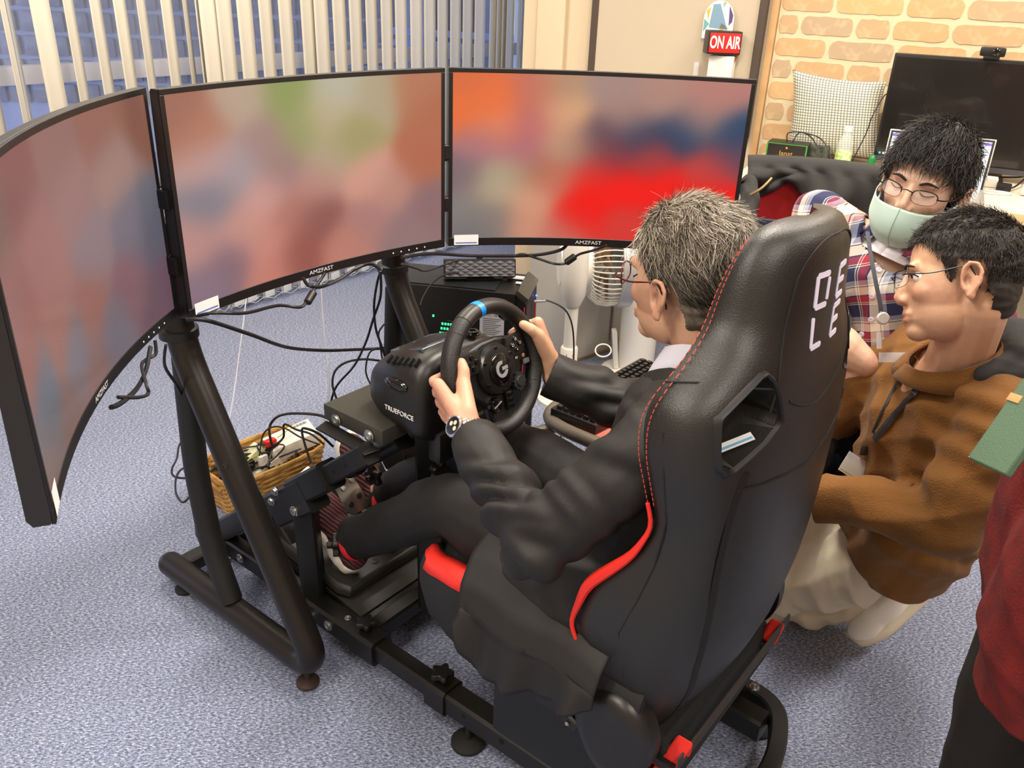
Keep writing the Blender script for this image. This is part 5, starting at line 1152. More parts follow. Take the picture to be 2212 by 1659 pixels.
loopc('tangled_cable', 'thick black cable tangled in the middle of the basket', 9, .0038, CABLE, 3)
loopc('tangled_cable', 'black cable looping at the left end of the basket', 8, .0032, CABLE, 8, .9)
loopc('tangled_cable', 'thin black cable crossing over the basket tangle', 9, .0024, CABLE, 15)
loopc('tangled_cable', 'black cable bundle lying low among the basket plugs', 9, .0036, CABLE, 21, .8, .12)
loopc('tangled_cable', 'dark cable curling over the power strip', 8, .003, mat('dark grey cable', '2b2b30', .5), 33)
cable('earth_wire', 'thin yellow and green earth wire in the basket', [tuple(st_+GX*.06+ZH*.08), tuple(st_+GX*.12+ZH*.09), tuple(st_+GX*.15+ZH*.04), tuple(st_-GX*.03+ZH*.05), tuple(st_-GX*.05+ZH*.03)], .0018, mat('earth yellow', 'b9c23a', .5))
# arches above the basket
def pd3(lst): return [tuple(at_d(x, y, d)) for x, y, d in lst]
cable('arching_cable', 'brown-black cable arching high over the basket to the wheel base', pd3([(588, 965, 2.52), (582, 925, 2.5), (600, 900, 2.48), (640, 893, 2.45), (700, 900, 2.4), (735, 930, 2.36), (752, 975, 2.35), (760, 1010, 2.36)]), .0042, mat('brown cable', '2a1f20', .4))
cable('arching_cable', 'thin black cable arching inside the taller arch over the basket', pd3([(560, 985, 2.5), (568, 940, 2.5), (588, 923, 2.48), (615, 925, 2.46), (650, 945, 2.42), (690, 960, 2.4)]), .0026, CABLE)
cable('arching_cable', 'black cable bent in a sharp peak beside the red plug', pd3([(590, 965, 2.52), (612, 945, 2.5), (614, 917, 2.48), (640, 928, 2.46), (672, 938, 2.43), (700, 960, 2.42)]), .0034, CABLE)
cable('arching_cable', 'black cable looping over the white power box', pd3([(672, 1000, 2.36), (660, 965, 2.36), (652, 930, 2.36), (662, 926, 2.36), (690, 938, 2.38), (720, 965, 2.4)]), .0036, CABLE)
cable('floor_cable', 'black cable looping on the carpet left of the stand', pd3([(408, 938, 2.6), (388, 960, 2.56), (382, 990, 2.5), (371, 1015, 2.46), (378, 1030, 2.44), (410, 1034, 2.4)]), .0032, CABLE)
cable('floor_cable', 'second black cable forming a ring left of the stand foot', pd3([(412, 1015, 2.44), (395, 1012, 2.45), (381, 1030, 2.42), (380, 1065, 2.36), (395, 1085, 2.33), (412, 1070, 2.33)]), .0032, mat('dark grey cable', '2b2b30', .5))
cable('floor_cable', 'thin dark cable at the end of the fat floor tube', pd3([(440, 1165, 2.24), (424, 1150, 2.25), (424, 1135, 2.27), (436, 1132, 2.28), (520, 1130, 2.26)]), .0025, mat('dark grey cable', '2b2b30', .5))
# cables under the screens
cable('screen_cable', 'black cable sagging from the left of the middle screen with a ferrite bead', pd3([(420, 685, 1.62), (460, 676, 1.62), (530, 676, 1.66), (600, 660, 1.75), (650, 663, 1.78), (668, 640, 1.8), (690, 608, 1.84), (702, 590, 1.85)]), .0034, CABLE)
fb1, fb2 = at_d(663, 655, 1.79), at_d(678, 630, 1.81); tag(MB().cyl(fb1, fb2, .0085, n=12, bev=.003).build('ferrite_bead', PLASTIC), 'black ferrite bead on the cable under the middle screen', 'ferrite bead')
cable('screen_cable', 'long black cable from the screen corner sagging to the tower', pd3([(402, 690, 1.6), (450, 693, 1.62), (540, 722, 1.75), (620, 750, 1.95), (700, 757, 2.2), (770, 755, 2.35), (835, 752, 2.4)]), .0042, CABLE)
cable('screen_cable', 'black cable looping under the middle screen logo', pd3([(655, 600, 1.8), (665, 615, 1.81), (690, 620, 1.83), (730, 605, 1.88), (770, 580, 1.92), (800, 570, 1.94), (822, 582, 1.95)]), .0040, CABLE)
cable('screen_cable', 'black cable running level behind the bar speaker to the right screen', pd3([(868, 556, 1.95), (930, 548, 2.05), (1010, 552, 2.15), (1100, 553, 2.2), (1165, 550, 2.2), (1210, 540, 2.2), (1225, 528, 2.2)]), .0045, CABLE)
cable('screen_cable', 'thin black cable with a ferrite bead under the right screen', pd3([(1110, 553, 2.2), (1130, 549, 2.2), (1160, 558, 2.2), (1200, 570, 2.2), (1228, 567, 2.2), (1250, 550, 2.18), (1285, 540, 2.15), (1310, 530, 2.12)]), .0032, CABLE)
fb1, fb2 = at_d(1222, 568, 2.2), at_d(1243, 553, 2.19); tag(MB().cyl(fb1, fb2, .0095, n=12, bev=.003).build('ferrite_bead', PLASTIC), 'black ferrite bead under the right screen beside the fan', 'ferrite bead')
cable('speaker_cable', 'black cable from the stand post to the top of the speaker', pd3([(868, 570, 2.0), (900, 580, 2.2), (920, 585, 2.4), (960, 572, 2.6), (990, 562, 2.68)]), .0030, CABLE)
cable('speaker_cable', 'black cable bending down from the left end of the speaker', pd3([(992, 590, 2.66), (965, 592, 2.64), (935, 610, 2.6), (915, 640, 2.55), (908, 660, 2.52)]), .0026, CABLE)
for k, (lab, pts) in enumerate((('black cable falling along the right stand post to the floor', [(824, 580, 2.0), (815, 610, 2.05), (808, 660, 2.1), (812, 710, 2.2), (825, 750, 2.25), (835, 780, 2.3)]),
    ('black cable crossing down left from the right stand post', [(822, 585, 2.0), (822, 640, 2.1), (806, 690, 2.15), (790, 740, 2.2), (765, 790, 2.25), (730, 830, 2.3), (717, 860, 2.32), (712, 900, 2.33), (722, 940, 2.34), (738, 985, 2.35)]),
    ('black cable curving out beside the wheel base', [(835, 782, 2.3), (790, 776, 2.3), (750, 782, 2.3), (725, 800, 2.3), (718, 830, 2.3), (727, 862, 2.3)]),
    ('thin black cable hanging behind the wheel base', [(830, 700, 2.2), (818, 720, 2.2), (822, 750, 2.22), (828, 800, 2.25), (822, 830, 2.26)]),
    ('black cable dropping in a narrow loop behind the wheel base', [(832, 750, 2.3), (800, 760, 2.3), (790, 800, 2.3), (800, 830, 2.3)]),
    ('thin cable zigzagging right of the basket', [(712, 930, 2.4), (730, 960, 2.38), (745, 990, 2.36), (770, 1020, 2.34)]))):
    cable('hanging_cable', lab, pd3(pts), .0032 if k < 3 else .0024, CABLE)
cable('left_screen_cable', 'grey-black cable bunch hanging under the left screen', pd3([(335, 735, 1.52), (336, 765, 1.52), (318, 775, 1.5), (306, 790, 1.45), (316, 830, 1.4), (320, 850, 1.4), (300, 858, 1.36), (255, 858, 1.3)]), .0032, mat('dark grey cable', '2b2b30', .5))
cable('left_screen_cable', 'thicker black cable curving under the left screen edge', pd3([(325, 750, 1.5), (315, 800, 1.45), (295, 840, 1.38), (262, 870, 1.3), (240, 880, 1.25)]), .0040, CABLE)
cable('stand_cable', 'black cable running down behind the near stand strut', pd3([(358, 745, 1.62), (356, 790, 1.66), (380, 830, 1.75), (400, 870, 1.85), (412, 900, 1.9)]), .0032, CABLE)
# tie cords falling from the blind
for lab, pts in (('white cord hanging from above beside the floor tangle', [(692, 590, 2.6), (697, 680, 2.6), (705, 760, 2.6), (710, 850, 2.6), (695, 930, 2.6)]), ('faint grey cord hanging left of the white cord', [(532, 645, 2.9), (520, 740, 2.8), (505, 850, 2.7), (490, 935, 2.65)])):
    cable('ceiling_cord', lab, pd3(pts), .0028, GREYC, 'cord')
# ------------------------------------------------------------ people
def hframe(c, fwd, up):
    f = V(*fwd).normalized(); u = V(*up); u = (u-f*u.dot(f)).normalized(); r = f.cross(u).normalized(); return mtx(V(*c), r, f, u)
def head_prims(b, H, sc_=1.0, wide=1.0, jaw=1.0):
    X, Y, Z = [V(H[0][i], H[1][i], H[2][i]) for i in range(3)]; A = (X, Y, Z)
    P = lambda x, y, z: H @ V(x*sc_, y*sc_, z*sc_)
    E = lambda c, r, sub=3: b.ell(P(*c), [k*sc_ for k in r], A, sub)
    C = lambda p, r0, q, r1: b.caps(P(*p), r0*sc_, P(*q), r1*sc_, 12, 4)
    E((0, -.012, .045), (.073*wide, .094, .088)); E((0, .028, .0), (.062*wide, .060, .078)); E((0, .026, -.048), (.053*wide*jaw, .056, .052))
    E((0, .064, -.082), (.024*jaw, .022, .019)); C((-.030, .056, -.014), .025, (.030, .056, -.014), .025); C((0, .04, -.03), .05*wide, (0, .045, -.05), .042)
    C((-.034, .076, .030), .011, (.034, .076, .030), .011)                       # brow
    C((0, .084, .018), .0070, (0, .099, -.018), .0086); C((0, .099, -.020), .0093, (0, .095, -.028), .0080); C((-.011, .091, -.027), .0070, (.011, .091, -.027), .0070)
    C((-.018, .083, -.052), .0065, (.018, .083, -.052), .0065); C((0, .080, -.050), .013, (0, .080, -.062), .013); C((-.014, .084, -.062), .0072, (.014, .084, -.062), .0072)
    for s in (-1, 1):
        E((s*(.071*wide+.006), -.006, -.004), (.006, .016, .026), 2)
        arc = [(.004, -.018), (.008, .003), (.008, .017), (-.002, .027), (-.014, .025), (-.021, .012), (-.018, -.006), (-.009, -.022), (.0, -.029)]
        for k in range(len(arc)-1):
            (y0, z0), (y1, z1) = arc[k], arc[k+1]; x = (.073*wide+.007) ; o0, o1 = (.006 if 3 <= k <= 6 else .002), (.006 if 3 <= k+1 <= 6 else .002)
            C((s*(x+o0), y0-.004, z0), .0042, (s*(x+o1), y1-.004, z1), .0042)
        E((s*(.076*wide+.005), -.010, -.028), (.005, .008, .010), 2)
    return P
def face_sculpt(H, sc_=1.0, squint=0):
    Hi = np.array(H.inverted())
    Hm = np.array(H)
    def fn(P, N):
        L = (np.c_[P, np.ones(len(P))] @ Hi.T)[:, :3]
        for s in (-1, 1):
            d2 = ((L[:, 0]-s*.031*sc_)**2/(.016*sc_)**2+(L[:, 2]-.012*sc_)**2/(.010*sc_)**2); k = np.exp(-d2)*(L[:, 1] > .03)
            L[:, 1] -= .0075*sc_*k
            d2 = ((L[:, 1]+.002*sc_)**2/(.006*sc_)**2+(L[:, 2]+.003*sc_)**2/(.010*sc_)**2); k = np.exp(-d2)*(s*L[:, 0] > .06*sc_)
            L[:, 0] -= s*.008*sc_*k
        d2 = ((L[:, 0])**2/(.02*sc_)**2+(L[:, 2]+.057*sc_)**2/(.0022*sc_)**2); L[:, 1] -= .004*sc_*np.exp(-d2)*(L[:, 1] > .05)
        return (np.c_[L, np.ones(len(L))] @ Hm.T)[:, :3]
    return fn
def skin_color(H, base, sc_=1.0, red='b4594a', stub=None, lipc='a8564c', hands=()):
    Hi = np.array(H.inverted()); B = np.array(lin(base)[:3]); RD_ = np.array(lin(red)[:3]); LP = np.array(lin(lipc)[:3])
    def fn(P):
        L = (np.c_[P, np.ones(len(P))] @ Hi.T)[:, :3]/sc_; C = np.tile(B, (len(P), 1))
        def mixc(k, c):
            nonlocal C
            k = np.clip(k, 0, 1)[:, None]; C = C*(1-k)+c*k
        mixc(.28*np.exp(-(((np.abs(L[:, 0])-.045)/.02)**2+((L[:, 2]+.02)/.025)**2))*(L[:, 1] > 0), RD_)
        mixc(.25*(np.abs(L[:, 0]) > .078), RD_); mixc(.22*np.exp(-((L[:, 0]/.015)**2+((L[:, 2]+.022)/.015)**2))*(L[:, 1] > .08), RD_)
        mixc(.75*np.exp(-((L[:, 0]/.020)**4+((L[:, 2]+.057)/.010)**4))*(L[:, 1] > .06), LP)
        if stub is not None: mixc(.6*np.exp(-(((L[:, 2]-.03)/.05)**2))*((L[:, 1] < .01) & (L[:, 2] > -.04) & (np.abs(L[:, 0]) > .05) & (np.abs(L[:, 0]) < .08)), np.array(lin(stub)[:3]))
        n = np.sin(P@np.array([310., 190, 240]))*np.sin(P@np.array([-170., 260, 130])); mixc(.06*(n > 0)*n, RD_)
        for hp__ in hands:
            d = np.linalg.norm(P-np.array(hp__), axis=1); mixc(.25*np.exp(-(d/.035)**2), RD_)
        return C
    return fn
def in_hair(L, line):
    ys, zs = zip(*sorted(line)); return L[:, 2] > np.interp(L[:, 1], ys, zs)
LINE = [(-.12, -.075), (-.06, -.070), (-.042, -.050), (-.034, .0), (-.028, .034), (.012, .034), (.018, .008), (.026, .010), (.034, .040), (.045, .056), (.060, .078), (.075, .092), (.12, .10)]
def hair_cap(H, parent, m, line=LINE, grow=1.06, sc_=1.0, wide=1.0):
    X, Y, Z = [V(H[0][i], H[1][i], H[2][i]) for i in range(3)]; b = MB()
    b.ell(H @ V(0, -.012*sc_, .045*sc_), [k*sc_*grow for k in (.073*wide, .094, .088)], (X, Y, Z), 4)
    b.ell(H @ V(0, -.040*sc_, -.01*sc_), [k*sc_*grow for k in (.058*wide, .055, .065)], (X, Y, Z), 3)
    Hi = np.array(H.inverted())
    def drop(P):
        L = (np.c_[P, np.ones(len(P))] @ Hi.T)[:, :3]/sc_; L = L+.0025*np.sin(L[:, [1, 2, 0]]*160); return ~in_hair(L, line)
    return blob('hair', b, m, parent, .004, 2, drop=drop, sculpt=folds(.0015, 110, 4))
def strands(name, H, parent, m, n, L0, L1, cols, comb, lift, line=LINE, r=.0009, curl=.2, sc_=1.0, wide=1.0, seed=1, grow=1.05, top=None, shade=None):
    g = np.random.default_rng(seed); off = root_of(parent).location; rad = np.array([.073*wide, .094, .088])*sc_; c0 = np.array([0, -.012, .045])*sc_
    pts = []
    while len(pts) < n:
        d = g.normal(size=(n*2, 3)); d /= np.linalg.norm(d, axis=1)[:, None]; P = c0+d*rad*grow; k = in_hair(P/sc_, line); pts += list(zip(P[k], d[k]))
    pts = pts[:n]; V_, F_, C_ = [], [], []; K = 5; Hm = np.array(H)
    cs = [np.array(lin(c)[:3]) for c in cols]
    for p, d in pts:
        nn = d/rad; nn /= np.linalg.norm(nn); cd = np.array(comb(p/sc_, nn)); cd = cd-nn*cd.dot(nn); cd /= (np.linalg.norm(cd)+1e-9)
        L = g.uniform(L0, L1)*(top(p/sc_) if top else 1); lf = lift*g.uniform(.5, 1.5); jit = g.normal(size=3)*curl; q = p.copy(); line_ = [q.copy()]; dirv = cd+nn*lf+jit*.5
        cc = g.normal(size=3)*curl
        for k in range(K-1):
            dirv = dirv+cc*.6+g.normal(size=3)*curl*.35-nn*lf*.35; dv = dirv/np.linalg.norm(dirv); q = q+dv*L/(K-1)
            e = (q-c0)/(rad*(grow+.012)); le = np.linalg.norm(e)
            if le < 1 and q[2] > -.02: q = c0+(q-c0)/le
            line_.append(q.copy())
        line_ = np.array(line_); side = np.cross(dv, nn); side /= (np.linalg.norm(side)+1e-9); b0 = len(V_)
        for k in range(K):
            rr_ = r*(1-.75*k/(K-1)); a_ = line_[k]
            V_ += [a_+side*rr_, a_-side*rr_*.5+nn*rr_*.87, a_-side*rr_*.5-nn*rr_*.87]
        for k in range(K-1):
            for j in range(3): F_.append((b0+3*k+j, b0+3*k+(j+1) % 3, b0+3*k+3+(j+1) % 3, b0+3*k+3+j))
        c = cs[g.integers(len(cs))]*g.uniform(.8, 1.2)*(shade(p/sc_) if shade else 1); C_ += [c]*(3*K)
    A = np.array(V_); A = (np.c_[A, np.ones(len(A))] @ Hm.T)[:, :3]-np.array(off)
    me = bpy.data.meshes.new(name); me.from_pydata(A.tolist(), [], F_); me.update(); ca = me.color_attributes.new('col', 'FLOAT_COLOR', 'POINT')
    ca.data.foreach_set('color', np.c_[np.array(C_), np.ones(len(C_))].ravel()); me.polygons.foreach_set('use_smooth', [True]*len(me.polygons))
    o = link(name, me, m, parent); o['kind'] = 'stuff'; return o
HAIRM = attr_mat('hair strands', 'col', .45); SKIN = attr_mat('skin', 'col', .5, bump=(260, .15, 5), sss=.06)
def glasses(H, parent, m, full=True, sc_=1.0, dz=0.0, w_=.024, h_=.016, temple='2a1b1e'):
    P = lambda x, y, z: H @ V(x*sc_, y*sc_, (z+dz)*sc_)
    root = MB()
    for s in (-1, 1):
        rg_ = []
        for i in range(28):
            t = 2*PI*i/28; c, q = math.cos(t), math.sin(t); x = s*.034+w_*math.copysign(abs(c)**.75, c); z = .008+h_*math.copysign(abs(q)**.75, q); y = .106-.9*max(0, abs(x)-.02)**1.3*1.6
            rg_.append(P(x, y, z))
        if full: root.tube(rg_, .0011*sc_, 6, closed=True)
        else: root.tube(rg_[0:15], .0013*sc_, 6); root.tube(rg_[14:]+rg_[:1], .0005*sc_, 5)
        lens = MB().add([sum(rg_, V(0, 0, 0))/28]+rg_, [(0, i+1, (i+1) % 28+1) for i in range(28)])
        lens.build('lens', mat('lens glass', 'f4f4f6', .03, alpha=.16), parent, smooth=60)
        root.tube(spline([P(s*.057, .096, .012), P(s*.069, .088, .012), P(s*.079, .05, .012), P(s*.083, .0, .022), P(s*.081, -.010, .016), P(s*.078, -.022, -.008), P(s*.076, -.022, -.016)], 5), .0014*sc_, 6)
    root.tube([P(-.011, .108, .014), P(0, .112, .017), P(.011, .108, .014)], .0012*sc_, 6)
    o = root.build('glasses', m, parent, smooth=60)
    for l in [c for c in parent.children if c.name.startswith('lens')]:
        if l.get('done') is None: l.parent = o; l['done'] = 1; del l['done']
    return o
def brows_eyes(H, parent, col, sc_=1.0, closed=False, tilt=0):
    P = lambda x, y, z: H @ V(x*sc_, y*sc_, z*sc_)
    bm_ = mat('eyebrow '+col, col, .8)
    b = MB()
    for s in (-1, 1): b.tube(spline([P(s*.014, .089, .026+tilt), P(s*.030, .089, .033), P(s*.048, .077, .028)], 5), [.0012+.0018*math.sin(PI*min(1, .15+k/11)) for k in range(11)], 6)
    b.build('eyebrows', bm_, parent, smooth=60)['kind'] = 'stuff'
    for s in (-1, 1):
        if not closed:
            X, Y, Z = [V(H[0][i], H[1][i], H[2][i]) for i in range(3)]
            e = MB().ell(P(s*.031, .066, .012), (.0125*sc_,)*3, (X, Y, Z), 3).build('eye', mat('eye white', 'e9e2da', .2), parent)
            MB().ell(P(s*.031, .0735, .012), (.0058*sc_, .0055*sc_, .0058*sc_), (X, Y, Z), 2).build('iris', mat('iris', '1c1310', .15), e)
            MB().tube(spline([P(s*.018, .0765, .010), P(s*.025, .081, .0175), P(s*.033, .080, .018), P(s*.044, .070, .011)], 5), .0013*sc_, 6).build('upper_lid', mat('lid line', '2a1c17', .7), e, smooth=60)
        else:
            MB().tube(spline([P(s*.017, .080, .010), P(s*.026, .082, .006), P(s*.034, .080, .006), P(s*.045, .070, .009)], 5), .0012*sc_, 6).build('eyelid_line', mat('lid line', '2a1c17', .7), parent, smooth=60)
def grip_hand(b, R0, T, e1, e2, wrist, palm_up=.0, wr=.027):
    """left/right hand closed round a rim: T along the rim to the thumb side, e1 outward, e2 towards the driver"""
    T, e1, e2 = T.normalized(), e1.normalized(), e2.normalized(); rads = (.0095, .0098, .0094, .0082); lens = (1.0, 1.06, 1.0, .86)
    kn = []
    for i in range(4):
        k = R0+T*(.030-.0205*i)+e1*.034+e2*(.008-.002*abs(i-1)); kn.append(k)
        ang = [18, 62, 118, 172]; rr_ = .0305; prev = k; r = rads[i]
        for j, a_ in enumerate(ang):
            a_ = a_*lens[i]; q = R0+T*(.030-.0205*i-.001*j)+(e1*math.cos(R(a_))-e2*math.sin(R(a_)))*rr_
            b.caps(prev, r*1.12 if j == 0 else r, q, r*(.98-.05*j), 10, 4); prev = q
    for i in range(4): b.caps(wrist.lerp(kn[i], .30), .0165, kn[i], .0125, 12, 4)
    b.caps(wrist, wr*.86, wrist.lerp((kn[1]+kn[2])/2, .45), .022, 14, 4); b.caps(wrist+T*.008, .021, wrist.lerp(kn[0], .55)+T*.004, .017, 12, 4); b.caps(wrist-T*.006, .020, wrist.lerp(kn[3], .6), .0155, 12, 4)
    th0 = wrist.lerp(kn[0], .35)+e2*.012-e1*.010+T*.006; th1 = R0+T*.018+e2*.030-e1*.004; th2 = R0+T*.036+e2*.027-e1*.016; th3 = R0+T*.050+e2*.018-e1*.024
    b.caps(wrist, .022, th0, .019, 12, 4); b.caps(th0, .0185, th1, .0145, 12, 4); b.caps(th1, .013, th2, .0118, 12, 4); b.caps(th2, .0118, th3, .0098, 12, 4)
    return kn
def open_hand(b, wrist, d, side, nrm, curl=.4, r0=.022):
    """relaxed hand: d along the fingers, side towards the thumb, nrm the palm side"""
    d, side, nrm = d.normalized(), side.normalized(), nrm.normalized()
    for i in range(4):
        k = wrist+d*.085+side*(.030-.020*i)-nrm*.0; b.caps(wrist+side*(.012-.008*i)+d*.02, .017, k, .0115, 12, 4); p = k; L = (.042, .046, .043, .034)[i]; a_ = 0
        for j in range(3):
            a_ += curl; q = p+(d*math.cos(a_)+nrm*math.sin(a_))*L*(1, .62, .5)[j]; b.caps(p, .0092-.0006*j, q, .0088-.0008*j, 10, 4); p = q
    t0 = wrist+d*.03+side*.028; b.caps(wrist, r0, t0, .018); t1 = t0+(d*.7+side*.6+nrm*.3)*.035; t2 = t1+(d*.9+side*.2+nrm*.3)*.03; b.caps(t0, .017, t1, .0125); b.caps(t1, .012, t2, .0095)
def sneaker(parent, heel, toe, up, m_up, m_sole, name='shoe', ankle=None, width=.047, band=None, rib=True, lab=None):
    heel, toe = V(*heel), V(*toe); Y = (toe-heel).normalized(); L = (toe-heel).length; Z = V(*up); Z = (Z-Y*Z.dot(Y)).normalized(); X = Y.cross(Z)
    def hw(t): return width*(.62+.55*t-.15*t*t) if t < .65 else width*(.915*(max(0, 1-((t-.65)/.37)**2.2))**.5)
    def hb(t): return width*.62*(1-(1-min(1, t/.12))**2)**.5 if t < .12 else hw(t)
    ring = []
    N = 26
    for i in range(N+1): t = i/N; ring.append((hb(t), t))
    out = [(x, t) for x, t in ring]+[(-x, t) for x, t in reversed(ring[1:-1])]
    P = lambda x, t, z: heel+Y*(L*t)+X*x+Z*z
    lift = lambda t: .012*max(0, (t-.7)/.3)**2
    sh = MB().loft([[P(x*.93, t*.98+.01, 0+lift(t)) for x, t in out], [P(x*1.04, t, .008+lift(t)) for x, t in out], [P(x*1.02, t, .020+lift(t)+.008*(1-t)) for x, t in out], [P(x*.94, t*.985+.007, .026+lift(t)+.008*(1-t)) for x, t in out]]).build('sole', m_sole, parent, smooth=70)
    sh.name = name+'_sole'
    u = MB(); A = (X, Y, Z)
    u.ell(P(0, .78, .030), (width*.84, L*.20, .030), A); u.ell(P(0, .55, .038), (width*.84, L*.26, .038), A); u.ell(P(0, .30, .045), (width*.74, L*.24, .048), A); u.ell(P(0, .14, .042), (width*.64, L*.13, .050), A)
    ak = V(*ankle) if ankle is not None else P(0, .2, .10); u.caps(P(0, .27, .05), .036, P(0, .24, .075), .036)
    up_ = blob(name+'_upper', u, m_up, parent, .004, 5)
    if band:
        c = P(0, .24, .082); nrm = (Z*.92-Y*.30).normalized(); bx_ = X; by_ = nrm.cross(bx_)
        MB().tube([c+bx_*(.040*math.cos(2*PI*i/30))+by_*(.046*math.sin(2*PI*i/30)) for i in range(30)], 1, prof=[(.0035*math.cos(2*PI*k/8), .010*math.sin(2*PI*k/8)) for k in range(8)], closed=True, up=nrm).build(name+'_collar_band', band, parent, smooth=60)
    return X, Y, Z, P

# ---------------- the driver
SUIT = mat('black suit cloth', '151412', .62, bump=(700, .25)); TRO = mat('black trouser cloth', '0e0d0d', .75, bump=(700, .25))
SHIRT = mat('pale shirt', 'd5d6e2', .8, bump=(600, .2))
dv = thing('person', 'grey-haired person in a black suit and glasses gripping the racing wheel', 'person', w(-.84, 0, .47))
HD_ = hframe(w(-.848, .002, 1.020), FH*1.0+RH*.17-ZH*.06, ZH-FH*.06)
def J(*a): return w(*a)
shL, shR, elL, elR = J(-.915, -.185, .835), J(-.915, .185, .845), J(-.795, -.285, .665), J(-.650, .240, .640)
wrL, wrR = J(-.553, -.165, .712), J(-.500, .156, .700)
b = MB(); PH_ = head_prims(b, HD_)
b.caps(PH_(0, -.030, -.03), .053, J(-.905, 0, .915), .056); b.caps(J(-.905, 0, .915), .055, J(-.905, 0, .86), .075)
b.caps(J(-.90, 0, .80), .11, J(-.84, 0, .52), .11); b.caps(J(-.905, 0, .85), .06, shL, .045); b.caps(J(-.905, 0, .85), .06, shR, .045)
for s, e, wv in ((shL, elL, wrL), (shR, elR, wrR)): b.caps(s, .045, e, .036); b.caps(e, .036, wv, .026)
aL, aR = 184, -2
def rimf(a): return WC+WU*(RRAD*math.cos(R(a)))+WV*(RRAD*math.sin(R(a))), (WU*math.cos(R(a))+WV*math.sin(R(a))), (-WU*math.sin(R(a))+WV*math.cos(R(a)))
r0L, e1L, tL = rimf(aL); r0R, e1R, tR = rimf(aR+10)
knL = grip_hand(b, r0L, -tL, e1L, WNn, wrL); knR = grip_hand(b, r0R, tR, e1R, WNn, wrR)
b.caps(J(-.82, -.09, .48), .07, J(-.50, -.13, .52), .05); b.caps(J(-.82, .09, .48), .07, J(-.46, .11, .53), .05)
b.caps(J(-.50, -.13, .52), .05, J(-.15, -.105, .27), .036); b.caps(J(-.46, .11, .53), .05, J(-.07, .065, .28), .036)
blob('body', b, SKIN, dv, .0032, 5, sculpt=face_sculpt(HD_), color=skin_color(HD_, 'cba083', red='b56c5a', stub='7d6656', hands=[knL[1], knR[1], knL[2]]))
brows_eyes(HD_, dv, '5a5048', closed=True)
DLINE = [(-.12, -.078), (-.07, -.075), (-.045, -.052), (-.036, -.01), (-.030, .030), (.010, .036), (.020, .020), (.026, .024), (.034, .040), (.050, .066), (.066, .082), (.08, .098), (.12, .11)]
hair_cap(HD_, dv, mat('grey hair base', '4b443b', .7, var=(90, '6b6256', 1)), DLINE, 1.075)
def comb_d(p, n):
    top = p[2] > .09; d = np.array([p[0]*6, -.35-.8*(p[2] < .08), -.9 if not top else -.15]); d[0] += .35*math.sin(p[1]*90); return d
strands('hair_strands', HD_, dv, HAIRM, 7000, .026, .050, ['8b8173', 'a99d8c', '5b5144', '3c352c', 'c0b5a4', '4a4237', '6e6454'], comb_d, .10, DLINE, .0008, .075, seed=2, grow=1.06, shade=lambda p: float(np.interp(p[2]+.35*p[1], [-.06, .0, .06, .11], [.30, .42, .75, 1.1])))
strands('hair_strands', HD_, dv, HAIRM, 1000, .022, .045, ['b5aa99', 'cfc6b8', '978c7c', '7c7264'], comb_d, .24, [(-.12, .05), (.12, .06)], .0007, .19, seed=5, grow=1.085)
glasses(HD_, dv, mat('maroon wire frame', '5a2026', .3, .6), True, w_=.022, h_=.017)
# suit jacket
j = MB()
for sg, sh, el, wr_ in ((-1, shL, elL, wrL), (1, shR, elR, wrR)):
    j.caps(J(-.915, sg*.03, .855), .078, sh, .066); j.caps(J(-.91, sg*.075, .80), .115, J(-.86, sg*.085, .55), .118); j.caps(sh, .068, el, .060); j.caps(el, .062, el.lerp(wr_, .55), .054)
    j.caps(el.lerp(wr_, .5), .054 if sg < 0 else .060, wr_+(wr_-el).normalized()*.02, .042 if sg < 0 else .050)
    j.caps(J(-.82, sg*.10, .52), .115, J(-.74, sg*.15, .47), .085)
j.caps(J(-.88, 0, .83), .07, J(-.80, 0, .58), .13)
# the tails fall over the left bolster
j.caps(J(-.86, -.16, .52), .10, J(-.70, -.18, .50), .075)
def jk_sculpt(P, N):
    P = folds(.0035, 17, 12, (1, 1, .8))(P, N)
    # deep folds gathered at the elbow crook and the armpit
    for c_, ax, sc2, am in ((np.array(elL.lerp(wrL, .30)), np.array((wrL-elL).normalized()), 42, .013), (np.array(elL), np.array((elL-shL).normalized()), 40, .011), (np.array(elR.lerp(wrR, .3)), np.array((wrR-elR).normalized()), 42, .007), (np.array(shL.lerp(elL, .2)), np.array((elL-shL).normalized()+ZH*.5), 38, .006)):
        d = P-c_; t = d@ax; r = np.linalg.norm(d, axis=1); k = np.exp(-(r/.085)**2); wv = np.sin(t*sc2*2.0+5*np.sin(d@np.array([19., 14, 23]))); P = P+N*(am*k*(wv-.2*wv**2))[:, None]
    return P
cutL, cutR = wrL-(wrL-elL).normalized()*.014, wrR+(wrR-elR).normalized()*.012
jo = blob('suit_jacket', j, SUIT, dv, .0055, 6, sculpt=jk_sculpt, cuts=[(cutL, wrL-elL, .075), (cutR, wrR-elR, .075), (J(-.895, 0, .895), ZH+FH*.55, .10)])
jo.modifiers.new('solid', 'SOLIDIFY').thickness = .003
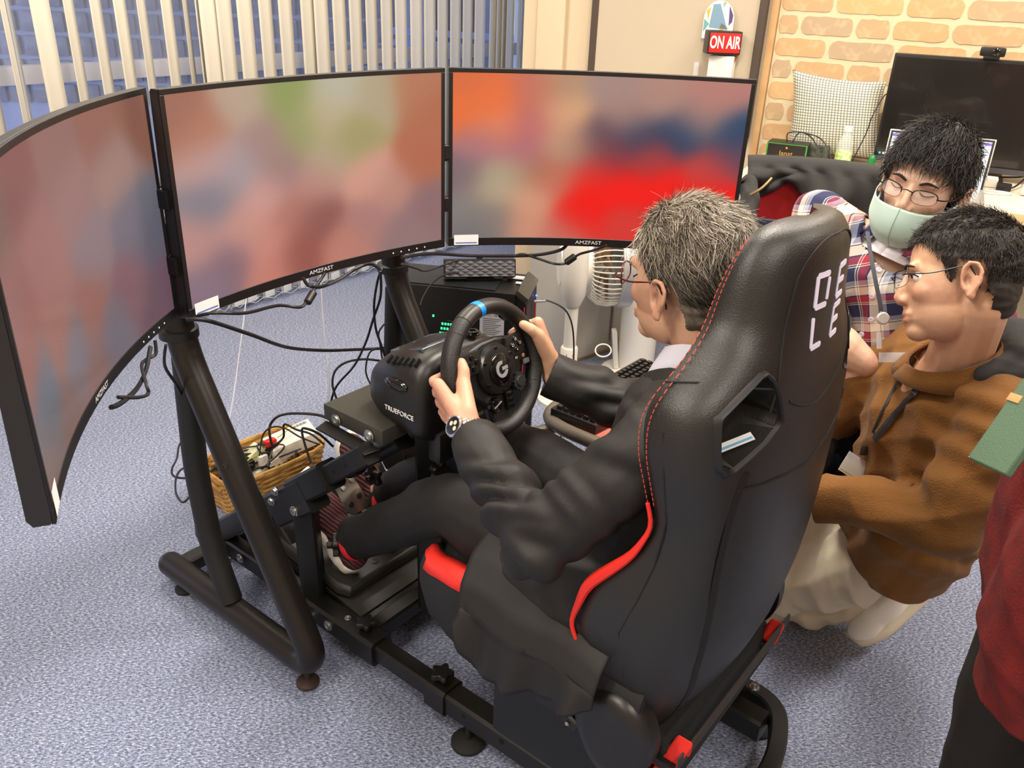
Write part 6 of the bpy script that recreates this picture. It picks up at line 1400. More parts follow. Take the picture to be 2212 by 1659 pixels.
def tail(u, v):
    a = -.628-.30*u; P5 = [(-.08, .570), (-.17, .568), (-.235, .535), (-.276, .490), (-.296, .445), (-.305, .40)]
    hem = float(np.interp(u, [0, .06, .16, .35, .6, .8, 1], [.43, .385, .352, .350, .372, .385, .42])); x = v*5.6; k = min(4.999, x); i0 = int(k); f = k-i0
    bq = P5[i0][0]*(1-f)+P5[i0+1][0]*f; zq = P5[i0][1]*(1-f)+P5[i0+1][1]*f
    if v > .70: t = (v-.70)/.30; zq = .458*(1-t)+hem*t; bq = -.292-.012*t-.010*t*math.sin(u*15+1)-.006*t*math.sin(u*31)
    a += .02*v*math.cos(v*4)*(1-u); zq -= .05*max(0, u-.55)*(1-v)
    return J(a, bq-.004*math.sin(u*11+v*5), zq+.004*math.sin(u*9+2*v))
MB().grid(tail, 44, 30).build('jacket_tail', SUIT, dv, smooth=80, solid=.004)
# collar and lapels
def neck_ring(z, r, dfwd=0, drop=0, n=26, cx=-.905, k=1.0, gap=0):
    out = []
    for i in range(n+1):
        t = gap+(2*PI-2*gap)*i/n; f, s_ = math.cos(t), math.sin(t); out.append(J(cx+dfwd+r*f*k, r*s_, z-drop*max(0, f)**1.5))
    return out
MB().loft([neck_ring(.945, .062, .004, .035, gap=.25), neck_ring(.958, .068, .004, .038, gap=.22), neck_ring(.935, .082, .006, .05, gap=.18), neck_ring(.895, .102, .012, .075, gap=.15)], closed=False).build('shirt_collar', SHIRT, dv, smooth=60, solid=.002)
MB().loft([neck_ring(.918, .092, .004, .06, gap=.3), neck_ring(.928, .098, .004, .065, gap=.35), neck_ring(.905, .115, .006, .09, gap=.42), neck_ring(.875, .128, .012, .13, gap=.5)], closed=False).build('jacket_collar', SUIT, dv, smooth=60, solid=.004)
# trousers
t_ = MB()
knL_, knR_ = J(-.485, -.135, .520), J(-.43, .105, .525); akL, akR = J(-.155, -.105, .275), J(-.085, .068, .285)
for hip_, kn_, ak_ in ((J(-.80, -.09, .475), knL_, akL), (J(-.80, .09, .475), knR_, akR)):
    t_.caps(hip_, .10, hip_.lerp(kn_, .6), .082); t_.caps(hip_.lerp(kn_, .6), .082, kn_, .064); t_.caps(kn_, .066, kn_.lerp(ak_, .45), .060); t_.caps(kn_.lerp(ak_, .45), .060, ak_, .047)
    t_.caps(kn_.lerp(ak_, .3)-ZH*.01, .05, ak_-ZH*.012+FH*-.01, .046)
t_.caps(J(-.84, 0, .48), .12, J(-.76, 0, .47), .10); t_.caps(J(-.62, -.13, .46), .07, J(-.52, -.15, .42), .04)
blob('trousers', t_, TRO, dv, .0055, 6, sculpt=folds(.0045, 20, 31, (1, 1, .6)), cuts=[(akL+(akL-knL_).normalized()*.008, akL-knL_, .09), (akR+(akR-knR_).normalized()*.008, akR-knR_, .09)]).modifiers.new('solid', 'SOLIDIFY').thickness = .003
SOCK = mat('black sock', '141416', .9, bump=(500, .3))
KN = mat('ribbed knit', '2c1a1b', .85); nt = KN.node_tree; bb = nt.nodes['Principled BSDF']
def ribs(m, scale, c1, c2, vec, dist=.002, wob=3.0):
    nt = m.node_tree; bb = nt.nodes['Principled BSDF']; tc = nt.nodes.new('ShaderNodeTexCoord'); mp = nt.nodes.new('ShaderNodeMapping'); mp.inputs['Rotation'].default_value = vec
    wv = nt.nodes.new('ShaderNodeTexWave'); wv.inputs['Scale'].default_value = scale; wv.inputs['Distortion'].default_value = wob; wv.inputs['Detail Scale'].default_value = .6
    rr = nt.nodes.new('ShaderNodeValToRGB'); rr.color_ramp.elements[0].color = lin(c1); rr.color_ramp.elements[1].color = lin(c2); bu = nt.nodes.new('ShaderNodeBump'); bu.inputs['Strength'].default_value = .8; bu.inputs['Distance'].default_value = dist
    for a_, b_ in ((tc.outputs['Object'], mp.inputs[0]), (mp.outputs[0], wv.inputs[0]), (wv.outputs[0], rr.inputs[0]), (rr.outputs[0], bb.inputs['Base Color']), (wv.outputs[0], bu.inputs['Height']), (bu.outputs[0], bb.inputs['Normal'])): nt.links.new(a_, b_)
ribs(KN, 38, '191012', '6a3538', (0, R(48), R(142)))
SOLE = mat('cream sole', 'e9e3d6', .55); BAND = mat('shoe red band', 'd8222a', .6)
for hl, tt_, ak_, kn_ in ((J(-.135, -.103, .150), J(.055, -.10, .350), akL, knL_), (J(-.045, .062, .155), J(.095, .066, .375), akR, knR_)):
    X_, Y_, Z_, Pf = sneaker(dv, hl, tt_, ZH*.7-FH*.75, KN, SOLE, 'shoe', ak_, .047, BAND)
    b = MB(); b.caps(Pf(0, .26, .06), .038, ak_, .042); b.caps(ak_, .042, ak_.lerp(kn_, .2), .044); blob('sock', b, SOCK, dv, .005, 4)
# wristwatch
wa = (wrL-elL).normalized(); wc_ = wrL+wa*.008; cdn = (CAM-wc_).normalized(); wn = (cdn-wa*cdn.dot(wa)).normalized(); wn = (wn*.80-wn.cross(wa)*.6*-1).normalized(); wt = wa.cross(wn)
tow = (WU*-1); wn2 = ((-RH*.62+ZH*.1-FH*.5)-wa*((-RH*.62+ZH*.1-FH*.5).dot(wa))).normalized(); wt2 = wa.cross(wn2)
wat = MB(); MET = mat('watch steel', 'd6d2cc', .22, 1)
RW1, RW2 = .033, .030
for i in range(22):
    a_ = 2*PI*i/22
    if abs(a_-0) < .5 or abs(a_-2*PI) < .5: continue
    c = wc_+wn2*(RW1*math.cos(a_))+wt2*(RW2*math.sin(a_)); n_ = (wn2*math.cos(a_)+wt2*math.sin(a_)).normalized(); t2 = wa.cross(n_)
    for q in (-1, 0, 1): wat.box(c+wa*(.0062*q), (.0055, .0078, .003), (wa, t2, n_), bev=.0008)
wo = wat.build('watch_bracelet', MET, dv, label='steel link bracelet'); wo['kind'] = 'stuff'
Mw = mtx(wc_+wn2*(RW1+.001), wa, wt2*1.0, wn2) if wa.cross(wt2).dot(wn2) > 0 else mtx(wc_+wn2*(RW1+.001), wa, -wt2, wn2)
case = MB().lathe([(.018, -.004), (.0205, 0), (.0205, .004), (.018, .0065), (.0165, .0065), (.0165, .0052)], Mw, 32).build('watch_case', MET, dv)
MB().lathe([(.0165, .0052), (.0165, .0056)], Mw, 28).build('watch_dial', mat('dial black', '14110f', .2, coat=.5), case)
for x_, y_ in ((.0075, 0), (-.0075, 0), (0, -.0075)): MB().lathe([(.0042, .0056), (.0042, .0060)], Mw @ Matrix.Translation((x_, y_, 0)), 18).build('subdial', mat('subdial', 'cfc4a8', .4), case)
for x_, y_ in ((0, .0215), (.010, .0195), (-.010, .0195)): MB().cyl(Mw @ V(y_, x_, .002), Mw @ V(y_+.003, x_, .002), .002).build('pusher', MET, case)
# ---------------- the man in the plaid shirt
def plaid_mat():
    m = mat('plaid cloth', '1c2140', .85, bump=(500, .2)); nt = m.node_tree; bb = nt.nodes['Principled BSDF']; tc = nt.nodes.new('ShaderNodeTexCoord'); mp = nt.nodes.new('ShaderNodeMapping')
    mp.inputs['Rotation'].default_value = (R(8), R(14), R(28)); sx = nt.nodes.new('ShaderNodeSeparateXYZ'); nt.links.new(tc.outputs['Object'], mp.inputs[0]); nt.links.new(mp.outputs[0], sx.inputs[0])
    def band(out, period, stops):
        a_ = nt.nodes.new('ShaderNodeMath'); a_.operation = 'MULTIPLY'; a_.inputs[1].default_value = 1/period; f = nt.nodes.new('ShaderNodeMath'); f.operation = 'FRACT'; r = nt.nodes.new('ShaderNodeValToRGB'); r.color_ramp.interpolation = 'CONSTANT'
        nt.links.new(out, a_.inputs[0]); nt.links.new(a_.outputs[0], f.inputs[0]); nt.links.new(f.outputs[0], r.inputs[0]); e = r.color_ramp.elements
        e[0].position = 0; e[0].color = lin(stops[0][1]); e[1].position = stops[1][0]; e[1].color = lin(stops[1][1])
        for p, c in stops[2:]: e.new(p).color = lin(c)
        return r.outputs[0]
    S = [(0, '20254a'), (.26, 'd8cfc2'), (.285, '20254a'), (.31, 'd8cfc2'), (.33, '9a2636'), (.50, '20254a'), (.53, 'e6dccb'), (.74, '2a2a45'), (.76, 'e6dccb'), (.80, '9aa0b2'), (.92, '20254a')]
    ad = nt.nodes.new('ShaderNodeMath'); ad.operation = 'ADD'; nt.links.new(sx.outputs[0], ad.inputs[0]); m2 = nt.nodes.new('ShaderNodeMath'); m2.operation = 'MULTIPLY'; m2.inputs[1].default_value = -.6
    nt.links.new(sx.outputs[1], m2.inputs[0]); nt.links.new(m2.outputs[0], ad.inputs[1])
    a = band(ad.outputs[0], .092, S); b_ = band(sx.outputs[2], .085, S); mx = nt.nodes.new('ShaderNodeMix'); mx.data_type = 'RGBA'; mx.inputs[0].default_value = .5
    nt.links.new(a, mx.inputs[6]); nt.links.new(b_, mx.inputs[7]); nt.links.new(mx.outputs[2], bb.inputs['Base Color']); return m
PLD = plaid_mat(); JEAN = mat('dark trousers', '22242c', .85, bump=(500, .3))
pm_ = thing('person', 'person in a plaid shirt with a pale green face mask and glasses, looking down', 'person', (.86, 1.93, .0))
HP = hframe(at_d(1992, 408, 1.86), cdir(-.66, -.30, -.69), cdir(.36, .90, -.25))
nk = HP @ V(0, -.03, -.06); nb2 = V(.865, 1.90, .935)
b = MB(); PP = head_prims(b, HP, 1.03, 1.04)
b.caps(PP(0, -.028, -.04), .054, nb2, .056); b.caps(nb2, .056, V(.85, 1.90, .86), .08); b.caps(V(.85, 1.90, .80), .11, V(.88, 1.94, .56), .12)
sR, sL = V(.700, 1.945, .965), V(1.045, 1.93, .94); eR, wR = at_d(1765, 712, 1.88), at_d(1872, 788, 1.86); eL, wL = V(1.10, 1.80, .70), V(.95, 1.72, .62)
b.caps(nb2-ZH*.05, .06, sR, .045); b.caps(nb2-ZH*.05, .06, sL, .045); b.caps(sR, .046, eR, .040); b.caps(eR, .046, eR.lerp(wR, .5), .046); b.caps(eR.lerp(wR, .5), .045, wR, .030); b.caps(sL, .046, eL, .040); b.caps(eL, .04, wL, .028)
open_hand(b, wR, V(.12, .35, -.9), V(-1, 0, 0), V(.3, .6, -.3), .6); open_hand(b, wL, V(-.8, -.3, -.2), V(0, 0, 1), V(-.3, .6, 0), .4)
for s in (-1, 1): b.caps(V(.88+.09*s, 1.94, .52), .08, V(.86, 1.74, .50) if s > 0 else V(.68, 1.72, .50), .06); 
b.caps(V(.86, 1.74, .50), .06, V(.84, 2.02, .12), .045); b.caps(V(.68, 1.72, .50), .06, V(.74, 1.95, .12), .045)
body2 = blob('body', b, SKIN, pm_, .0036, 5, sculpt=face_sculpt(HP, 1.03), color=skin_color(HP, 'dcb59b', 1.03, red='c07868'))
brows_eyes(HP, pm_, '1d1715', 1.03, closed=True)
PLINE = [(-.12, -.075), (-.06, -.07), (-.042, -.050), (-.034, -.02), (-.028, .020), (.008, .020), (.014, -.006), (.026, -.002), (.034, .022), (.05, .040), (.062, .058), (.075, .068), (.12, .075)]
BLK = mat('black hair base', '12100f', .55)
hair_cap(HP, pm_, BLK, PLINE, 1.12, 1.03, 1.04)
def comb_p(p, n): return np.array([p[0]*7, (.75 if p[2] > .05 else -.35), -.55 if p[2] < .08 else -.05])
strands('hair_strands', HP, pm_, HAIRM, 5200, .026, .050, ['131110', '1b1816', '0d0c0c', '2a2420', '171413'], comb_p, .62, PLINE, .0011, .16, 1.03, 1.04, 9, 1.08)
glasses(HP, pm_, mat('dark wire frame', '1d1a1c', .35, .5), False, 1.03, -.002, w_=.023, h_=.0145)
# mask
MK = mat('pale green mask', 'a4bdb3', .75, bump=(700, .15), sheen=.3)
mk = thing('tmp', 'x', 'x'); bpy.data.objects.remove(mk)
def mface(u, v):
    """u across ear to ear, v from the top edge to below the chin"""
    a_ = (u-.5)*2; s_ = abs(a_); t = math.asin(max(-1, min(1, a_)))
    x = .0745*math.sin(a_*1.50); yb = .110*math.cos(a_*1.42)**.85 if s_ < .98 else .0
    top = -.026-.004*s_+.020*s_**3; bot = -.112+.055*s_**2; z = top+(bot-top)*v
    y = .012+.098*max(0, math.cos(a_*1.40))**.8; bulge = .012*math.sin(PI*min(1, v*1.02))*(1-s_)
    y2 = y+bulge-.020*max(0, v-.72)/.28*(1-s_)-.004*v
    xs = x*(1-.13*max(0, v-.6)/.4); return HP @ V(xs*1.07, y2*1.0+.0, z*1.03)
g = MB().grid(mface, 30, 16).build('face_mask', MK, pm_, smooth=80, solid=.0018)
MB().tube([mface(.5, v/12)+V(HP[0][1], HP[1][1], HP[2][1])*.002 for v in range(13)], .0012, 6).build('centre_seam', MK, g, smooth=60)
for s, u in ((-1, 0.0), (1, 1.0)):
    MB().tube(spline([mface(u, .1), HP @ V(s*.086, -.004, -.004), HP @ V(s*.086, -.022, -.012), HP @ V(s*.084, -.012, -.04), mface(u, .9)], 5), .0020, 6).build('ear_loop', MK, g, smooth=60)
# shirt
s_ = MB()
s_.caps(V(.86, 1.90, .885), .075, sR, .066); s_.caps(V(.86, 1.90, .885), .075, sL, .068); s_.caps(V(.79, 1.90, .85), .115, V(.82, 1.92, .58), .125); s_.caps(V(.93, 1.90, .85), .115, V(.95, 1.92, .58), .125); s_.caps(V(.85, 1.86, .82), .11, V(.88, 1.87, .60), .13)
s_.caps(sR, .070, eR, .058); s_.caps(sL, .070, eL, .058); s_.caps(eL, .058, eL.lerp(wL, .5), .050)
so_ = blob('plaid_shirt', s_, PLD, pm_, .006, 6, sculpt=folds(.0055, 22, 7), cuts=[(eR+(wR-eR).normalized()*.01, wR-eR, .09), (eL.lerp(wL, .5), wL-eL, .08), (nb2-ZH*.004+V(-.01, -.02, 0), V(-.35, -.45, .85), .095)])
so_.modifiers.new('solid', 'SOLIDIFY').thickness = .003
def ringp(c, ax, r, n=30, g0=0.0, k=1.0):
    x, y, z = frame_z(ax); fw = V(-.6, -.75, 0); fx = (fw-z*fw.dot(z)).normalized(); fy = z.cross(fx); return [c+fx*(r*math.cos(g0+(2*PI-2*g0)*i/n)*k)+fy*(r*math.sin(g0+(2*PI-2*g0)*i/n)) for i in range(n+1)]
axn = (nk-nb2).normalized(); MB().loft([ringp(nb2+axn*.000-V(.0, .0, .0), axn, .060), ringp(nb2-axn*.035+V(-.010, -.012, 0), axn, .078, k=1.15)], closed=False).build('white_undershirt', mat('white tee', 'ece9f2', .85), pm_, smooth=60, solid=.002)
MB().loft([ringp(nb2+axn*.022+V(.012, .014, 0), axn, .066, g0=.55), ringp(nb2+axn*.030+V(.012, .014, 0), axn, .072, g0=.50), ringp(nb2-axn*.004+V(.004, .004, 0), axn, .094, g0=.42), ringp(nb2-axn*.022, axn, .106, g0=.36)], closed=False).build('shirt_collar', PLD, pm_, smooth=60, solid=.003)
ch_ = [V(.79, 1.79, .86), V(.785, 1.765, .78), V(.80, 1.755, .70), V(.815, 1.76, .62)]
for k in range(4):
    p_, n_ = on_skin(so_, (1898, 1884, 1882, 1862)[k], (583, 640, 690, 722)[k], .001); bolt(pm_, p_, n_, .005, .002, mat('shirt button', 'd8c9d8', .4), 'button')
LAN = mat('dark grey lanyard', '3b3d46', .7)
def md3(l): return [at_d(x, y, d) for x, y, d in l]
MB().tube(spline(md3([(1874, 500, 1.74), (1880, 545, 1.72), (1890, 600, 1.705), (1901, 655, 1.70), (1903, 672, 1.70)]), 6), 1, prof=[(.0045, 0), (0, .001), (-.0045, 0), (0, -.001)], up=CF*-1).build('lanyard', LAN, pm_)
rc1 = at_d(1906, 688, 1.695); mm = mtx(rc1, CR, CU, -CF); MB().lathe([(.0125, 0), (.0125, .005), (.010, .007), (.002, .0072)], mm, 24).build('badge_reel', mat('reel grey', 'b9b4ae', .3), pm_)
MB().box(at_d(1899, 735, 1.70), (.010, .034, .002), (CR, CU, CF), bev=.0008).build('badge_strap', mat('clear vinyl', 'd5d8dc', .15, alpha=.5), pm_)
bc = at_d(1928, 772, 1.72); MB().box(bc, (.055, .020, .003), (CR, CU, CF), bev=.001).build('badge_holder', mat('clear vinyl', 'd5d8dc', .15, alpha=.5), pm_)
b2c = at_d(1846, 785, 1.86); MB().box(b2c, (.032, .022, .003), ((CR-CU*.15).normalized(), CU, CF), bev=.001).build('badge_card', PAPER, pm_); MB().box(b2c-CF*.002-CU*.004, (.026, .006, .001), (CR, CU, CF)).build('badge_stripe', mat('badge blue', '4f86b8', .6), pm_)
t_ = MB()
t_.caps(V(.88, 1.94, .54), .13, V(.86, 1.80, .52), .11)
for a_, c_, d_ in ((V(.95, 1.92, .52), V(.86, 1.74, .50), V(.84, 2.02, .10)), (V(.80, 1.92, .52), V(.68, 1.72, .50), V(.74, 1.95, .10))): t_.caps(a_, .095, c_, .07); t_.caps(c_, .07, d_, .055)
blob('trousers', t_, JEAN, pm_, .007, 6, sculpt=folds(.004, 22, 3))
for h_, tt_ in ((V(.86, 2.06, .012), V(.80, 1.84, .012)), (V(.78, 1.98, .012), V(.66, 1.80, .012))): sneaker(pm_, h_, tt_, ZH, mat('dark shoe', '2a2a2e', .6), SOLE, 'shoe')

# ---------------- the kneeling man in brown fleece
FLE = mat('brown fleece', '7b5120', .95, bump=(300, .9, 8), sheen=.06, var=(8, '6d4717', 1)); KHA = mat('cream trousers', 'cfc4ad', .85, bump=(400, .25))
km = thing('person', 'kneeling person in a brown fleece and cream trousers with short dark hair', 'person', (.92, 1.58, 0))
HK = hframe(at_d(2072, 618, 1.56), cdir(-.93, .03, .36), cdir(.13, .96, .0))
nbk = V(.855, 1.515, .800)
b = MB(); PK = head_prims(b, HK, 1.02)
b.caps(PK(0, -.028, -.04), .055, nbk, .058); b.caps(nbk, .058, V(.86, 1.53, .74), .08); b.caps(V(.87, 1.54, .68), .11, V(.91, 1.56, .38), .12)
ksL, ksR = V(.895, 1.375, .755), V(.87, 1.70, .745); keL, keR = V(.795, 1.315, .575), V(.72, 1.77, .55); kwL, kwR = V(.635, 1.47, .520), V(.60, 1.60, .56)
b.caps(nbk-ZH*.05, .06, ksL, .045); b.caps(nbk-ZH*.05, .06, ksR, .045); b.caps(ksL, .046, keL, .038); b.caps(keL, .038, kwL, .028); b.caps(ksR, .046, keR, .038); b.caps(keR, .038, kwR, .028)
open_hand(b, kwL, V(-.7, .6, -.1), V(.2, 0, 1), V(0, .3, -.6), .35); open_hand(b, kwR, V(-.6, -.7, 0), V(.2, 0, 1), V(.5, .3, -.6), .35)
blob('body', b, SKIN, km, .0034, 5, sculpt=face_sculpt(HK, 1.02), color=skin_color(HK, 'd0a585', 1.02, red='b86c5c', stub='5a4638'))
brows_eyes(HK, km, '2a1d17', 1.02)
KLINE = [(-.12, -.075), (-.06, -.07), (-.044, -.050), (-.036, .0), (-.030, .034), (.010, .036), (.017, -.004), (.024, -.002), (.032, .030), (.042, .048), (.056, .066), (.07, .078), (.12, .09)]
hair_cap(HK, km, mat('dark hair base', '1d1815', .65, var=(120, '2c241e', 1)), KLINE, 1.055, 1.02)
def comb_k(p, n): return np.array([p[0]*5, (.7 if p[2] > .09 else .15), -.7 if p[2] < .09 else -.1])
def topk(p): return .55+.75*max(0, min(1, (p[2]-.02)/.09))
strands('hair_strands', HK, km, HAIRM, 6500, .011, .020, ['1b1613', '2a221c', '120f0e', '382d25', '221c18'], comb_k, .75, KLINE, .0009, .22, 1.02, 1, 14, 1.035, topk)
glasses(HK, km, mat('black frame', '161418', .35), False, 1.02, .0, w_=.023, h_=.015)
f = MB()
for p0, r0_, p1, r1_ in ((V(.865, 1.50, .745), .082, ksL, .074), (V(.865, 1.55, .745), .082, ksR, .074), (V(.86, 1.48, .69), .115, V(.875, 1.50, .42), .122), (V(.855, 1.60, .69), .115, V(.875, 1.60, .42), .125), (V(.82, 1.54, .66), .10, V(.82, 1.55, .44), .11),
    (ksL, .078, keL, .070), (keL, .070, keL.lerp(kwL, .6), .062), (keL.lerp(kwL, .5), .062, kwL, .050), (ksR, .078, keR, .070), (keR, .07, kwR, .05), (V(.895, 1.50, .45), .11, V(.905, 1.55, .335), .10), (V(.86, 1.46, .44), .10, V(.85, 1.51, .335), .09), (V(.80, 1.44, .50), .075, V(.80, 1.48, .385), .07)):
    f.caps(p0, r0_, p1, r1_)
def fl_sculpt(P, N):
    P = folds(.0075, 17, 41, (1, 1, 1.25))(P, N)
    for c_, ax, am in ((np.array(keL), np.array((keL-ksL).normalized()), .009), (np.array(ksL.lerp(keL, .25)), np.array([.3, .2, 1.]), .010), (np.array([.90, 1.42, .50]), np.array([.2, .1, 1.]), .012)):
        d = P-c_; t = d@ax; k = np.exp(-(np.linalg.norm(d, axis=1)/.10)**2); P = P+N*(am*k*np.sin(t*85+3*np.sin(d@np.array([12., 9, 7]))))[:, None]
    return P
fo = blob('fleece_jacket', f, FLE, km, .006, 7, sculpt=fl_sculpt, cuts=[(kwL-(kwL-keL)*.02, kwL-keL, .07), (kwR, kwR-keR, .07), (nbk-ZH*.01, V(-.15, 0, 1), .09)])
fo.modifiers.new('solid', 'SOLIDIFY').thickness = .004
def kring(z, r, dx=0, dy=0, tilt=0, n=28, g0=0, ax=(1, .2, 0)):
    fw = V(-1, .15, 0).normalized(); sd = V(-fw.y, fw.x, 0); return [V(nbk.x+dx, nbk.y+dy, z)+fw*(r*math.cos(g0+(2*PI-2*g0)*i/n))+sd*(r*math.sin(g0+(2*PI-2*g0)*i/n))-ZH*tilt*math.cos(g0+(2*PI-2*g0)*i/n) for i in range(n+1)]
MB().loft([kring(.785, .108, 0, 0, .02), kring(.81, .094, -.005, 0, .03), kring(.826, .082, -.01, 0, .035), kring(.824, .074, -.01, 0, .035)], closed=False).build('stand_collar', FLE, km, smooth=60, solid=.006)
HOOD = mat('charcoal hood', '2b2b2d', .85, bump=(400, .3))
hd_ = MB()
for p0, r0_, p1, r1_ in ((V(.93, 1.46, .845), .032, V(.965, 1.53, .855), .038), (V(.965, 1.53, .855), .038, V(.93, 1.60, .845), .032), (V(.86, 1.425, .815), .022, V(.93, 1.46, .84), .032), (V(.86, 1.62, .815), .022, V(.93, 1.60, .84), .032), (V(.99, 1.50, .80), .045, V(1.01, 1.53, .72), .050), (V(.975, 1.53, .83), .045, V(1.0, 1.53, .77), .055), (V(.95, 1.44, .80), .035, V(.99, 1.47, .74), .04), (V(.875, 1.425, .800), .022, V(.935, 1.425, .820), .032), (V(.935, 1.425, .820), .032, V(.985, 1.44, .79), .036), (V(.985, 1.44, .79), .036, V(1.005, 1.47, .73), .034)): hd_.caps(p0, r0_, p1, r1_)
blob('hood', hd_, HOOD, km, .005, 5, sculpt=folds(.003, 30, 6))
STRP = mat('black strap', '17171a', .6)
def strap_on(o, pts, wd, th, m, nm, par):
    q = [on_skin(o, x, y, .003) for x, y in pts]; P = spline([p for p, n in q], 5)
    return MB().tube(P, 1, prof=[(wd, 0), (0, th), (-wd, 0), (0, -th)], up=(q[len(q)//2][1]+CF*-.3).normalized()).build(nm, m, par, smooth=0)
strap_on(fo, [(2088, 748), (2060, 765), (2035, 788), (2010, 815), (1985, 840), (1960, 868), (1935, 895), (1912, 922), (1890, 950)], .0075, .0016, STRP, 'neck_strap', km)
strap_on(fo, [(1958, 785), (1945, 815), (1930, 845), (1915, 875), (1900, 905), (1888, 935)], .0030, .0012, STRP, 'thin_strap', km)
p_, n_ = on_skin(fo, 1872, 972, .006); MB().box(p_, (.012, .020, .010), (CR, (CU+CR*.3).normalized(), CF), bev=.003).build('strap_clip', PLASTIC, km)
p_, n_ = on_skin(fo, 2004, 818, .004); MB().box(p_, (.018, .012, .005), ((CR+CU*.8).normalized(), (CU-CR*.8).normalized(), CF), bev=.002).build('strap_slider', PLASTIC, km)
bh, n_ = on_skin(fo, 1856, 1010, .012); bh = bh-CF*.01; MB().box(bh, (.060, .040, .003), ((CR-CU*.65).normalized(), (CU*.8+CR*.5).normalized(), CF), bev=.001).build('badge_holder', mat('clear vinyl', 'd5d8dc', .15, alpha=.5), km)
MB().box(bh+CR*-.010-CU*.004+CF*.001, (.046, .032, .0015), ((CR-CU*.65).normalized(), (CU*.8+CR*.5).normalized(), CF)).build('badge_paper', mat('badge cream', 'd9cfae', .7), km)
tr = MB()
hipk = V(.855, 1.60, .35)
for p0, r0_, p1, r1_ in ((hipk+V(0, -.05, 0), .10, V(.74, 1.60, .215), .085), (V(.74, 1.60, .215), .085, V(.57, 1.68, .12), .07), (hipk+V(0, .07, 0), .11, V(.72, 1.70, .20), .09), (V(.72, 1.70, .20), .09, V(.56, 1.78, .10), .07), (V(.57, 1.70, .085), .068, V(.76, 1.675, .075), .058), (V(.76, 1.675, .075), .058, V(.885, 1.640, .135), .044), (V(.56, 1.78, .09), .07, V(.88, 1.74, .09), .055), (hipk, .10, V(.80, 1.62, .2), .07)): tr.caps(p0, r0_, p1, r1_)
blob('trousers', tr, KHA, km, .0065, 6, sculpt=folds(.0065, 24, 55, (1, 1, 1.3)))
WSH = mat('white shoe', 'f1eee8', .55, bump=(200, .1))
for dy in (0, .15):
    X_, Y_, Z_, Pf = sneaker(km, V(1.035, 1.640+dy, .205), V(.850, 1.592+dy, .022), V(-.75, -.12, .62)*1, WSH, mat('shoe sole cream', 'e2d6bd', .5), 'shoe', width=.048)
    if dy == 0:
        for k in range(3): MB().box(Pf(.046, .42+.03*k, .017), (.003, .0045, .006), (X_, Y_, Z_)).build('sole_mark', INK, km)
    MB().caps(V(.88, 1.64+dy, .13), .036, V(.93, 1.64+dy, .165), .034).build('sock', mat('pale sock', 'c9cede', .9), km)

# ---------------- the person in a red sweater at the right edge
SWE = mat('red knit', '701410', .95, bump=(260, .8, 6), var=(30, '5a0f0c', 1)); sp = thing('person', 'standing person in a dark red sweater and black trousers cut by the right edge', 'person', (.90, .93, 0))
BK2 = mat('black slacks', '1d1813', .8, bump=(500, .2))
hx = V(.835, .93, 0)
HS = hframe(hx+V(0, .03, 1.50), V(-.8, .5, -.3), V(0, 0, 1)); b = MB(); PS = head_prims(b, HS); b.caps(PS(0, -.03, -.04), .05, hx+ZH*1.34, .055); b.caps(hx+ZH*1.30, .09, hx+ZH*.9, .11)
saL, saR = hx+V(-.10, -.14, 1.28), hx+V(.08, .17, 1.28); aeL, aeR = hx+V(-.160, -.06, .98), hx+V(.14, .24, 1.04); awL, awR = hx+V(-.08, .11, 1.0), hx+V(-.02, .12, .99)
for s0, e0, w0 in ((saL, aeL, awL), (saR, aeR, awR)): b.caps(hx+ZH*1.30, .06, s0, .045); b.caps(s0, .045, e0, .038); b.caps(e0, .038, w0, .027)
open_hand(b, awL, V(.3, .9, .1), V(0, 0, 1), V(.8, -.3, 0), .5); open_hand(b, awR, V(.2, -.9, 0), V(0, 0, 1), V(.3, .1, -.8), .5)
blob('body', b, SKIN, sp, .005, 5, sculpt=face_sculpt(HS), color=skin_color(HS, 'cf9d78')); hair_cap(HS, sp, BLK, LINE, 1.1); brows_eyes(HS, sp, '1d1715')
f = MB()
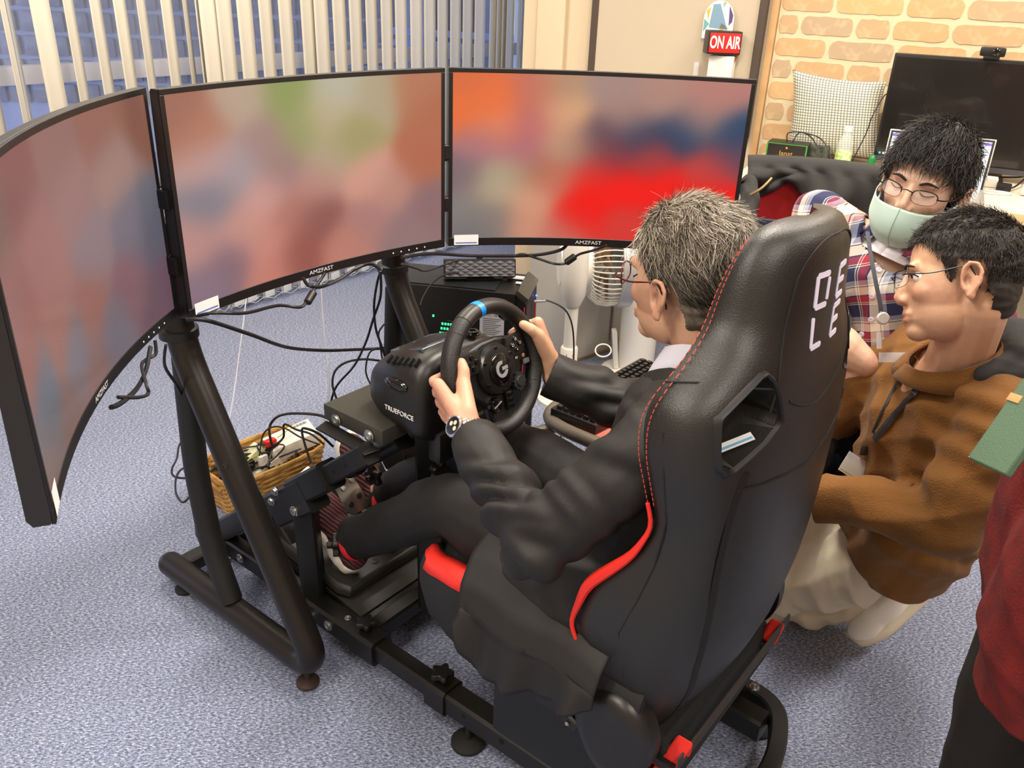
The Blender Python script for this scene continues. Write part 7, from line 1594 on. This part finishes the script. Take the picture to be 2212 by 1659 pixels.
for p0, r0_, p1, r1_ in ((hx+ZH*1.27, .08, saL, .065), (hx+ZH*1.27, .08, saR, .065), (hx+V(-.03, -.06, 1.22), .125, hx+V(-.035, -.055, .80), .150), (hx+V(-.06, -.05, .78), .135, hx+V(-.05, -.04, .58), .125), (hx+V(.0, .07, 1.22), .125, hx+V(0, .07, .80), .150), (hx+V(-.035, -.05, .80), .150, hx+V(-.01, -.045, .62), .128), (hx+V(0, .07, .80), .15, hx+V(0, .06, .62), .128), (saL, .07, aeL, .062), (aeL, .062, awL, .045), (saR, .07, aeR, .062), (aeR, .062, awR, .045)): f.caps(p0, r0_, p1, r1_)
blob('red_sweater', f, SWE, sp, .007, 6, sculpt=folds(.006, 12, 77), cuts=[(hx+ZH*.56, V(0, 0, -1), .4)]).modifiers.new('solid', 'SOLIDIFY').thickness = .004
f = MB()
for s in (-1, 1): f.caps(hx+V(0, s*.085, .80), .105, hx+V(-.01, s*.10, .48), .085); f.caps(hx+V(-.01, s*.10, .48), .085, hx+V(0, s*.11, .10), .065)
blob('trousers', f, BK2, sp, .007, 6, sculpt=folds(.004, 16, 8))
for s in (-1, 1): sneaker(sp, hx+V(.06, s*.11, .01), hx+V(-.19, s*.13, .01), ZH, mat('dark shoe', '2a2a2e', .6), SOLE, 'shoe')
GRN = mat('sage cloth', '4d6650', .8, bump=(400, .4)); gpc = at_d(2160, 915, 1.0)
gpch = thing('green_pouch', 'sage green flat pouch with a pale edge held by the red-sweater person', 'pouch', gpc)
gx_ = (at_d(2215, 832, .99)-at_d(2103, 990, 1.0)).normalized(); gy_ = (at_d(2190, 968, .96)-at_d(2103, 990, 1.0)); gy_ = (gy_-gx_*gy_.dot(gx_)).normalized(); gz_ = gx_.cross(gy_)
g0_ = at_d(2094, 992, 1.0); MB().loft([[g0_+gx_*x+gy_*y+gz_*z for x, y in ((.0, .004), (.004, .0), (.160, .0), (.164, .004), (.164, .06), (.0, .06))] for z in (-.005, .005)]).build('cover', GRN, gpch, bev=.002)
MB().tube([g0_+gx_*.002+gy_*-.001, g0_+gx_*.162+gy_*-.001], .0018, 6).build('pale_edge', mat('sage edge', '9fb59a', .6), gpch)
MB().box(g0_+gx_*.085+gy_*.008-gz_*.0, (.010, .018, .013), (gx_, gy_, gz_), bev=.001).build('tan_tab', mat('tan leather', 'b98f5c', .6), gpch)
